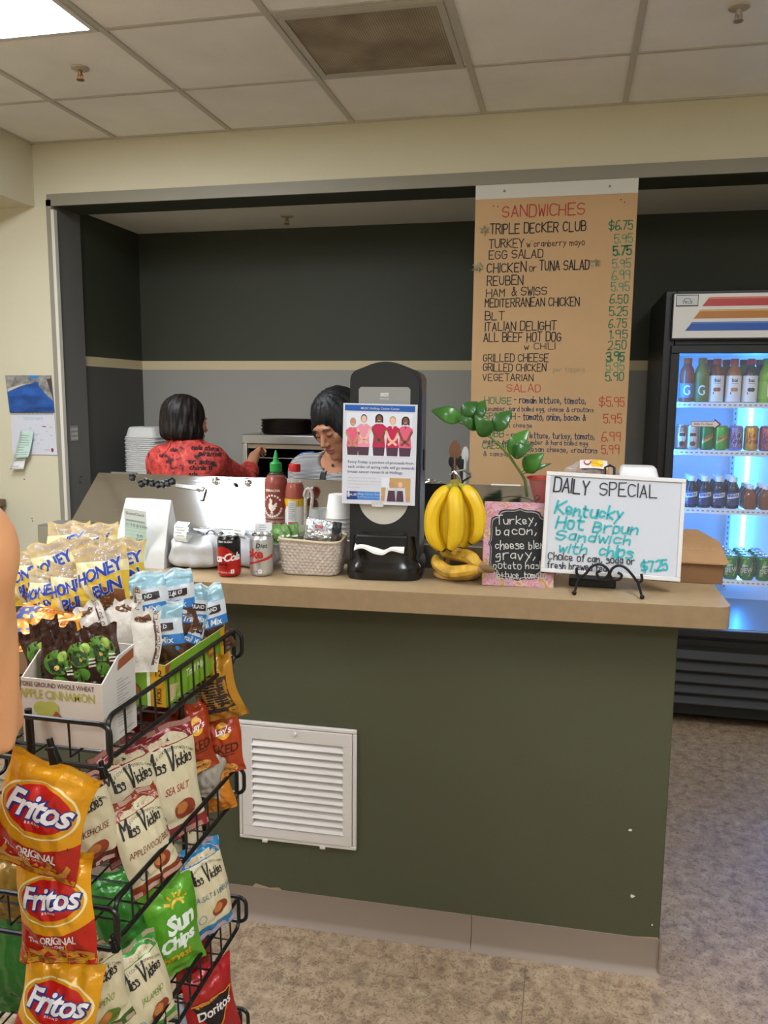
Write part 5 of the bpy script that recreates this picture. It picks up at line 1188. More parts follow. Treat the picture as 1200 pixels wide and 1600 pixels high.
f.poly([(0, .95), (.3, .9), (.62, .8), (.35, .72), (.0, .55)], fn, 1, .0008); f.poly([(.02, .56), (.32, .72), (.5, .79), (.3, .75), (.02, .64)], fn, 3, .001); f.poly([(.72, .86), (1, .9), (1, .3), (.85, .5), (.72, .72)], fn, 1, .0008); f.poly([(.9, .9), (1, .92), (1, .4), (.95, .6)], fn, 4, .001)
f.build('picture_page', [rv, sh_, mat('#3a7ec4', .4), mat('#c4c0ba', .5), mat('#4a3c36', .7)], t, smooth=0)
f = MB(); fn = quad(f, [(16.5, 647), (84.7, 646.5), (89.5, 711), (20, 709.5)], yc_, .003)
f.text('DECEMBER', .52, .85, .07, fn, 1, .0006, sx=.9)
for r_ in range(6): f.rect(.06, .74-.12*r_, .96, .742-.12*r_, fn, 2, .0005)
for c_ in range(8): f.rect(.06+.9*c_/7, .14, .063+.9*c_/7, .76, fn, 2, .0005)
R = random.Random(2)
for k in range(16): x, y = .1+.9*R.random()*.9, .2+.5*R.random(); f.rect(x, y, x+.06, y+.012, fn, 3, .0007)
f.rect(.72, .68, .8, .70, fn, 4, .0008); f.disc(.9, .12, .03, .05, fn, 5, .0008, n=14, rings=1); f.rect(.72, .1, .84, .108, fn, 3, .0006); f.rect(.74, .13, .84, .138, fn, 3, .0006)
f.build('date_page', [mat('#cfd1da', .5), mat('#9db8c8', .6), mat('#bcc2d0', .6), mat('#8d93a4', .6), mat('#3a3c44', .6), mat('#8a3a34', .6)], t, smooth=0)
f = MB()
for k in range(34):
    px = 17.5+k*1.98; p = at(px, 646, y=yc_-.001); f.tube([(p.x, p.y+.001, p.z+.007), (p.x, p.y-.004, p.z+.004), (p.x, p.y-.004, p.z-.004), (p.x, p.y+.001, p.z-.007)], .0009, 5)
f.build('spiral_binding', mat('#55565a', .35, .8), t)
def slip(label, q, y, m, bars, seed):
    t = MB(); v = [at(px, py, y=y) for px, py in q]; a, b, c, d = v
    fn = lambda u, w_: tuple((d*(1-u)+c*u)*(1-w_)+(a*(1-u)+b*u)*w_ + Vector((0, -.03*(1-w_)**2, 0)))
    t.grid(fn, 4, 10); R = random.Random(seed)
    for k in range(bars): x1 = R.uniform(.5, .9); t.rect(.1, .1+.8*k/bars, x1, .1+.8*k/bars+.02, fn, 1, .0008)
    o = t.build('order_slip', [m, mat('#8b9a98', .7)], smooth=60); so = o.modifiers.new('s', 'SOLIDIFY'); so.thickness = .0006; tag(o, label, 'slip', 'slips pinned to the calendar'); return o
slip('white slip hanging lowest over the edge of the calendar', [(28, 690), (42, 690), (42, 732), (21, 733)], yc_-.006, mat('#d8dad8', .7), 4, 1)
slip('pale green order slip pinned over the calendar dates', [(32, 672), (52, 674), (49, 714), (27, 715)], yc_-.014, mint, 9, 2)
dk = mat('#4a4238', .8)
for px, py in ((38, 749), (50, 810), (51, 814)):
    p = at(px, py, y=YW); f = MB(); f.lathe([(0, 0), (.004, 0), (.003, .002), (0, .003)], 8, 0, T(p, (PI/2, 0, 0))); tag(f.build('screw', dk), {749: 'small dark screw in the cream wall just below the calendar slips', 810: 'upper of two small screws low on the cream wall', 814: 'lower of two small screws low on the cream wall'}[py], 'screw')
p = at(115.5, 677, x=OX); f = MB(); f.box((0, -.034, -.042), (.004, .034, .042)); fj = lambda x, z: (.0042, x, z)
for k in range(3): 
    for c_ in range(4): f.rect(-.03+.0155*c_, -.035+.025*k, -.018+.0155*c_, -.02+.025*k, fj, 1, .0004)
tag(f.build('notice_card', [mat('#8f8d88', .5), mat('#c2c0ba', .5)], None, (OX, p.y, p.z), smooth=0), 'small pale notice card stuck on the grey jamb of the opening', 'card')
for px, py in ((127, 745), (125, 754)):
    p = at(px, py, x=OX); f = MB(); f.lathe([(0, 0), (.006, 0), (.004, .003), (0, .003)], 8, 0, T(p, (0, PI/2, 0))); tag(f.build('screw', kb), {745: 'upper of two black screws low on the grey jamb', 754: 'lower of two black screws low on the grey jamb'}[py], 'screw')
t = thing('side_cabinet', 'dark side cabinet with a brown top at the left wall', 'cabinet', (-3.76, 3.62, 0))
f = MB(); f.box((-.68, -.30, 0), (.66, .32, .975)); f.build('cabinet_body', mat('#2a2824', .5), t, bevel=.003)
f = MB(); f.box((-.70, -.33, .975), (.685, .335, 1.012)); f.build('cabinet_top', mat('#6f5c45', .4, var=.1, vscale=20), t, bevel=.004)
# ================================================================== SNACK RACK
RY0, RY1 = 1.15, 1.67; RXL = -1.34
RXR = at(365, 985, y=RY1).x; RZ = [at(px, py, y=RY1).z for px, py in ((365, 985), (372, 1200), (378, 1403), (382, 1578))]; BH = .074
t = thing('snack_rack', 'black wire snack rack of four open baskets in the left foreground', 'rack', (RXR, RY0, 0))
O_ = Vector((RXR, RY0, 0))
def loop(c, ax, w, z0, z1, r=.018):
    """rounded rectangle of wire: from c along ax (unit) for w, between two heights"""
    P = []; c = Vector(c); ax = Vector(ax)
    for sx, sz, a0 in ((1, 1, 0), (0, 1, PI/2), (0, 0, PI), (1, 0, 3*PI/2)):
        for k in range(5):
            a = a0+k*PI/8; x = (w-r if sx else r)+r*math.cos(a); z = (z1-r if sz else z0+r)+r*math.sin(a); P.append(c+ax*x+Vector((0, 0, z-c.z))-O_)
    return P
for i, z in enumerate(RZ):
    L = RY1-RY0; zb = z-BH
    b = MB(); b.tube(loop((RXR, RY0, z), (0, 1, 0), L, zb, z), .0046, 8, closed=True); b.tube(loop((RXL, RY0, z), (0, 1, 0), L, zb, z), .0046, 8, closed=True)
    b.tube(loop((RXL, RY0-.008, z), (1, 0, 0), RXR-RXL+.008, zb-.012, z-.01), .0046, 8, closed=True); b.tube(loop((RXL, RY1+.004, z), (1, 0, 0), RXR-RXL+.018, zb+.01, z-.002), .0046, 8, closed=True)
    bo = b.build('basket', WIRE, t)
    b = MB(); n = 10
    for k in range(1, n): y = RY0+L*k/n; b.tube([Vector((RXR, y, z))-O_, Vector((RXR+.002, y, zb))-O_, Vector((RXR-.02, y, zb-.001))-O_, Vector((RXL+.02, y, zb-.001))-O_, Vector((RXL-.002, y, zb))-O_, Vector((RXL, y, z))-O_], .0021, 6)
    for k in range(1, 9): x = RXL+(RXR-RXL)*k/9; b.tube([Vector((x, RY0-.008, z-.01))-O_, Vector((x, RY0-.006, zb))-O_, Vector((x, RY1, zb))-O_, Vector((x, RY1, z))-O_], .0021, 6)
    b.build('grid_wires', WIRE, bo)
for (x, y) in ((at(43, 1135, y=RY0).x, RY0+.004), (at(283, 1100, y=1.52).x, 1.52), (at(312, 1110, y=RY1-.02).x, RY1-.01), (RXL+.02, RY0+.004), (RXL+.02, RY1-.01)):
    b = MB(); b.cyl(Vector((x, y, .045))-O_, Vector((x, y, RZ[0]-.002))-O_, .0062, n=10); b.cyl(Vector((x, y, 0))-O_, Vector((x, y, .05))-O_, .016, .012, 12); b.build('upright', WIRE, t)
# ------------------------------------------------------------------ snack bags
class Bag:
    """pillow bag of foil: local x right, y up, printed front towards +z"""
    def __init__(s, w, h, th, crimp=.07, seed=1, fold=0., pinch=.07, flat=.0):
        s.w, s.h, s.t, s.c, s.fold, s.p = w, h, th, crimp, fold, pinch
        R = random.Random(seed); s.ph = [R.uniform(0, 6.3) for _ in range(8)]; s.k = [R.uniform(.7, 1.3) for _ in range(4)]
    def prof(s, u, v):
        a = max(0, 1-abs(u)**2.3)**.7; q = min(1, max(0, (v-s.c)/(1-2*s.c))); return a, (math.sin(PI*q))**.5 if 0 < q < 1 else 0.
    def fr(s, x, y, sg=1):
        u = max(-1, min(1, 2*x/s.w)); v = max(0, min(1, y/s.h+.5)); a, b = s.prof(u, v)
        z = s.t/2*a*b
        wr_ = .0035*math.sin(9*u*s.k[0]+5*v+s.ph[0])*(1-b)*(1-abs(2*v-1)**8*.3)+.0022*math.sin(13*u+17*v*s.k[1]+s.ph[1])*math.sin(11*v-4*u+s.ph[2])*(.35+.65*a)
        crease = -.004*math.exp(-((v-.83+.10*u*math.sin(s.ph[3]))/.03)**2)*a-.004*math.exp(-((v-.16-.10*u*math.sin(s.ph[4]))/.03)**2)*a
        xx = x*(1-s.p*b)+.003*math.sin(7*v+s.ph[5])
        zz = sg*(z+crease)+wr_+sg*.0004
        if s.fold and v > .5: zz -= s.fold*(v-.5)**2*s.h
        return (xx, y+.004*math.sin(6*u+s.ph[6])*(1 if v > .9 else 0), zz)
    def mesh(s, f, mf, n=26, m=34, back=0):
        g = lambda u, v: ((u-.5)*s.w, (v-.5)*s.h)
        f.grid(lambda u, v: s.fr(*g(u, v)), n, m, mf=mf); f.grid(lambda u, v: s.fr(*g(u, v), sg=-1), n, m, flip=True, m=back)
def crimps(f, b, m, top=True, bot=True, k=5):
    for j in range(k):
        if top: y = b.h*(.5-.012-.009*j); f.rect(-b.w*.49, y, b.w*.49, y+.0011, b.fr, m, .0008, .02)
        if bot: y = -b.h*(.5-.012-.009*j); f.rect(-b.w*.49, y, b.w*.49, y+.0011, b.fr, m, .0008, .02)
def foilm(c, r=.27, mt_=.12): return mat(c, r, mt_, .6, bump=.22, bscale=55)
def put(f, name, label, cat, mats, M, group=None, sm=60):
    o = f.build(name, mats, None, smooth=sm); o.matrix_world = M; return tag(o, label, cat, group)
FRM = [foilm('#dd9a12'), foilm('#b3200f'), mat('#ecd9a0', .35), foilm('#c01c16'), mat('#23307e', .4), mat('#e9e6e6', .35), foilm('#c98a2e'), foilm('#a0681c'), foilm('#e6b534')]
def fritos(label, M, w=.145, h=.20, seed=1, group=None):
    b = Bag(w, h, .05, .06, seed, fold=.1); f = MB(); b.mesh(f, None, m=36)
    s = w/.15; fn = b.fr; L = .006
    cv = [(-w*.5+w*k/20, -.018*s-.022*s*math.cos((k/20-.5)*PI)) for k in range(21)]
    f.poly([(-w*.499, -h*.44)]+[(max(-w*.499, min(w*.499, x)), y) for x, y in cv]+[(w*.499, -h*.44)], fn, 1, .0005, .011)
    f.poly([(-w*.499, -h*.5), (-w*.499, -h*.44), (w*.499, -h*.44), (w*.499, -h*.5)], fn, 1, .0005, .011)
    f.disc(0, .022*s, .070*s, .043*s, fn, 2, .0008, n=44, rings=2, r0=.94); f.disc(0, .024*s, .057*s, .035*s, fn, 3, .0009, n=40, rings=5)
    for m_, dx, dyy, e, bo in ((4, .0015, -.0015, .0013, .06), (4, .0, .0, .0014, .05), (5, 0, 0, .0019, .022)): f.text('Fritos', dx*s, (.010+dyy)*s, .037*s, fn, m_, e, .28, bo, .9, rot=.0, maxlen=.008)
    f.text('BRAND', 0, .001*s, .0042*s, fn, 5, .0012, 0, 0, 1.5)
    f.text('The', -.043*s, -.056*s, .011*s, fn, 5, .0012, .2, .02, .9, maxlen=L); f.text('ORIGINAL', .008*s, -.056*s, .0145*s, fn, 5, .0012, .12, .015, .85, sx=.82, maxlen=L); f.text('CORN CHIPS', -.002*s, -.065*s, .0058*s, fn, 5, .0012, .1, .015, .9)
    R = random.Random(seed)
    for k in range(9):                                      # printed corn chips: bent strips
        cx, cy_ = (-.058+.116*((k*37) % 100)/100)*s, (-.075-.017*(k % 2))*s; a = R.uniform(0, PI); ln, wd = .024*s, .009*s; up = []; dn = []
        for q in range(7):
            uu = (q/6-.5)*2; bx, by = uu*ln*.8, .006*s*uu*uu; up.append((bx, by+wd*.5)); dn.append((bx, by-wd*.5))
        pl = [(cx+x*math.cos(a)-y*math.sin(a), cy_+x*math.sin(a)+y*math.cos(a)) for x, y in up+dn[::-1]]
        pl = [(max(-w*.48, min(w*.48, x)), max(-h*.49, y)) for x, y in pl]
        f.poly(pl, fn, 6+(k % 2), .0009+.0001*k, .012)
    crimps(f, b, 8)
    return put(f, 'chip_bag', label, 'chips', FRM, M, group)
def vickies(label, M, col, flavour, fcol, w=.125, h=.185, seed=1, art='#8a3a22', group=None, dim=False):
    b = Bag(w, h, .048, .06, seed, fold=.12); f = MB(); fn = b.fr; s = w/.125
    b.mesh(f, lambda u, v: 1 if v > .82 or v < .13 else 0, m=40, back=1)
    f.disc(0, h*.335, w*.36, h*.085, fn, 0, .0006, n=30, rings=3, a0=0, a1=PI); f.disc(0, h*.335, w*.46, h*.115, fn, 4, .0005, n=30, rings=1, r0=.95, a0=0, a1=PI)
    for k in range(9): f.disc(-w*.42+w*.84*k/8, h*.375+.0*k, .004*s, .004*s, fn, 4, .0007, n=10, rings=1, r0=.7)
    f.rect(-.009*s, h*.36, .009*s, h*.41, fn, 0, .0008); f.rect(-.005*s, h*.365, .004*s, h*.40, fn, 3, .0010)
    f.text('KETTLE COOKED POTATO CHIPS', 0, h*.285, .0048*s, fn, 3, .0009, arch=6)
    for (tx, xx, yy, sz, wt) in (('M', -.053, .026, .034, .14), ('iss', -.037, .026, .020, .18), ('V', -.012, .025, .036, .14), ('ickies', .005, .027, .019, .18)): f.hand(tx, xx*s, yy*s, sz*s, fn, 3, sz*wt*s*.8, .0012, slant=.22, sx=.6, jit=.06, rot=.05)
    f.text(flavour, 0, -.014*s, .0125*s, fn, 5, .0011, .15, .0, .95, rot=.0, sx=.72, maxlen=.01)
    f.disc(.014*s, -.048*s, .024*s, .017*s, fn, 2, .0008, n=20); f.disc(.006*s, -.044*s, .014*s, .010*s, fn, 6, .0011, n=16); f.disc(-.036*s, -.055*s, .010*s, .010*s, fn, 7, .0009, n=18, rings=1, r0=.8)
    crimps(f, b, 4)
    return put(f, 'chip_bag', label, 'chips', [mat('#cfc3a0', .42, 0, bump=.2, bscale=50), foilm(col), mat(art, .5), mat('#221d1c', .5), mat('#c8a090', .5), mat(fcol, .5), mat('#b8743c', .5), mat('#6f8f96', .5)], M, group)
def plainbag(label, M, col, w=.12, h=.17, seed=1, art=None, mats=(), group=None, th=.05, fold=.1):
    b = Bag(w, h, th, .06, seed, fold=fold); f = MB(); b.mesh(f, None)
    if art: art(f, b.fr, w, h)
    return put(f, 'chip_bag', label, 'chips', [foilm(col)]+list(mats), M, group)
def rk(px, py, x=None, y=None, yaw=.5, lean=.2, roll=0.): return sheet(at(px, py, x=x, y=y), yaw, lean, roll)
# three corn chip bags clipped one below the other at the front
fritos('yellow and red corn chip bag tilting down right, topmost of three at the front', rk(66, 1278, y=1.075, yaw=.06, lean=.0, roll=-.27), .158, .195, 3)
fritos('yellow and red corn chip bag hanging straight, middle of three at the front', rk(88, 1418, y=1.085, yaw=.12, lean=.12, roll=.06), .136, .185, 5)
fritos('yellow and red corn chip bag, lowest of three at the rack front', rk(90, 1578, y=1.09, yaw=.1, lean=.12, roll=-.13), .145, .19, 9)
for px, py, y_, sz, lb in ((84, 1180, 1.062, .014, 'black clip gripping the topmost corn chip bag'), (102, 1318, 1.07, .011, 'black clip gripping the middle corn chip bag'), (162, 1207, 1.10, .010, 'black strip clip at the right corner of the topmost corn chip bag'), (180, 1478, 1.10, .010, 'black strip clip at the right corner of the lowest corn chip bag')):
    f = MB(); f.box((-sz*.6, -.006, -sz), (sz*.6, .006, sz), taper=.7); f.box((-sz*.3, -.003, sz*.8), (sz*.3, .004, sz*2)); f.cyl((-sz*.6, -.004, sz*.9), (sz*.6, -.004, sz*.9), .003, n=8)
    tag(f.build('bag_clip', WIRE, None, at(px, py, y=y_), (0, -.25, 0), bevel=.002), lb, 'clip', 'clips on the rack front')
CR = '#8a2a30'
vickies('cream smokehouse chip bag tilted steeply behind the topmost corn chip bag', rk(128, 1290, y=1.215, yaw=.95, lean=.1, roll=.12), '#5a2418', 'SMOKEHOUSE', '#6a2a1c', .125, .17, 2)
vickies('cream jalapeño chip bag tilted steeply behind the lowest corn chip bag', rk(150, 1552, y=1.19, yaw=.95, lean=.1, roll=.12), '#3f6a2a', 'JALAPEÑO', '#6f8a30', .12, .17, 4, '#5f7a2a')
vickies('cream sea salt chip bag with red top, the left one below the top basket', rk(205, 1248, x=-.81, yaw=1.15, lean=.22, roll=.05), CR, 'SEA SALT', '#8a2a2a', .14, .22, 6)
vickies('cream sea salt chip bag with red top, right one beside the baked chips', rk(266, 1222, x=-.775, yaw=1.12, lean=.18, roll=.02), CR, 'SEA SALT', '#a0332c', .15, .235, 7)
vickies('cream chip bag with a shiny rust-brown folded top, lying across the second basket', rk(226, 1312, x=-.757, yaw=1.2, lean=.30, roll=.10), '#8a3a1c', 'APPLEWOOD BBQ', '#7a3a20', .12, .18, 8)
vickies('cream chip bag sunk low in the second basket behind the wire side', rk(286, 1318, x=-.80, yaw=1.1, lean=.2, roll=.05), CR, 'SEA SALT', '#8a2a2a', .11, .15, 18)
def lays(f, fn, w, h):
    f.disc(w*.12, h*.18, .017, .018, fn, 1, .0008, n=24); f.poly([(w*.12-.024, h*.18-.010), (w*.12+.024, h*.18-.004), (w*.12+.024, h*.18+.010), (w*.12-.024, h*.18+.004)], fn, 2, .0012, .01)
    f.text("Lay's", w*.12, h*.18-.006, .0135, fn, 3, .0018, .2, .03, rot=.12); f.text('BAKED', .004, -h*.16, .021, fn, 4, .0009, 0, .01, .95, sx=.9, maxlen=.01); f.rect(-.03, -h*.01, -.004, -h*.01+.002, fn, 4, .0009); f.rect(-.03, -h*.20, .034, -h*.20+.002, fn, 4, .0009)
    f.disc(.0, -h*.42, w*.35, h*.10, fn, 5, .0007, n=24)
LM_ = [mat('#e0a82a', .4), mat('#b02a20', .4), mat('#e8e4de', .4), mat('#3a1710', .5), mat('#c98f45', .5)]
plainbag('rust-orange baked chip bag at the right end of the second basket', rk(342, 1158, x=-.745, yaw=.35, lean=.1, roll=.14), '#a83c17', .105, .15, 11, lays, LM_)
plainbag('rust-orange baked chip bag, left of its twin and half hidden', rk(296, 1155, x=-.775, yaw=.8, lean=.15, roll=.12), '#9c3717', .105, .15, 12, lays, LM_)
def brownart(f, fn, w, h):
    f.poly([(-w*.44, -h*.36), (w*.36, -h*.36), (w*.36, h*.2), (-w*.44, h*.2)], fn, 1, .0006, .02)
    for k in range(11): f.rect(-w*.40, h*.15-k*.0062, w*(.30 if k % 3 else .1), h*.15-k*.0062+.0018, fn, 2, .001)
    f.rect(-w*.40, -h*.35, w*.1, -h*.27, fn, 3, .0009)
plainbag('dark brown and yellow chip bag hanging under the far end of the top basket', rk(337, 1075, x=-.738, yaw=.15, lean=-.1, roll=.25), '#b07a1e', .105, .15, 13, brownart, [foilm('#3d2a16'), mat('#8f7a5a', .6), mat('#2b2d45', .5)])
plainbag('crumpled pale grey snack bag under the baked chips', rk(322, 1205, x=-.76, yaw=.6, lean=.2, roll=-.3), '#a39c90', .085, .11, 14)
plainbag('orange snack bag at the far end of the second basket under the grey bag', rk(340, 1235, x=-.745, yaw=.3, lean=.2, roll=.2), '#c0741c', .07, .09, 15)
vickies('cream chip bag with bright blue top, at the right end of the third basket', rk(322, 1388, x=-.742, yaw=1.1, lean=.2, roll=.04), '#1f7fb4', 'SEA SALT & VINEGAR', '#3a6a80', .12, .20, 21)
vickies('second blue-topped cream chip bag, hidden behind the wires of the third basket', rk(285, 1352, x=-.80, yaw=1.1, lean=.15, roll=.1), '#1f6f9c', 'SEA SALT & VINEGAR', '#3a6a80', .11, .16, 22)
def sunart(f, fn, w, h):
    f.poly([(-w*.49, -h*.1), (w*.49, -h*.02), (w*.49, h*.35), (-w*.49, h*.25)], fn, 4, .0005, .012)
    f.text('Sun', .010, .004, .034, fn, 1, .0012, .1, .045, .92, rot=.12, maxlen=.01); f.text('Chips', .0, -.030, .026, fn, 1, .0012, .1, .04, .92, rot=.12, maxlen=.01)
    f.disc(.008, .048, .016, .014, fn, 2, .0011, n=18, rings=1, r0=.68, a0=0, a1=PI)
    for a in (.5, 1.05, 1.6, 2.15, 2.7): c, q = math.cos(a), math.sin(a); f.ribbon([[(.008+.020*c, .049+.018*q), (.008+.030*c, .049+.027*q)]], .005, fn, 2, .0011)
    f.hand('harvest', -.034, -.058, .016, fn, 2, .003, .0011, sx=.8); f.disc(-.02, -.07, .02, .010, fn, 3, .0008, n=16)
SM_ = [mat('#dfe6dc', .35), mat('#d8a820', .4), foilm('#5c9a24'), foilm('#4f9420')]
plainbag('bright lime green multigrain chip bag with a yellow sun, in the third basket', rk(270, 1450, x=-.765, yaw=1.0, lean=.15, roll=.06), '#5fa02a', .125, .19, 23, sunart, SM_)
plainbag('lime green chip bag with twisted top, standing behind the sun-printed green bag', rk(252, 1410, x=-.80, yaw=.4, lean=.1, roll=.1), '#4f8f2a', .10, .17, 24, None)
plainbag('bright green chip bag with ribbed seal rising above the third basket', rk(296, 1395, x=-.785, yaw=1.1, lean=.1, roll=.12), '#4d9a3c', .07, .16, 25, lambda f, fn, w, h: [f.rect(-w*.3+w*.1*k, h*.2, -w*.3+w*.1*k+.002, h*.48, fn, 1, .001, .02) for k in range(7)], [mat('#86b878', .4)])
vickies('cream and grass-green chip bag lowest right of the corn chips, top fold facing up', rk(224, 1545, x=-.757, yaw=1.2, lean=.22, roll=.08), '#3f8f3a', 'JALAPEÑO', '#6f8a30', .12, .19, 26)
plainbag('dark green chip bag deep in the third basket', rk(222, 1452, x=-.84, yaw=.3, lean=.1, roll=.1), '#2c6a26', .12, .19, 27)
plainbag('green chip bag lying behind the wire corner of the second basket floor', rk(188, 1420, x=-.86, yaw=.3, lean=.3, roll=.4), '#3f8a36', .12, .15, 28)
plainbag('dark green chip bag at the left edge of the photo behind the corn chip bags', rk(22, 1500, y=1.24, yaw=.1, lean=.1, roll=.1), '#2f6424', .15, .20, 29)
plainbag('yellow-brown chip bag at the left edge behind the topmost corn chip bags', rk(10, 1380, y=1.24, yaw=.1, lean=.1, roll=-.1), '#8a6a28', .13, .14, 30)
def dor(f, fn, w, h):
    f.poly([(-w*.42, h*.16), (w*.44, h*.19), (-.002, -h*.30)], fn, 1, .0007, .012); f.poly([(-w*.36, h*.135), (w*.1, h*.15), (-w*.30, h*.11)], fn, 2, .001, .012)
    f.ribbon([[(-w*.40, h*.145), (w*.42, h*.175)], [(w*.42, h*.175), (0, -h*.28)]], .003, fn, 2, .001)
    f.text('Doritos', .002, -.004, .020, fn, 4, .0012, .1, .05, .92, rot=.12, maxlen=.01); f.text('Doritos', .002, -.003, .020, fn, 3, .0017, .1, .02, .96, rot=.12, maxlen=.01)
    f.text('NACHO CHEESE', 0, -h*.38, .008, fn, 3, .0009, 0, .01)
DM_ = [foilm('#1b1416'), mat('#d8872a', .4), mat('#e3dfdc', .35), mat('#3a1010', .4)]
plainbag('glossy red tortilla chip bag with black triangle at the bottom right of the rack', rk(330, 1572, x=-.742, yaw=.9, lean=.15, roll=.06), '#a3161a', .125, .19, 31, dor, DM_)
plainbag('red snack bag behind the wires above the tortilla chip bag', rk(300, 1500, x=-.80, yaw=1.0, lean=.1, roll=.1), '#8f1f20', .10, .12, 32)
plainbag('white and blue snack bag low behind the wires of the lowest basket', rk(312, 1598, x=-.775, yaw=.5, lean=.1, roll=.2), '#a8b4c4', .08, .12, 33, lambda f, fn, w, h: f.rect(-w*.1, -h*.4, w*.48, h*.3, fn, 1, .0007, .02), [foilm('#2460b0')])
plainbag('dark red snack bag lying under the green trail mix carton', rk(232, 1155, x=-.84, yaw=.4, lean=.3, roll=.3), '#6a1f22', .12, .12, 34)
# ------------------------------------------------------------------ top basket: cartons
ZB = RZ[0]-BH+.004
kc = mat('#c7bcae', .6, var=.03, vscale=10); kd = mat('#4a3228', .6)
p = at(163, 1168, y=1.172); cxr, cyf = p.x, 1.172; cyb = at(213, 1100, x=cxr).y; cw = .155
t = thing('snack_carton', 'open white carton of apple cinnamon bars at the corner of the top basket', 'box', (cxr, cyf, ZB))
zf = at(157, 1070, y=cyf).z-ZB; zk = at(207, 1008, x=cxr).z-ZB; D = cyb-cyf
f = MB(); th = .0025
f.box((-cw, 0, 0), (0, D, th)); f.box((-cw, 0, th), (0, th, zf))
f.box((-cw, D-th, th), (0, D, zk))
for x0, x1 in ((-th, 0), (-cw, -cw+th)):
    v = [(x, y, z) for x in (x0, x1) for y, z in ((th, th), (D-th, th), (D-th, zk), (D*.5, zk*.86+zf*.14), (th, zf))]; f.add(v, [(4, 3, 2, 1, 0), (5, 6, 7, 8, 9)]+[(i, (i+1) % 5, 5+(i+1) % 5, 5+i) for i in range(5)], 0 if x0 < -.1 else 1)
ff = front(-.0003); fs = lambda x, z: (.0003, x, z)
f.text('STONE GROUND WHOLE WHEAT', -.088, zf-.014, .0085, ff, 2, .0004, 0, .012, .95, sx=.8); f.text('APPLE CINNAMON', -.086, zf-.034, .0150, ff, 3, .0004, 0, .02, .95, sx=.82)
f.disc(-.115, zf-.052, .017, .013, ff, 4, .0004); f.disc(-.098, zf-.05, .015, .013, ff, 4, .0006); f.disc(-.112, zf-.064, .014, .010, ff, 4, .0007); f.poly([(-.095, zf-.062), (-.082, zf-.075), (-.078, zf-.072), (-.09, zf-.058)], ff, 5, .0008); f.poly([(-.092, zf-.058), (-.077, zf-.07), (-.075, zf-.066), (-.088, zf-.054)], ff, 5, .0009)
f.rect(D*.45, .01, D*.9, .012, fs, 6, .0004)
for k in range(16): f.rect(D*.42, zf*.2+k*.0055, D*(.6+.3*((k*7) % 5)/5), zf*.2+k*.0055+.0016, fs, 6, .0004)
f.poly([(D*.45, zk-.03), (D*.95, zk-.022), (D*.95, zk-.004), (D*.5, zk-.012)], fs, 5, .0006)
f.build('carton', [kc, mat('#bdb8b0', .6), mat('#5a4038', .6), mat('#a8a048', .6), mat('#aaa850', .6), mat('#8a4a2a', .6), mat('#8f8a86', .7)], t, smooth=0)
def barpack(name, label, M, w, h, mats, art, th=.016, seed=1, group=None, cat='snack bar'):
    b = Bag(w, h, th, .09, seed, pinch=.03); f = MB(); b.mesh(f, None, 12, 18); art(f, b.fr, w, h); return put(f, name, label, cat, mats, M, group)
gm = [foilm('#38221b'), mat('#4c7a28', .4), mat('#1f3a1c', .5), mat('#8fae4c', .4), mat('#d6b050', .5), mat('#c8c0b8', .5)]
def apple(f, fn, w, h):
    f.disc(.0, h*.10, w*.40, h*.21, fn, 1, .0007, n=26); f.disc(-.004, h*.05, w*.24, h*.13, fn, 2, .001, n=20); f.disc(w*.16, h*.2, w*.14, h*.08, fn, 3, .0012, n=16)
    f.disc(-.002, h*.02, .004, .004, fn, 4, .0014, n=8, rings=1); f.disc(-w*.05, -h*.25, w*.28, h*.13, fn, 1, .0007, n=20)
    for k in range(3): f.rect(w*.2, -h*.12+k*.006, w*.38, -h*.12+k*.006+.003, fn, 5, .001)
for i, (px, py, rl, yw, yy) in enumerate(((64, 1030, .25, .1, 1.232), (108, 1022, .35, -.1, 1.25), (128, 1032, .15, .2, 1.225), (160, 1022, .08, .15, 1.235), (95, 1044, .1, .2, 1.215), (80, 1012, .35, .1, 1.275))):
    lb = ['brown apple bar wrapper at the left front of the apple cinnamon carton', 'brown apple bar wrapper tilted in the middle of the carton, behind the front ones', 'brown apple bar wrapper standing in front at the middle right of the carton', 'brown apple bar wrapper with the largest green apple, at the right of the carton', 'brown apple bar wrapper sunk lowest at the front wall of the carton', 'brown apple bar wrapper at the back left of the carton'][i]
    barpack('snack_bar', lb, rk(px, py, y=yy, yaw=yw, lean=.12, roll=rl), .062, .105, gm, apple, .012, 40+i, 'apple bars')
# green trail mix carton
X2 = RXR-.012; p = at(260, 1088, x=X2); y2 = p.y; y3 = at(352, 1020, x=X2).y; w2 = .15; z2_ = at(256, 1042, x=X2).z-ZB
t = thing('snack_carton', 'open lime green carton of trail mix packs along the wire side of the top basket', 'box', (X2, y2, ZB)); D = y3-y2
gc = mat('#6f9a24', .5, var=.08, vscale=12); f = MB()
f.box((-w2, 0, 0), (0, D, th)); f.box((-w2, 0, th), (0, th, z2_)); f.box((-w2, D-th, th), (0, D, z2_+.01)); f.box((-th, th, th), (0, D-th, z2_)); f.box((-w2, th, th), (-w2+th, D-th, z2_)); f.box((-w2, 0, z2_), (0, th*.8, z2_+.0006), 1); f.box((-th*.9, th, z2_), (0, D, z2_+.0006), 1)
f.rect(-.032, .0, -.001, z2_-.001, front(-.0002), 2, .0004); f.text('12', -.016, z2_-.022, .012, front(-.0002), 3, .0008, 0, .02); f.text('PACKS', -.010, .006, .010, front(-.0002), 3, .0008, 0, .02, rot=PI/2, left=True, sx=.75)
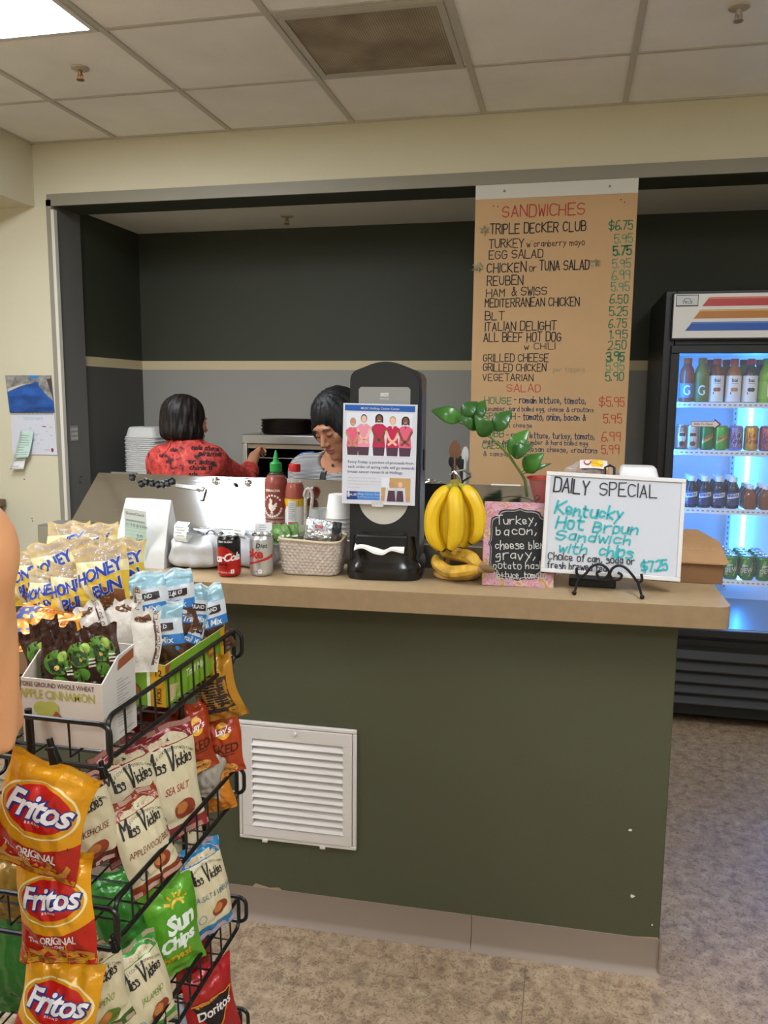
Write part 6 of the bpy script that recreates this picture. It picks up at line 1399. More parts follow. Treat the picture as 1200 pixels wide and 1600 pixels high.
f.rect(-.040, .0, -.033, z2_-.001, front(-.0002), 6, .0004); f.disc(-.075, .028, .022, .018, front(-.0002), 4, .0004); f.disc(-.068, .03, .012, .010, front(-.0002), 5, .0006)
fs = lambda x, z: (.0002, x, z)
f.text('Trail Mix', D*.45, z2_*.38, .016, fs, 6, .0006, .1, .02); f.disc(D*.73, z2_*.62, .018, .018, fs, 5, .0006); f.rect(D*.73-.012, z2_*.55, D*.73+.012, z2_*.7, fs, 2, .0008); f.rect(D*.90, .0, D*.985, z2_-.001, fs, 2, .0005); f.text('12', D*.942, z2_*.55, .010, fs, 3, .0009, 0, .02)
f.poly([(.004, z2_*.1), (.03, z2_*.08), (.05, z2_*.4), (.01, z2_*.5)], fs, 1, .0005); f.text('12 - 2 OZ', .035, .006, .007, fs, 6, .0006); f.poly([(.0, z2_-.002), (.02, z2_-.002), (.004, z2_-.022)], fs, 7, .0006)
f.build('carton', [gc, mat('#b8a878', .6), mat('#c8941c', .5), mat('#2a2416', .6), mat('#4a3a20', .5), mat('#8a5a2a', .6), mat('#d8e0c0', .5), mat('#a83a3a', .5)], t, smooth=0)
TM = [foilm('#8db3c0', .3), mat('#c4ccd2', .35), mat('#2a1418', .4), mat('#2f74b8', .35), foilm('#4a2f22', .35), mat('#8a5f40', .5), mat('#3f7cc0', .4), mat('#dfe3e4', .4), mat('#6a4028', .5), foilm('#a8c6ce', .3)]
def trail(label, M, w, h, seed):
    b = Bag(w, h, .034, .06, seed, pinch=.05); f = MB(); fn = b.fr
    b.mesh(f, lambda u, v: 9 if v > .93 else (0 if v > .74 else (1 if v > .52 else (3 if v > .38 else 4))), 18, 36, back=0)
    f.rect(-w*.34, h*.09, w*.34, h*.19, fn, 2, .0009, .012); f.text('KIRKLAND', 0, h*.115, h*.056, fn, 7, .0014, 0, .015, .95, sx=.9); f.rect(-w*.30, h*.078, w*.30, h*.09, fn, 8, .0009, .012)
    f.text('Trail Mix', 0, -h*.088, h*.09, fn, 7, .0012, .05, .015, .95)
    R = random.Random(seed)
    for k in range(26):
        x, y = R.uniform(-.42, .42)*w, R.uniform(-.46, -.16)*h; f.disc(x, y, R.uniform(.004, .007), R.uniform(.003, .005), fn, 6 if k in (4, 17) else (5 if k % 2 else 8), .0008+.00006*k, R.uniform(0, 3), 10, 1)
    crimps(f, b, 7, True, False, 3); return put(f, 'trail_mix_bag', label, 'trail mix', TM, M, 'trail mix bags')
trail('blue trail mix bag standing foremost in the green carton', rk(246, 996, x=-.822, yaw=.38, lean=.25, roll=.06), .115, .15, 50)
trail('blue trail mix bag leaning left behind the foremost one', rk(220, 950, x=-.86, yaw=.5, lean=.25, roll=.16), .12, .145, 51)
trail('blue trail mix bag rising behind the middle of the green carton', rk(268, 942, x=-.82, yaw=.5, lean=.2, roll=.14), .105, .14, 52)
trail('blue trail mix bag turned nearly edge-on in the middle of the green carton', rk(296, 962, x=-.79, yaw=1.15, lean=.15, roll=-.25), .095, .14, 53)
trail('blue trail mix bag at the far end of the green carton, nearest the counter', rk(322, 970, x=-.775, yaw=.7, lean=.2, roll=.18), .105, .15, 54)
trail('crumpled blue trail mix bag leaning right along the wire side of the carton', rk(293, 994, x=-.79, yaw=1.0, lean=.2, roll=-.5), .075, .13, 55)
# cream almond butter bars in a brown carton
f = MB(); q = at(150, 985, y=1.45); bw = .075
f.box((-bw, 0, 0), (bw, .003, .125)); f.box((-bw, -.09, 0), (bw, 0, .003)); f.box((-bw, -.09, .003), (-bw+.003, 0, .10)); f.box((bw-.003, -.09, .003), (bw, 0, .10))
tag(f.build('snack_carton', mat('#4a302a', .6), None, (q.x, 1.47, ZB), smooth=0), 'dark brown carton behind the cream snack bars', 'box')
am = [mat('#cfc8bc', .35, 0, .6, bump=.25, bscale=60), mat('#5a3a34', .5), foilm('#6a4a34'), mat('#8a7a3a', .5)]
def almond(f, fn, w, h):
    f.rect(w*.24, -h*.38, w*.32, h*.34, fn, 1, .0007, .02); f.text('ALMOND BUTTER', w*.42, -h*.36, .0085, fn, 1, .0007, 0, .0, rot=PI/2, left=True); f.disc(-w*.1, h*.36, w*.3, h*.06, fn, 2, .0007, n=14)
for i, (px, py, yy, yw, rl) in enumerate(((152, 985, 1.40, .2, .5), (178, 978, 1.42, .3, .35), (196, 985, 1.37, .5, -.15), (228, 1002, 1.345, .7, -.12), (206, 966, 1.45, .4, .15))):
    barpack('snack_bar', ['cream bar wrapper leaning left behind the apple bars', 'cream bar wrapper in the middle of the brown carton', 'cream bar wrapper with crumpled top above the apple carton corner', 'cream almond butter bar wrapper standing between the white and green cartons', 'cream bar wrapper at the back, touching the trail mix bags'][i], rk(px, py, y=yy, yaw=yw, lean=.2, roll=rl), .055, .115, am, almond, .018, 60+i, 'cream snack bars')
cm = [foilm('#cc8a24', .3), mat('#29407f', .4), mat('#d8a83a', .4), mat('#b85a1c', .5), mat('#d8d0c4', .4)]
def cheese(f, fn, w, h): f.poly([(-w*.45, -h*.25), (-w*.05, -h*.25), (w*.05, h*.25), (-w*.45, h*.25)], fn, 1, .0007, .02); f.text('CHEESE', w*.2, h*.05, h*.16, fn, 3, .0009, .2, .02); f.rect(-w*.1, -h*.42, w*.4, -h*.3, fn, 4, .0008)
for i, (px, py, yy, rl, ln) in enumerate(((62, 962, 1.40, -.05, .9), (85, 985, 1.33, .2, .8), (48, 995, 1.31, .1, .8), (100, 962, 1.42, -.1, .7))):
    barpack('cracker_pack', ['orange cheese cracker pack with blue label under the honey buns', 'orange cracker pack in front of the blue-labelled one', 'orange cracker pack half behind the peach sleeve', 'orange cracker pack at the right, beside the brown carton'][i], rk(px, py, y=yy, yaw=.1, lean=ln, roll=rl), .10, .06, cm, cheese, .022, 70+i, 'cracker packs', 'crackers')
# ------------------------------------------------------------------ iced buns in clear-topped yellow wrappers
f = MB(); q0 = at(20, 950, y=1.5); q1 = at(205, 950, y=1.5); hz = q0.z-.012
f.box((0, 0, 0), (q1.x-q0.x+.02, .14, .003)); f.box((0, 0, .003), (q1.x-q0.x+.02, .003, hz-ZB)); f.box((0, .137, .003), (q1.x-q0.x+.02, .14, hz-ZB)); f.box((0, .003, hz-ZB-.01), (q1.x-q0.x+.02, .137, hz-ZB-.007))
tag(f.build('snack_carton', mat('#8a6a48', .7), None, (q0.x-.01, 1.47, ZB), smooth=0), 'plain brown carton carrying the yellow bun wrappers', 'box')
HB = [mat('#d9b63a', .3, 0, .6, bump=.2, bscale=50), film((250, 250, 250), .20, .08, .9, 45), mat('#e0d6b8', .35), mat('#26409a', .4), mat('#7a4a2c', .5), mat('#e8e4dc', .35), mat('#dcd3a2', .35)]
def bunpack(label, M, w, h, seed):
    b = Bag(w, h, .042, .05, seed, pinch=.04); f = MB(); fn = b.fr
    b.mesh(f, lambda u, v: 1 if v > .76 else (6 if v > .60 else 0), 20, 34, back=0)
    f.poly([(-w*.10, -h*.48), (w*.02, -h*.48), (-w*.34, h*.1), (-w*.42, h*.1)], fn, 2, .0007, .012); f.poly([(-w*.02, -h*.46), (w*.44, -h*.46), (w*.44, -h*.22), (w*.10, -h*.14), (w*.0, -h*.3)], fn, 4, .0008, .012)
    for m_, e, bo in ((5, .001, .065), (3, .0015, .035)):
        f.text('HONEY', .002, h*.0, h*.19, fn, m_, e, .12, bo, .9, rot=.32, sx=.9, maxlen=.012); f.text('BUN', w*.18, -h*.25, h*.19, fn, m_, e, .12, bo, .9, rot=.32, sx=.9, maxlen=.012)
    o = put(f, 'honey_bun', label, 'bun', HB, M, 'wrapped buns')
    g = MB(); g.ell((0, -h*.05, 0), (w*.36, h*.32, .012), 0, None, 22, 10); g.build('pastry', mat('#9a6236', .6, var=.15, vscale=30), o)
    return o
for px, py, yy, yw, rl, w, h, lb in ((160, 902, 1.43, .1, .12, .115, .125, 'yellow bun wrapper showing its blue lettering fully, foremost at the right'), (112, 925, 1.43, .15, -.02, .09, .115, 'yellow bun wrapper in front, tucked left of the fully readable one'),
        (88, 890, 1.48, .05, .2, .11, .12, 'yellow bun wrapper with readable lettering in the middle of the left group'), (46, 905, 1.50, -.1, .1, .10, .115, 'yellow bun wrapper at the far left beside the peach sleeve'),
        (130, 885, 1.52, .2, .05, .10, .12, 'yellow bun wrapper mostly hidden between the two readable ones'), (150, 862, 1.57, .0, .15, .115, .12, 'yellow bun wrapper at the back, its clear top overlapping the steel table'),
        (108, 858, 1.58, .0, .1, .11, .12, 'yellow bun wrapper at the back left with only the clear top showing'), (190, 885, 1.54, .3, -.05, .10, .12, 'yellow bun wrapper at the right end beside the paper bag'), (72, 932, 1.44, -.1, .05, .09, .11, 'yellow bun wrapper lowest at the left front')):
    bunpack(lb, rk(px, py, y=yy, yaw=yw, lean=.12, roll=rl), w, h, px)
# ================================================================== PEOPLE (one smooth skin each, grown from a blended distance field)
def lerpv(a, b, t): return tuple(a[i]+(b[i]-a[i])*t for i in range(3))
class Field:
    def __init__(s, xs, ys, zs):
        s.x, s.y, s.z = (np.asarray(a, float) for a in (xs, ys, zs)); s.F = np.full((len(xs), len(ys), len(zs)), .5)
    def blk(s, lo, hi):
        sl = []
        for a, l, h in zip((s.x, s.y, s.z), lo, hi): i0, i1 = max(0, np.searchsorted(a, l)-1), min(len(a), np.searchsorted(a, h)+1); sl.append(slice(i0, max(i0, i1)))
        return tuple(sl), s.x[sl[0]][:, None, None], s.y[sl[1]][None, :, None], s.z[sl[2]][None, None, :]
    def join(s, sl, d, k, sub=False):
        a = s.F[sl]
        if a.size == 0: return
        if sub: h = np.clip(.5-.5*(a+d)/k, 0, 1); s.F[sl] = a*(1-h)+(-d)*h+k*h*(1-h)
        else: h = np.clip(.5+.5*(d-a)/k, 0, 1); s.F[sl] = d*(1-h)+a*h-k*h*(1-h)
    def cap(s, a, b, ra, rb, k=.02, sub=False):
        a, b = np.array(a, float), np.array(b, float); m = max(ra, rb)+k+.04; sl, X, Y, Z = s.blk(np.minimum(a, b)-m, np.maximum(a, b)+m); d = b-a; L = max(1e-9, d@d)
        t = np.clip(((X-a[0])*d[0]+(Y-a[1])*d[1]+(Z-a[2])*d[2])/L, 0, 1)
        s.join(sl, np.sqrt((X-a[0]-d[0]*t)**2+(Y-a[1]-d[1]*t)**2+(Z-a[2]-d[2]*t)**2)-(ra+(rb-ra)*t), k, sub)
    def ell(s, c, r, k=.02, M=None, sub=False):
        """ellipsoid; with M (4x4) c and the axes are in that local frame"""
        R3 = np.array(M.to_3x3()) if M is not None else np.eye(3); C = np.array(M @ Vector(c)) if M is not None else np.array(c, float); m = max(r)+k+.04
        sl, X, Y, Z = s.blk(C-m, C+m); x, y, z = X-C[0], Y-C[1], Z-C[2]
        q = [R3[0, i]*x+R3[1, i]*y+R3[2, i]*z for i in range(3)]
        k0 = np.sqrt(sum((q[i]/r[i])**2 for i in range(3))); k1 = np.sqrt(sum((q[i]/r[i]**2)**2 for i in range(3)))+1e-9
        s.join(sl, k0*(k0-1)/k1, k, sub)
    def cut(s, p, n, k=.004):
        """remove everything on the +n side of the plane through p"""
        n = np.array(n, float); n /= np.linalg.norm(n); d = (s.x[:, None, None]-p[0])*n[0]+(s.y[None, :, None]-p[1])*n[1]+(s.z[None, None, :]-p[2])*n[2]
        s.join((slice(None),)*3, -d, k, True)
    def mesh(s):
        F = s.F; I = F < 0; n = F.shape
        cnt = sum(I[i:n[0]-1+i, j:n[1]-1+j, k:n[2]-1+k].astype(np.int8) for i in (0, 1) for j in (0, 1) for k in (0, 1))
        c = np.argwhere((cnt > 0) & (cnt < 8)); ids = -np.ones(cnt.shape, int); ids[tuple(c.T)] = np.arange(len(c))
        P = np.zeros((len(c), 3)); N = np.zeros(len(c)); ax = (s.x, s.y, s.z)
        for d in range(3):
            o1, o2 = [q for q in range(3) if q != d]
            for u in (0, 1):
                for v in (0, 1):
                    a = c.copy(); a[:, o1] += u; a[:, o2] += v; b = a.copy(); b[:, d] += 1
                    fa, fb = F[tuple(a.T)], F[tuple(b.T)]; m = (fa < 0) != (fb < 0); t = np.where(m, fa/np.where(m, fa-fb, 1), 0)
                    for q in range(3):
                        pa, pb = ax[q][a[:, q]], ax[q][b[:, q]]; P[:, q] += np.where(m, pa+(pb-pa)*t, 0)
                    N += m
        P /= N[:, None]; Q = []
        for d in range(3):
            o1, o2 = [q for q in range(3) if q != d]; sl0 = [slice(1, -1)]*3; sl0[d] = slice(0, -1); sl1 = list(sl0); sl1[d] = slice(1, None)
            e = np.argwhere(I[tuple(sl0)] != I[tuple(sl1)]); off = np.ones(3, int); off[d] = 0; e = e+off
            if not len(e): continue
            def cid(u, v): a = e.copy(); a[:, o1] -= u; a[:, o2] -= v; return ids[tuple(a.T)]
            q = np.stack([cid(0, 0), cid(1, 0), cid(1, 1), cid(0, 1)], 1); ins = I[tuple(e.T)]; fl = ins if d != 1 else ~ins
            q[~fl] = q[~fl][:, ::-1]; Q.append(q)
        return P, np.concatenate(Q)
def fmesh(name, F, mats, parent, matfn=None):
    P, Q = F.mesh(); me = bpy.data.meshes.new(name); me.from_pydata(P.tolist(), [], Q.tolist())
    for m in mats: me.materials.append(m)
    me.polygons.foreach_set('use_smooth', [True]*len(Q))
    if matfn is not None: me.polygons.foreach_set('material_index', np.asarray(matfn(P[Q].mean(1)), int))
    bm = bmesh.new(); bm.from_mesh(me); bmesh.ops.recalc_face_normals(bm, faces=bm.faces); bm.to_mesh(me); bm.free()
    o = bpy.data.objects.new(name, me); COL.objects.link(o)
    if parent is not None: o.parent = parent; o.matrix_parent_inverse = parent.matrix_basis.inverted()
    return o
def axis(lo, hi, coarse, fine=()):
    """grid lines from lo to hi, dense inside the fine windows (a, b, step)"""
    out = []; x = lo
    while x < hi:
        out.append(x); st = coarse
        for a, b, q in fine:
            if a-.0001 <= x < b: st = min(st, q)
            elif x < a and x+st > a: st = max(.002, min(st, a-x))
        x += st
    return out+[hi]
def head(F, H, k=1.):
    """woman's head in frame H: origin between the ears, face towards -y"""
    e = lambda c, r, kk=.015, sub=False: F.ell(tuple(q*k for q in c), tuple(q*k for q in r), kk*k, H, sub)
    w = lambda p: tuple(H @ Vector(tuple(q*k for q in p)))
    e((0, .015, .03), (.072, .090, .083)); e((0, -.022, -.028), (.060, .070, .078), .03); e((0, -.048, -.074), (.040, .036, .032), .03)
    for sx in (-1, 1): e((sx*.040, -.064, -.024), (.020, .018, .016), .02)
    e((0, -.083, .020), (.046, .010, .012), .012)
    for sx in (-1, 1): e((sx*.030, -.100, .000), (.017, .012, .010), .010, True)
    for sx in (-1, 1): e((sx*.030, -.0795, -.002), (.0145, .0115, .0095), .004); e((sx*.074, .012, -.014), (.008, .018, .029), .008)
    F.cap(w((0, -.086, .006)), w((0, -.108, -.034)), .0065*k, .0105*k, .010*k)
    for sx in (-1, 1): e((sx*.0105, -.099, -.039), (.0078, .008, .0065), .006)
    e((0, -.0925, -.0605), (.0215, .009, .0052), .005); e((0, -.0915, -.0715), (.0185, .009, .0062), .005); e((0, -.101, -.066), (.022, .006, .0012), .003, True)
    e((0, -.078, -.100), (.020, .018, .015), .018)
def face_mats(H, k=1.):
    Hi = np.array(H.inverted())
    def fn(P):
        q = (np.c_[P, np.ones(len(P))] @ Hi.T)[:, :3]/k
        lip = ((q[:, 0]/.0225)**2+((q[:, 2]+.066)/.0115)**2 < 1) & (q[:, 1] < -.086)
        return np.where(lip, 1, 0)
    return fn
def hand_prims(F, Wm, s, curl=(.5, .7, .6), spread=.12, k=.9):
    """hand in frame Wm: wrist at the origin, fingers along -z, palm facing -y; s = +1 thumb on +x"""
    w = lambda p: tuple(Wm @ Vector(tuple(q*k for q in p)))
    F.ell((0, 0, -.045*k), (.040*k, .014*k, .050*k), .012, Wm); F.cap(w((0, 0, .02)), w((0, 0, -.02)), .024*k, .024*k, .015)
    for i, (x, ln) in enumerate(((.027, .072), (.009, .082), (-.009, .076), (-.026, .060))):
        x *= s; p = Vector((x, 0, -.085)); a = 0; lens = (ln*.45, ln*.3, ln*.25); r = .0088 if i < 3 else .0078
        for j in range(3):
            a += curl[j]*(1+.12*i); q = p+Vector((x*spread*.5, -math.sin(a)*lens[j], -math.cos(a)*lens[j])); F.cap(w(p), w(q), r*(1-.1*j)*k, r*(.9-.1*j)*k, .004); p = q
    p = Vector((s*.030, -.004, -.030))
    for j, (dx, dy, dz, r) in enumerate(((.022, -.016, -.026, .0115), (.012, -.016, -.024, .0095), (.004, -.014, -.020, .0085))):
        q = p+Vector((s*dx, dy, dz)); F.cap(w(p), w(q), r*k, r*.9*k, .008 if j == 0 else .004); p = q
def limbmat(a, b, facing):
    """frame at b whose -z continues the direction a->b and whose -y points towards facing"""
    z = (Vector(a)-Vector(b)).normalized(); y = -Vector(facing); y = (y-z*y.dot(z)).normalized(); x = y.cross(z)
    return Matrix(((x.x, y.x, z.x, b[0]), (x.y, y.y, z.y, b[1]), (x.z, y.z, z.z, b[2]), (0, 0, 0, 1)))
def person(name, label, J, H, yaw, skin, lips, fine, shirt, trous, shoe, hairfn, hairm, sleeve=.55, loose=.012, hand=((.4, .5, .5), (.4, .5, .5)), palm=((0, -1, 0), (0, -1, 0)), neck_cut=None, k=1., torso=(.15, .098), fl_shirt=None, hem=None):
    root = thing(name, label, 'person', (J['pelvis'][0], J['pelvis'][1], 0)); bpy.context.view_layer.update()
    pts = np.array([J[q] for q in J]); lo = pts.min(0)-.28; hi = pts.max(0)+.28; lo[2] = -.02
    Tm = lambda c: Matrix.Translation(Vector(c)) @ Matrix.Rotation(yaw, 4, 'Z')
    def axes(c): return [axis(lo[i], hi[i], c, [f[i] for f in fine]) for i in range(3)]
    mid = lerpv(J['pelvis'], J['chest'], .5)
    def torsoP(F, g=0.):
        F.ell((0, 0, 0), (torso[0]+g, torso[1]+g, .19+g), .05, Tm(J['chest'])); F.ell((0, 0, 0), (torso[0]*.88+g, torso[1]*.98+g, .17+g), .06, Tm(mid)); F.ell((0, 0, 0), (.158+g, .118+g, .13+g), .06, Tm(J['pelvis']))
        F.cap(lerpv(J['sl'], J['neck'], .15), lerpv(J['sr'], J['neck'], .15), .048+g, .048+g, .05); F.cap(J['neck'], lerpv(J['neck'], J['chest'], .4), .062+g, .09+g, .05)
        for sx in (-1, 1): F.ell((sx*.068, -torso[1]*.80, -.015), (.062+g, .05+g, .06+g), .04, Tm(J['chest']))
    def armsP(F, g=0., upto=2., g2=None):
        for q in 'lr':
            S, E, W_ = J['s'+q], J['e'+q], J['w'+q]; F.cap(lerpv(S, J['neck'], .1), S, .052+g, .054+g, .04); ge = g if g2 is None else g2
            t1 = min(1, upto); F.cap(S, lerpv(S, E, t1), .048+g, .048+ge+(.037-.048)*t1, .03)
            if upto > 1: F.cap(E, lerpv(E, W_, min(1, upto-1)), .036+ge, .036+ge+(.026-.036)*min(1, upto-1), .02)
    B = Field(*axes(.013)); torsoP(B); armsP(B)
    for i, q in enumerate('lr'):
        B.cap(J['h'+q], J['k'+q], .080, .056, .05); B.cap(J['k'+q], J['a'+q], .054, .036, .03); a = J['a'+q]; f = Matrix.Rotation(yaw, 3, 'Z') @ Vector((0, -.15, -.045)); B.cap((a[0], a[1], .045), tuple(Vector((a[0], a[1], .085))+f), .040, .030, .03)
        hand_prims(B, limbmat(J['e'+q], J['w'+q], palm[i]), (1 if q == 'l' else -1), hand[i])
    B.cap(J['neck'], tuple(H @ Vector((0, .018*k, -.07*k))), .052, .050, .03); head(B, H, k)
    body = fmesh('body', B, [skin, lips], root, face_mats(H, k))
    # clothes
    S = Field(*axes(.011)); torsoP(S, loose); armsP(S, loose, sleeve, loose*1.3)
    if neck_cut: S.ell((0, 0, 0), neck_cut[1], .012, Matrix.Translation(Vector(neck_cut[0])) @ Matrix.Rotation(yaw, 4, 'Z'), True)
    S.cut((0, 0, hem if hem else J['pelvis'][2]-.06), (0, 0, -1))
    for q in 'lr':
        a, b = (J['s'+q], J['e'+q]) if sleeve <= 1 else (J['e'+q], J['w'+q]); t = sleeve if sleeve <= 1 else sleeve-1; p = np.array(lerpv(a, b, t)); n = np.array(b)-np.array(a); n /= np.linalg.norm(n)
        sl, X, Y, Z = S.blk(p-.13, p+.13); d = (X-p[0])*n[0]+(Y-p[1])*n[1]+(Z-p[2])*n[2]; r = np.sqrt((X-p[0])**2+(Y-p[1])**2+(Z-p[2])**2); S.join(sl, np.maximum(-d, r-.11), .004, True)
    if fl_shirt: fl_shirt(S)
    sh = fmesh('shirt', S, shirt if isinstance(shirt, list) else [shirt], root)
    Tn = Field(*axes(.016)); Tn.ell((0, 0, 0), (.165, .125, .14), .05, Tm(J['pelvis']))
    for q in 'lr': Tn.cap(J['h'+q], J['k'+q], .090, .068, .04); Tn.cap(J['k'+q], (J['a'+q][0], J['a'+q][1], .09), .066, .055, .03)
    Tn.cut((0, 0, .075), (0, 0, -1)); Tn.cut((0, 0, J['pelvis'][2]+.08), (0, 0, 1)); fmesh('trousers', Tn, [trous], root)
    for q in 'lr':
        Sh = Field(*[axis(J['a'+q][i]-.25, J['a'+q][i]+.25, .01) for i in (0, 1)], axis(-.012, .16, .01)); a = J['a'+q]; f = Matrix.Rotation(yaw, 3, 'Z') @ Vector((0, -.16, -.045))
        Sh.cap((a[0], a[1], .05), tuple(Vector((a[0], a[1], .09))+f), .050, .040, .03); Sh.cut((0, 0, .002), (0, 0, -1)); Sh.cut((0, 0, .1), (0, 0, 1)); fmesh('shoe', Sh, [shoe], root)
    if hairfn:
        c = np.array(H.translation); Hf = Field(*[axis(c[i]-.2, c[i]+.2, .0055) for i in range(3)]); hairfn(Hf, H); fmesh('hair', Hf, [hairm], root)
    return root, body, sh
def standing(x, y, yaw, h, lean=0.):
    """joints of a standing figure of height h facing -y turned by yaw; lean moves the chest forward"""
    R_ = Matrix.Rotation(yaw, 3, 'Z'); s = h/1.6
    P = lambda a, b, c: tuple(R_ @ Vector((a*s, b*s, 0))+Vector((x, y, c*s)))
    return dict(pelvis=P(0, 0, .88), chest=P(0, -lean*.7, 1.14), neck=P(0, .01-lean, 1.31), hl=P(.085, 0, .84), hr=P(-.085, 0, .84), kl=P(.09, -.02, .45), kr=P(-.09, -.02, .45), al=P(.095, .02, .07), ar=P(-.095, .02, .07),
        sl=P(.165, .01-lean*.9, 1.275), sr=P(-.165, .01-lean*.9, 1.275), el=P(.215, .02-lean*.6, 1.0), er=P(-.215, .02-lean*.6, 1.0), wl=P(.22, -.07-lean*.5, .77), wr=P(-.22, -.07-lean*.5, .77))
def hairmat(c, c2):
    m = bpy.data.materials.new('hair'); m.use_nodes = True; nt = m.node_tree; b = nt.nodes['Principled BSDF']; b.inputs['Roughness'].default_value = .5; b.inputs['Specular IOR Level'].default_value = .28
    tc = nt.nodes.new('ShaderNodeTexCoord'); mp = nt.nodes.new('ShaderNodeMapping'); mp.inputs['Scale'].default_value = (90, 90, 9); n = nt.nodes.new('ShaderNodeTexNoise'); n.inputs['Scale'].default_value = 1.6; n.inputs['Detail'].default_value = 5
    nt.links.new(tc.outputs['Object'], mp.inputs[0]); nt.links.new(mp.outputs[0], n.inputs['Vector']); r = nt.nodes.new('ShaderNodeValToRGB'); r.color_ramp.elements[0].color = (*lin(c), 1); r.color_ramp.elements[1].color = (*lin(c2), 1); r.color_ramp.elements[0].position = .4; r.color_ramp.elements[1].position = .7
    nt.links.new(n.outputs['Fac'], r.inputs['Fac']); nt.links.new(r.outputs['Color'], b.inputs['Base Color']); bp = nt.nodes.new('ShaderNodeBump'); bp.inputs['Strength'].default_value = .5; bp.inputs['Distance'].default_value = .004; nt.links.new(n.outputs['Fac'], bp.inputs['Height']); nt.links.new(bp.outputs['Normal'], b.inputs['Normal']); return m
skin1 = mat('#b57f5f', .5, var=.05, vscale=30, sss=.08); lip1 = mat('#94554a', .45); dkblue = mat('#20242c', .7); blackc = mat('#141415', .6)
dark_hair = hairmat('#0c0908', '#231a16'); black_hair = hairmat('#09090a', '#1a191b')
# ------------------------------------------------------------------ the cook in red, seen from behind, reaching to the oven
yA = 3.45; hc = at(287, 657, y=yA); J = standing(hc.x+.01, yA, PI-.25, 1.575)
J['sl'] = tuple(at(253, 722, y=yA+.0)); J['sr'] = tuple(at(332, 722, y=yA+.03)); J['neck'] = tuple(at(291, 697, y=yA))
n_ = J['neck']; J['chest'] = (n_[0], n_[1], n_[2]-.19)
# facing +y: her left is image-left
J['sl'], J['sr'] = J['sl'], J['sr']
J['er'] = tuple(at(383, 753, y=3.70)); J['wr'] = tuple(at(397, 714, y=3.93)); J['el'] = (J['sl'][0]-.05, yA+.03, J['sl'][2]-.27); J['wl'] = (J['sl'][0]+.02, yA+.24, J['sl'][2]-.38)
Hm = Matrix.Translation(hc+Vector((0, .02, -.005))) @ Matrix.Rotation(PI-.55, 4, 'Z') @ Matrix.Rotation(.08, 4, 'X')
redm = bpy.data.materials.new('red_print_cloth'); redm.use_nodes = True; nt = redm.node_tree; b = nt.nodes['Principled BSDF']; b.inputs['Roughness'].default_value = .75
tc = nt.nodes.new('ShaderNodeTexCoord'); n1 = nt.nodes.new('ShaderNodeTexNoise'); n1.inputs['Scale'].default_value = 24; n1.inputs['Detail'].default_value = 5; n1.inputs['Distortion'].default_value = 1.5; nt.links.new(tc.outputs['Object'], n1.inputs['Vector'])
r = nt.nodes.new('ShaderNodeValToRGB'); el = r.color_ramp.elements
while len(el) < 4: el.new(.5)
for e, (p, c) in zip(el, ((.34, '#2a1414'), (.45, '#9c2a26'), (.58, '#b93a32'), (.75, '#c9604e'))): e.position = p; e.color = (*lin(c), 1)
nt.links.new(n1.outputs['Fac'], r.inputs['Fac']); nt.links.new(r.outputs['Color'], b.inputs['Base Color'])
def ruffle(F, H, amp):
    """comb the hair surface into locks running down from the crown"""
    Hi = np.array(H.inverted()); X, Y, Z = F.x[:, None, None], F.y[None, :, None], F.z[None, None, :]
    q = [Hi[i, 0]*X+Hi[i, 1]*Y+Hi[i, 2]*Z+Hi[i, 3] for i in range(3)]; a = np.arctan2(q[0], q[1]+.01); r = np.clip(np.sqrt(q[0]**2+q[1]**2)/.05, 0, 1)
    F.F += amp*r*(np.sin(a*15+q[2]*26)+.7*np.sin(a*29-q[2]*34+1.3)+.5*np.sin(a*47+q[2]*50+2.))
def bob(F, H):
    e = lambda c, r_, k=.015, sub=False: F.ell(c, r_, k, H, sub)
    e((0, .018, .030), (.089, .104, .095)); e((0, .035, -.045), (.090, .082, .075), .03); e((-.045, .0, -.05), (.048, .06, .062), .02); e((.045, .0, -.05), (.048, .06, .062), .02)
    e((0, -.105, -.035), (.062, .085, .088), .012, True); p = H @ Vector((0, .02, -.103)); F.cut(tuple(p), tuple(H.to_3x3() @ Vector((0, .25, -1))), .02); ruffle(F, H, .0022)
hw = [(hc[i]-.13, hc[i]+.13, .004) for i in range(3)]; w0 = J['wr']; ww = [(w0[i]-.10, w0[i]+.11, .0036) for i in range(3)]
r1_, b1_, s1_ = person('person', 'person in a red printed blouse seen from behind, reaching towards the oven', J, Hm, PI-.15, skin1, lip1, [hw, ww], redm, dkblue, blackc, bob, dark_hair, sleeve=1.5, loose=.014, hand=((.3, .4, .4), (.55, .7, .6)), palm=((0, 1, 0), (.5, .5, -.6)), neck_cut=((n_[0], n_[1], n_[2]+.06), (.075, .075, .055)))
from mathutils.bvhtree import BVHTree
bpy.context.view_layer.update()
def clothfn(o, y0):
    bv = BVHTree.FromPolygons([o.matrix_world @ v.co for v in o.data.vertices], [tuple(p.vertices) for p in o.data.polygons])
    def fn(x, z):
        h = bv.ray_cast(Vector((x, y0, z)), Vector((0, 1, 0))); return h[0] if h[0] is not None else Vector((x, y0+.6, z))
    return fn
fn = clothfn(s1_, yA-.6); f = MB(); O1 = Vector((J['pelvis'][0], J['pelvis'][1], 0))
for s_, px, py, sz in (('chin', 268, 704, .018), ('tele the t', 308, 703, .020), ('ok', 247, 713, .018), ('piramn', 316, 712, .022), ('ths', 262, 722, .017), ('er, adre', 308, 724, .023), ('chirik li', 308, 733, .021), ('ads', 300, 742, .02)):
    q = at(px, py, y=yA-.11); f.text(s_, q.x, q.z-.006, sz*.95, fn, 0, .002, 0, .03, maxlen=.02, rot=-.08)
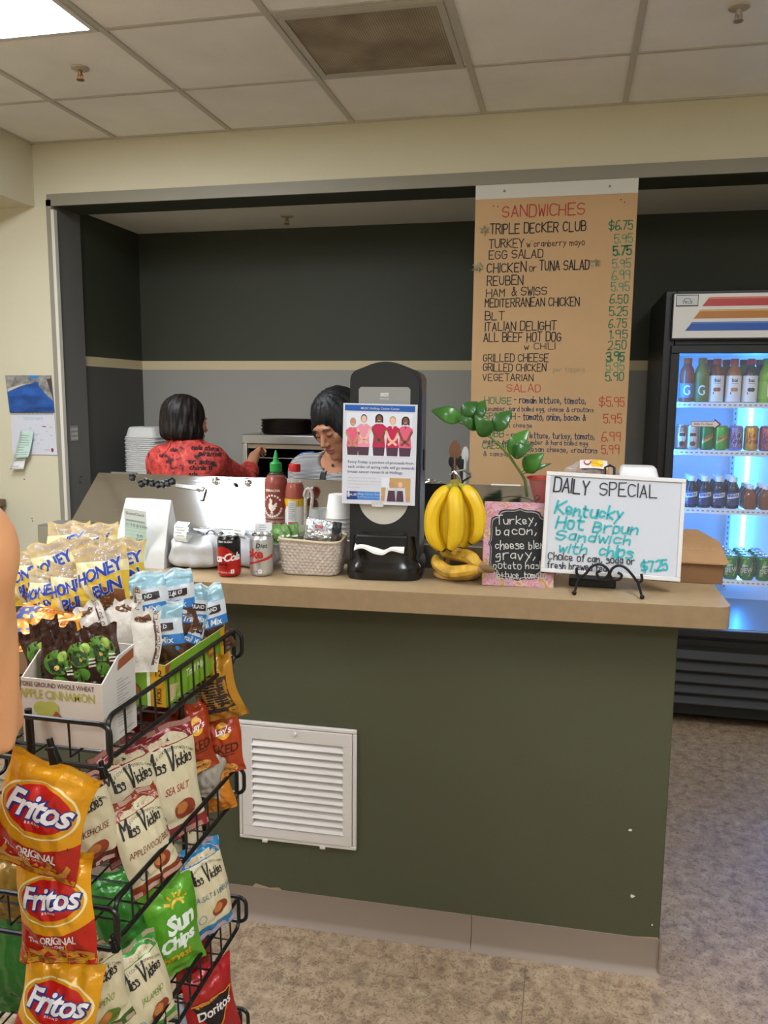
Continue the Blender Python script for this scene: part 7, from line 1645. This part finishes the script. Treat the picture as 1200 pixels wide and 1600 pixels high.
o = f.build('printed_words', mat('#20100f', .8), r1_, smooth=0); o.matrix_parent_inverse = r1_.matrix_basis.inverted()
f = MB(); pa = [(n_[0]+.062*math.cos(a), n_[1]+.012+.062*math.sin(a), n_[2]+.045+.012*math.sin(a)) for a in [2*PI*k/28 for k in range(28)]]; f.tube(pa, .008, 8, closed=True); o = f.build('apron_neck_strap', blackc, r1_); o.matrix_parent_inverse = r1_.matrix_basis.inverted()
# ------------------------------------------------------------------ the cook in stripes, looking down at her work
yB = 3.06; hd = at(527, 661, y=yB-.10); J = standing(hd.x-.01, yB+.06, -.18, 1.56, .06)
J['neck'] = tuple(at(534, 716, y=yB+.0)); n_ = J['neck']; J['chest'] = (n_[0]+.005, n_[1]+.03, n_[2]-.20); J['sl'] = (n_[0]+.165, n_[1]+.04, n_[2]-.055); J['sr'] = (n_[0]-.150, n_[1]+.01, n_[2]-.060)
J['el'] = (J['sl'][0]+.04, n_[1]-.02, J['sl'][2]-.27); J['er'] = (J['sr'][0]-.04, n_[1]-.02, J['sr'][2]-.27); J['wl'] = (J['sl'][0]-.05, n_[1]-.20, 1.045); J['wr'] = (J['sr'][0]+.06, n_[1]-.20, 1.045)
Hm = Matrix.Translation(hd) @ Matrix.Rotation(-.48, 4, 'Z') @ Matrix.Rotation(.50, 4, 'X') @ Matrix.Rotation(-.10, 4, 'Y')
strm = bpy.data.materials.new('striped_cloth'); strm.use_nodes = True; nt = strm.node_tree; b = nt.nodes['Principled BSDF']; b.inputs['Roughness'].default_value = .8
tc = nt.nodes.new('ShaderNodeTexCoord'); wv_n = nt.nodes.new('ShaderNodeTexWave'); wv_n.bands_direction = 'Z'; wv_n.inputs['Scale'].default_value = 62; wv_n.inputs['Distortion'].default_value = .6; wv_n.inputs['Detail Scale'].default_value = .4; nt.links.new(tc.outputs['Object'], wv_n.inputs['Vector'])
r = nt.nodes.new('ShaderNodeValToRGB'); r.color_ramp.interpolation = 'CONSTANT'; r.color_ramp.elements[0].color = (*lin('#2a2b2e'), 1); r.color_ramp.elements[1].position = .5; r.color_ramp.elements[1].color = (*lin('#a9a9a8'), 1)
nt.links.new(wv_n.outputs['Fac'], r.inputs['Fac']); nt.links.new(r.outputs['Color'], b.inputs['Base Color'])
def tied(F, H):
    e = lambda c, r_, k=.015, sub=False: F.ell(c, r_, k, H, sub)
    e((0, .020, .036), (.090, .106, .095)); e((0, .05, -.04), (.080, .07, .08), .03); e((-.066, -.015, -.010), (.030, .055, .060), .02); e((.066, -.015, -.010), (.030, .055, .060), .02); e((0, -.115, -.040), (.058, .070, .088), .016, True); ruffle(F, H, .0020)
hw = [(hd[i]-.13, hd[i]+.13, .0036) for i in range(3)]
skin2 = mat('#a87255', .5, var=.05, vscale=30, sss=.08)
r2_, b2_, s2_ = person('person', 'person in a striped top and black apron looking down, beside the napkin dispenser', J, Hm, -.18, skin2, lip1, [hw], strm, dkblue, blackc, tied, black_hair, sleeve=1.2, loose=.012, neck_cut=((n_[0]-.01, n_[1]-.055, n_[2]+.02), (.078, .10, .075)))
def onhead(f, lines, r, m=0):
    for L in lines: f.tube([Hm @ Vector(p) for p in L], r, 6, m)
def child(f, name, m, par): o = f.build(name, m, par); o.matrix_parent_inverse = par.matrix_basis.inverted(); return o
for sx in (-1, 1):
    f = MB(); onhead(f, [[(sx*.014, -.0945, .017), (sx*.024, -.0965, .0225), (sx*.036, -.0935, .0225), (sx*.047, -.083, .017)]], [.0012, .0026, .0024, .0010]); child(f, 'eyebrow', blackc, r2_)
    f = MB(); onhead(f, [[(sx*.017, -.0885, -.006), (sx*.025, -.0915, -.0085), (sx*.034, -.091, -.0085), (sx*.044, -.0845, -.0045)]], [.0008, .0015, .0016, .0008]); child(f, 'eyelashes', mat('#120d0c', .5), r2_)
fs2 = clothfn(s2_, yB-.6); O2 = Vector((J['pelvis'][0], J['pelvis'][1], 0)); bpy.context.view_layer.update()
f = MB()
def strap(x0, z0, x1, z1, w):
    f.poly([(x0-w/2, z0), (x0+w/2, z0), (x1+w/2, z1), (x1-w/2, z1)], fs2, 0, .004, .02)
a0 = at(509, 712, y=yB-.08); a1 = at(499, 770, y=yB-.10); strap(a0.x, a0.z, a1.x, a1.z, .022); a0 = at(560, 712, y=yB-.08); a1 = at(572, 770, y=yB-.10); strap(a0.x, a0.z, a1.x, a1.z, .022)
q0 = at(499, 772, y=yB-.1); q1 = at(572, 772, y=yB-.1); f.poly([(q0.x-.02, q0.z), (q1.x+.02, q0.z), (q1.x+.07, .95), (q0.x-.07, .95)], fs2, 0, .005, .03)
o = child(f, 'apron', blackc, r2_); so = o.modifiers.new('s', 'SOLIDIFY'); so.thickness = .003; so.offset = 1
bs2 = clothfn(b2_, yB-.6); f = MB(); c0 = at(519, 727, y=yB-.08)
f.ribbon([[(c0.x-.045+.0045*k, c0.z+.035-.037*math.sin(PI*k/20)) for k in range(21)]], .0018, bs2, 0, .0022); f.disc(c0.x, c0.z-.002, .006, .006, bs2, 1, .0035, n=12, rings=1); child(f, 'necklace', [mat('#b9a27a', .3, .8), blackc], r2_)
# ------------------------------------------------------------------ the customer in peach at the left edge
peach = mat('#d39768', .85, bump=.35, bscale=14, var=.05, vscale=10)
J = standing(-1.02, .80, PI-.15, 1.72); sR = at(-80, 868, y=.86); J['sr'] = tuple(sR); J['sl'] = (sR.x-.36, .82, sR.z); J['neck'] = (sR.x-.18, .84, sR.z+.055); J['chest'] = (sR.x-.18, .83, sR.z-.14)
J['er'] = tuple(at(-62, 1215, y=.92)); J['wr'] = (J['er'][0]-.10, 1.05, J['er'][2]-.16); J['el'] = (J['sl'][0]-.05, .84, J['er'][2]); J['wl'] = (J['el'][0]+.02, 1.0, J['er'][2]-.2)
Hm3 = Matrix.Translation(Vector((sR.x-.18, .86, sR.z+.23))) @ Matrix.Rotation(PI-.2, 4, 'Z')
def short(F, H): F.ell((0, .018, .036), (.082, .100, .088), .015, H); F.ell((0, .05, -.03), (.07, .05, .06), .03, H); F.ell((0, -.105, -.03), (.066, .075, .088), .012, H, True)
p_s = J['sr']; p_e = J['er']
def flare(S): S.cap(lerpv(p_s, p_e, .25), lerpv(p_s, p_e, .80), .062, .078, .03); p = np.array(lerpv(p_s, p_e, .80)); sl, X, Y, Z = S.blk(p-.14, p+.14); n = np.array(p_e)-np.array(p_s); n /= np.linalg.norm(n); d = (X-p[0])*n[0]+(Y-p[1])*n[1]+(Z-p[2])*n[2]; S.join(sl, np.maximum(-d, np.sqrt((X-p[0])**2+(Y-p[1])**2+(Z-p[2])**2)-.13), .004, True); a_ = np.arctan2(S.x[:, None, None]-p[0], S.y[None, :, None]-p[1]); zz = S.z[None, None, :]; S.F += .0028*np.sin(a_*9+zz*14)*np.clip((1.45-zz)/.2, 0, 1)*(zz > 1.0)
person('person', 'person in a peach T-shirt standing at the left edge by the snack rack', J, Hm3, PI-.15, mat('#b88a6c', .5), lip1, [], peach, mat('#20293c', .8), blackc, short, dark_hair, sleeve=.80, loose=.024, torso=(.17, .12), hem=.86, fl_shirt=flare, neck_cut=((J['neck'][0], J['neck'][1], J['neck'][2]+.07), (.08, .08, .06)))
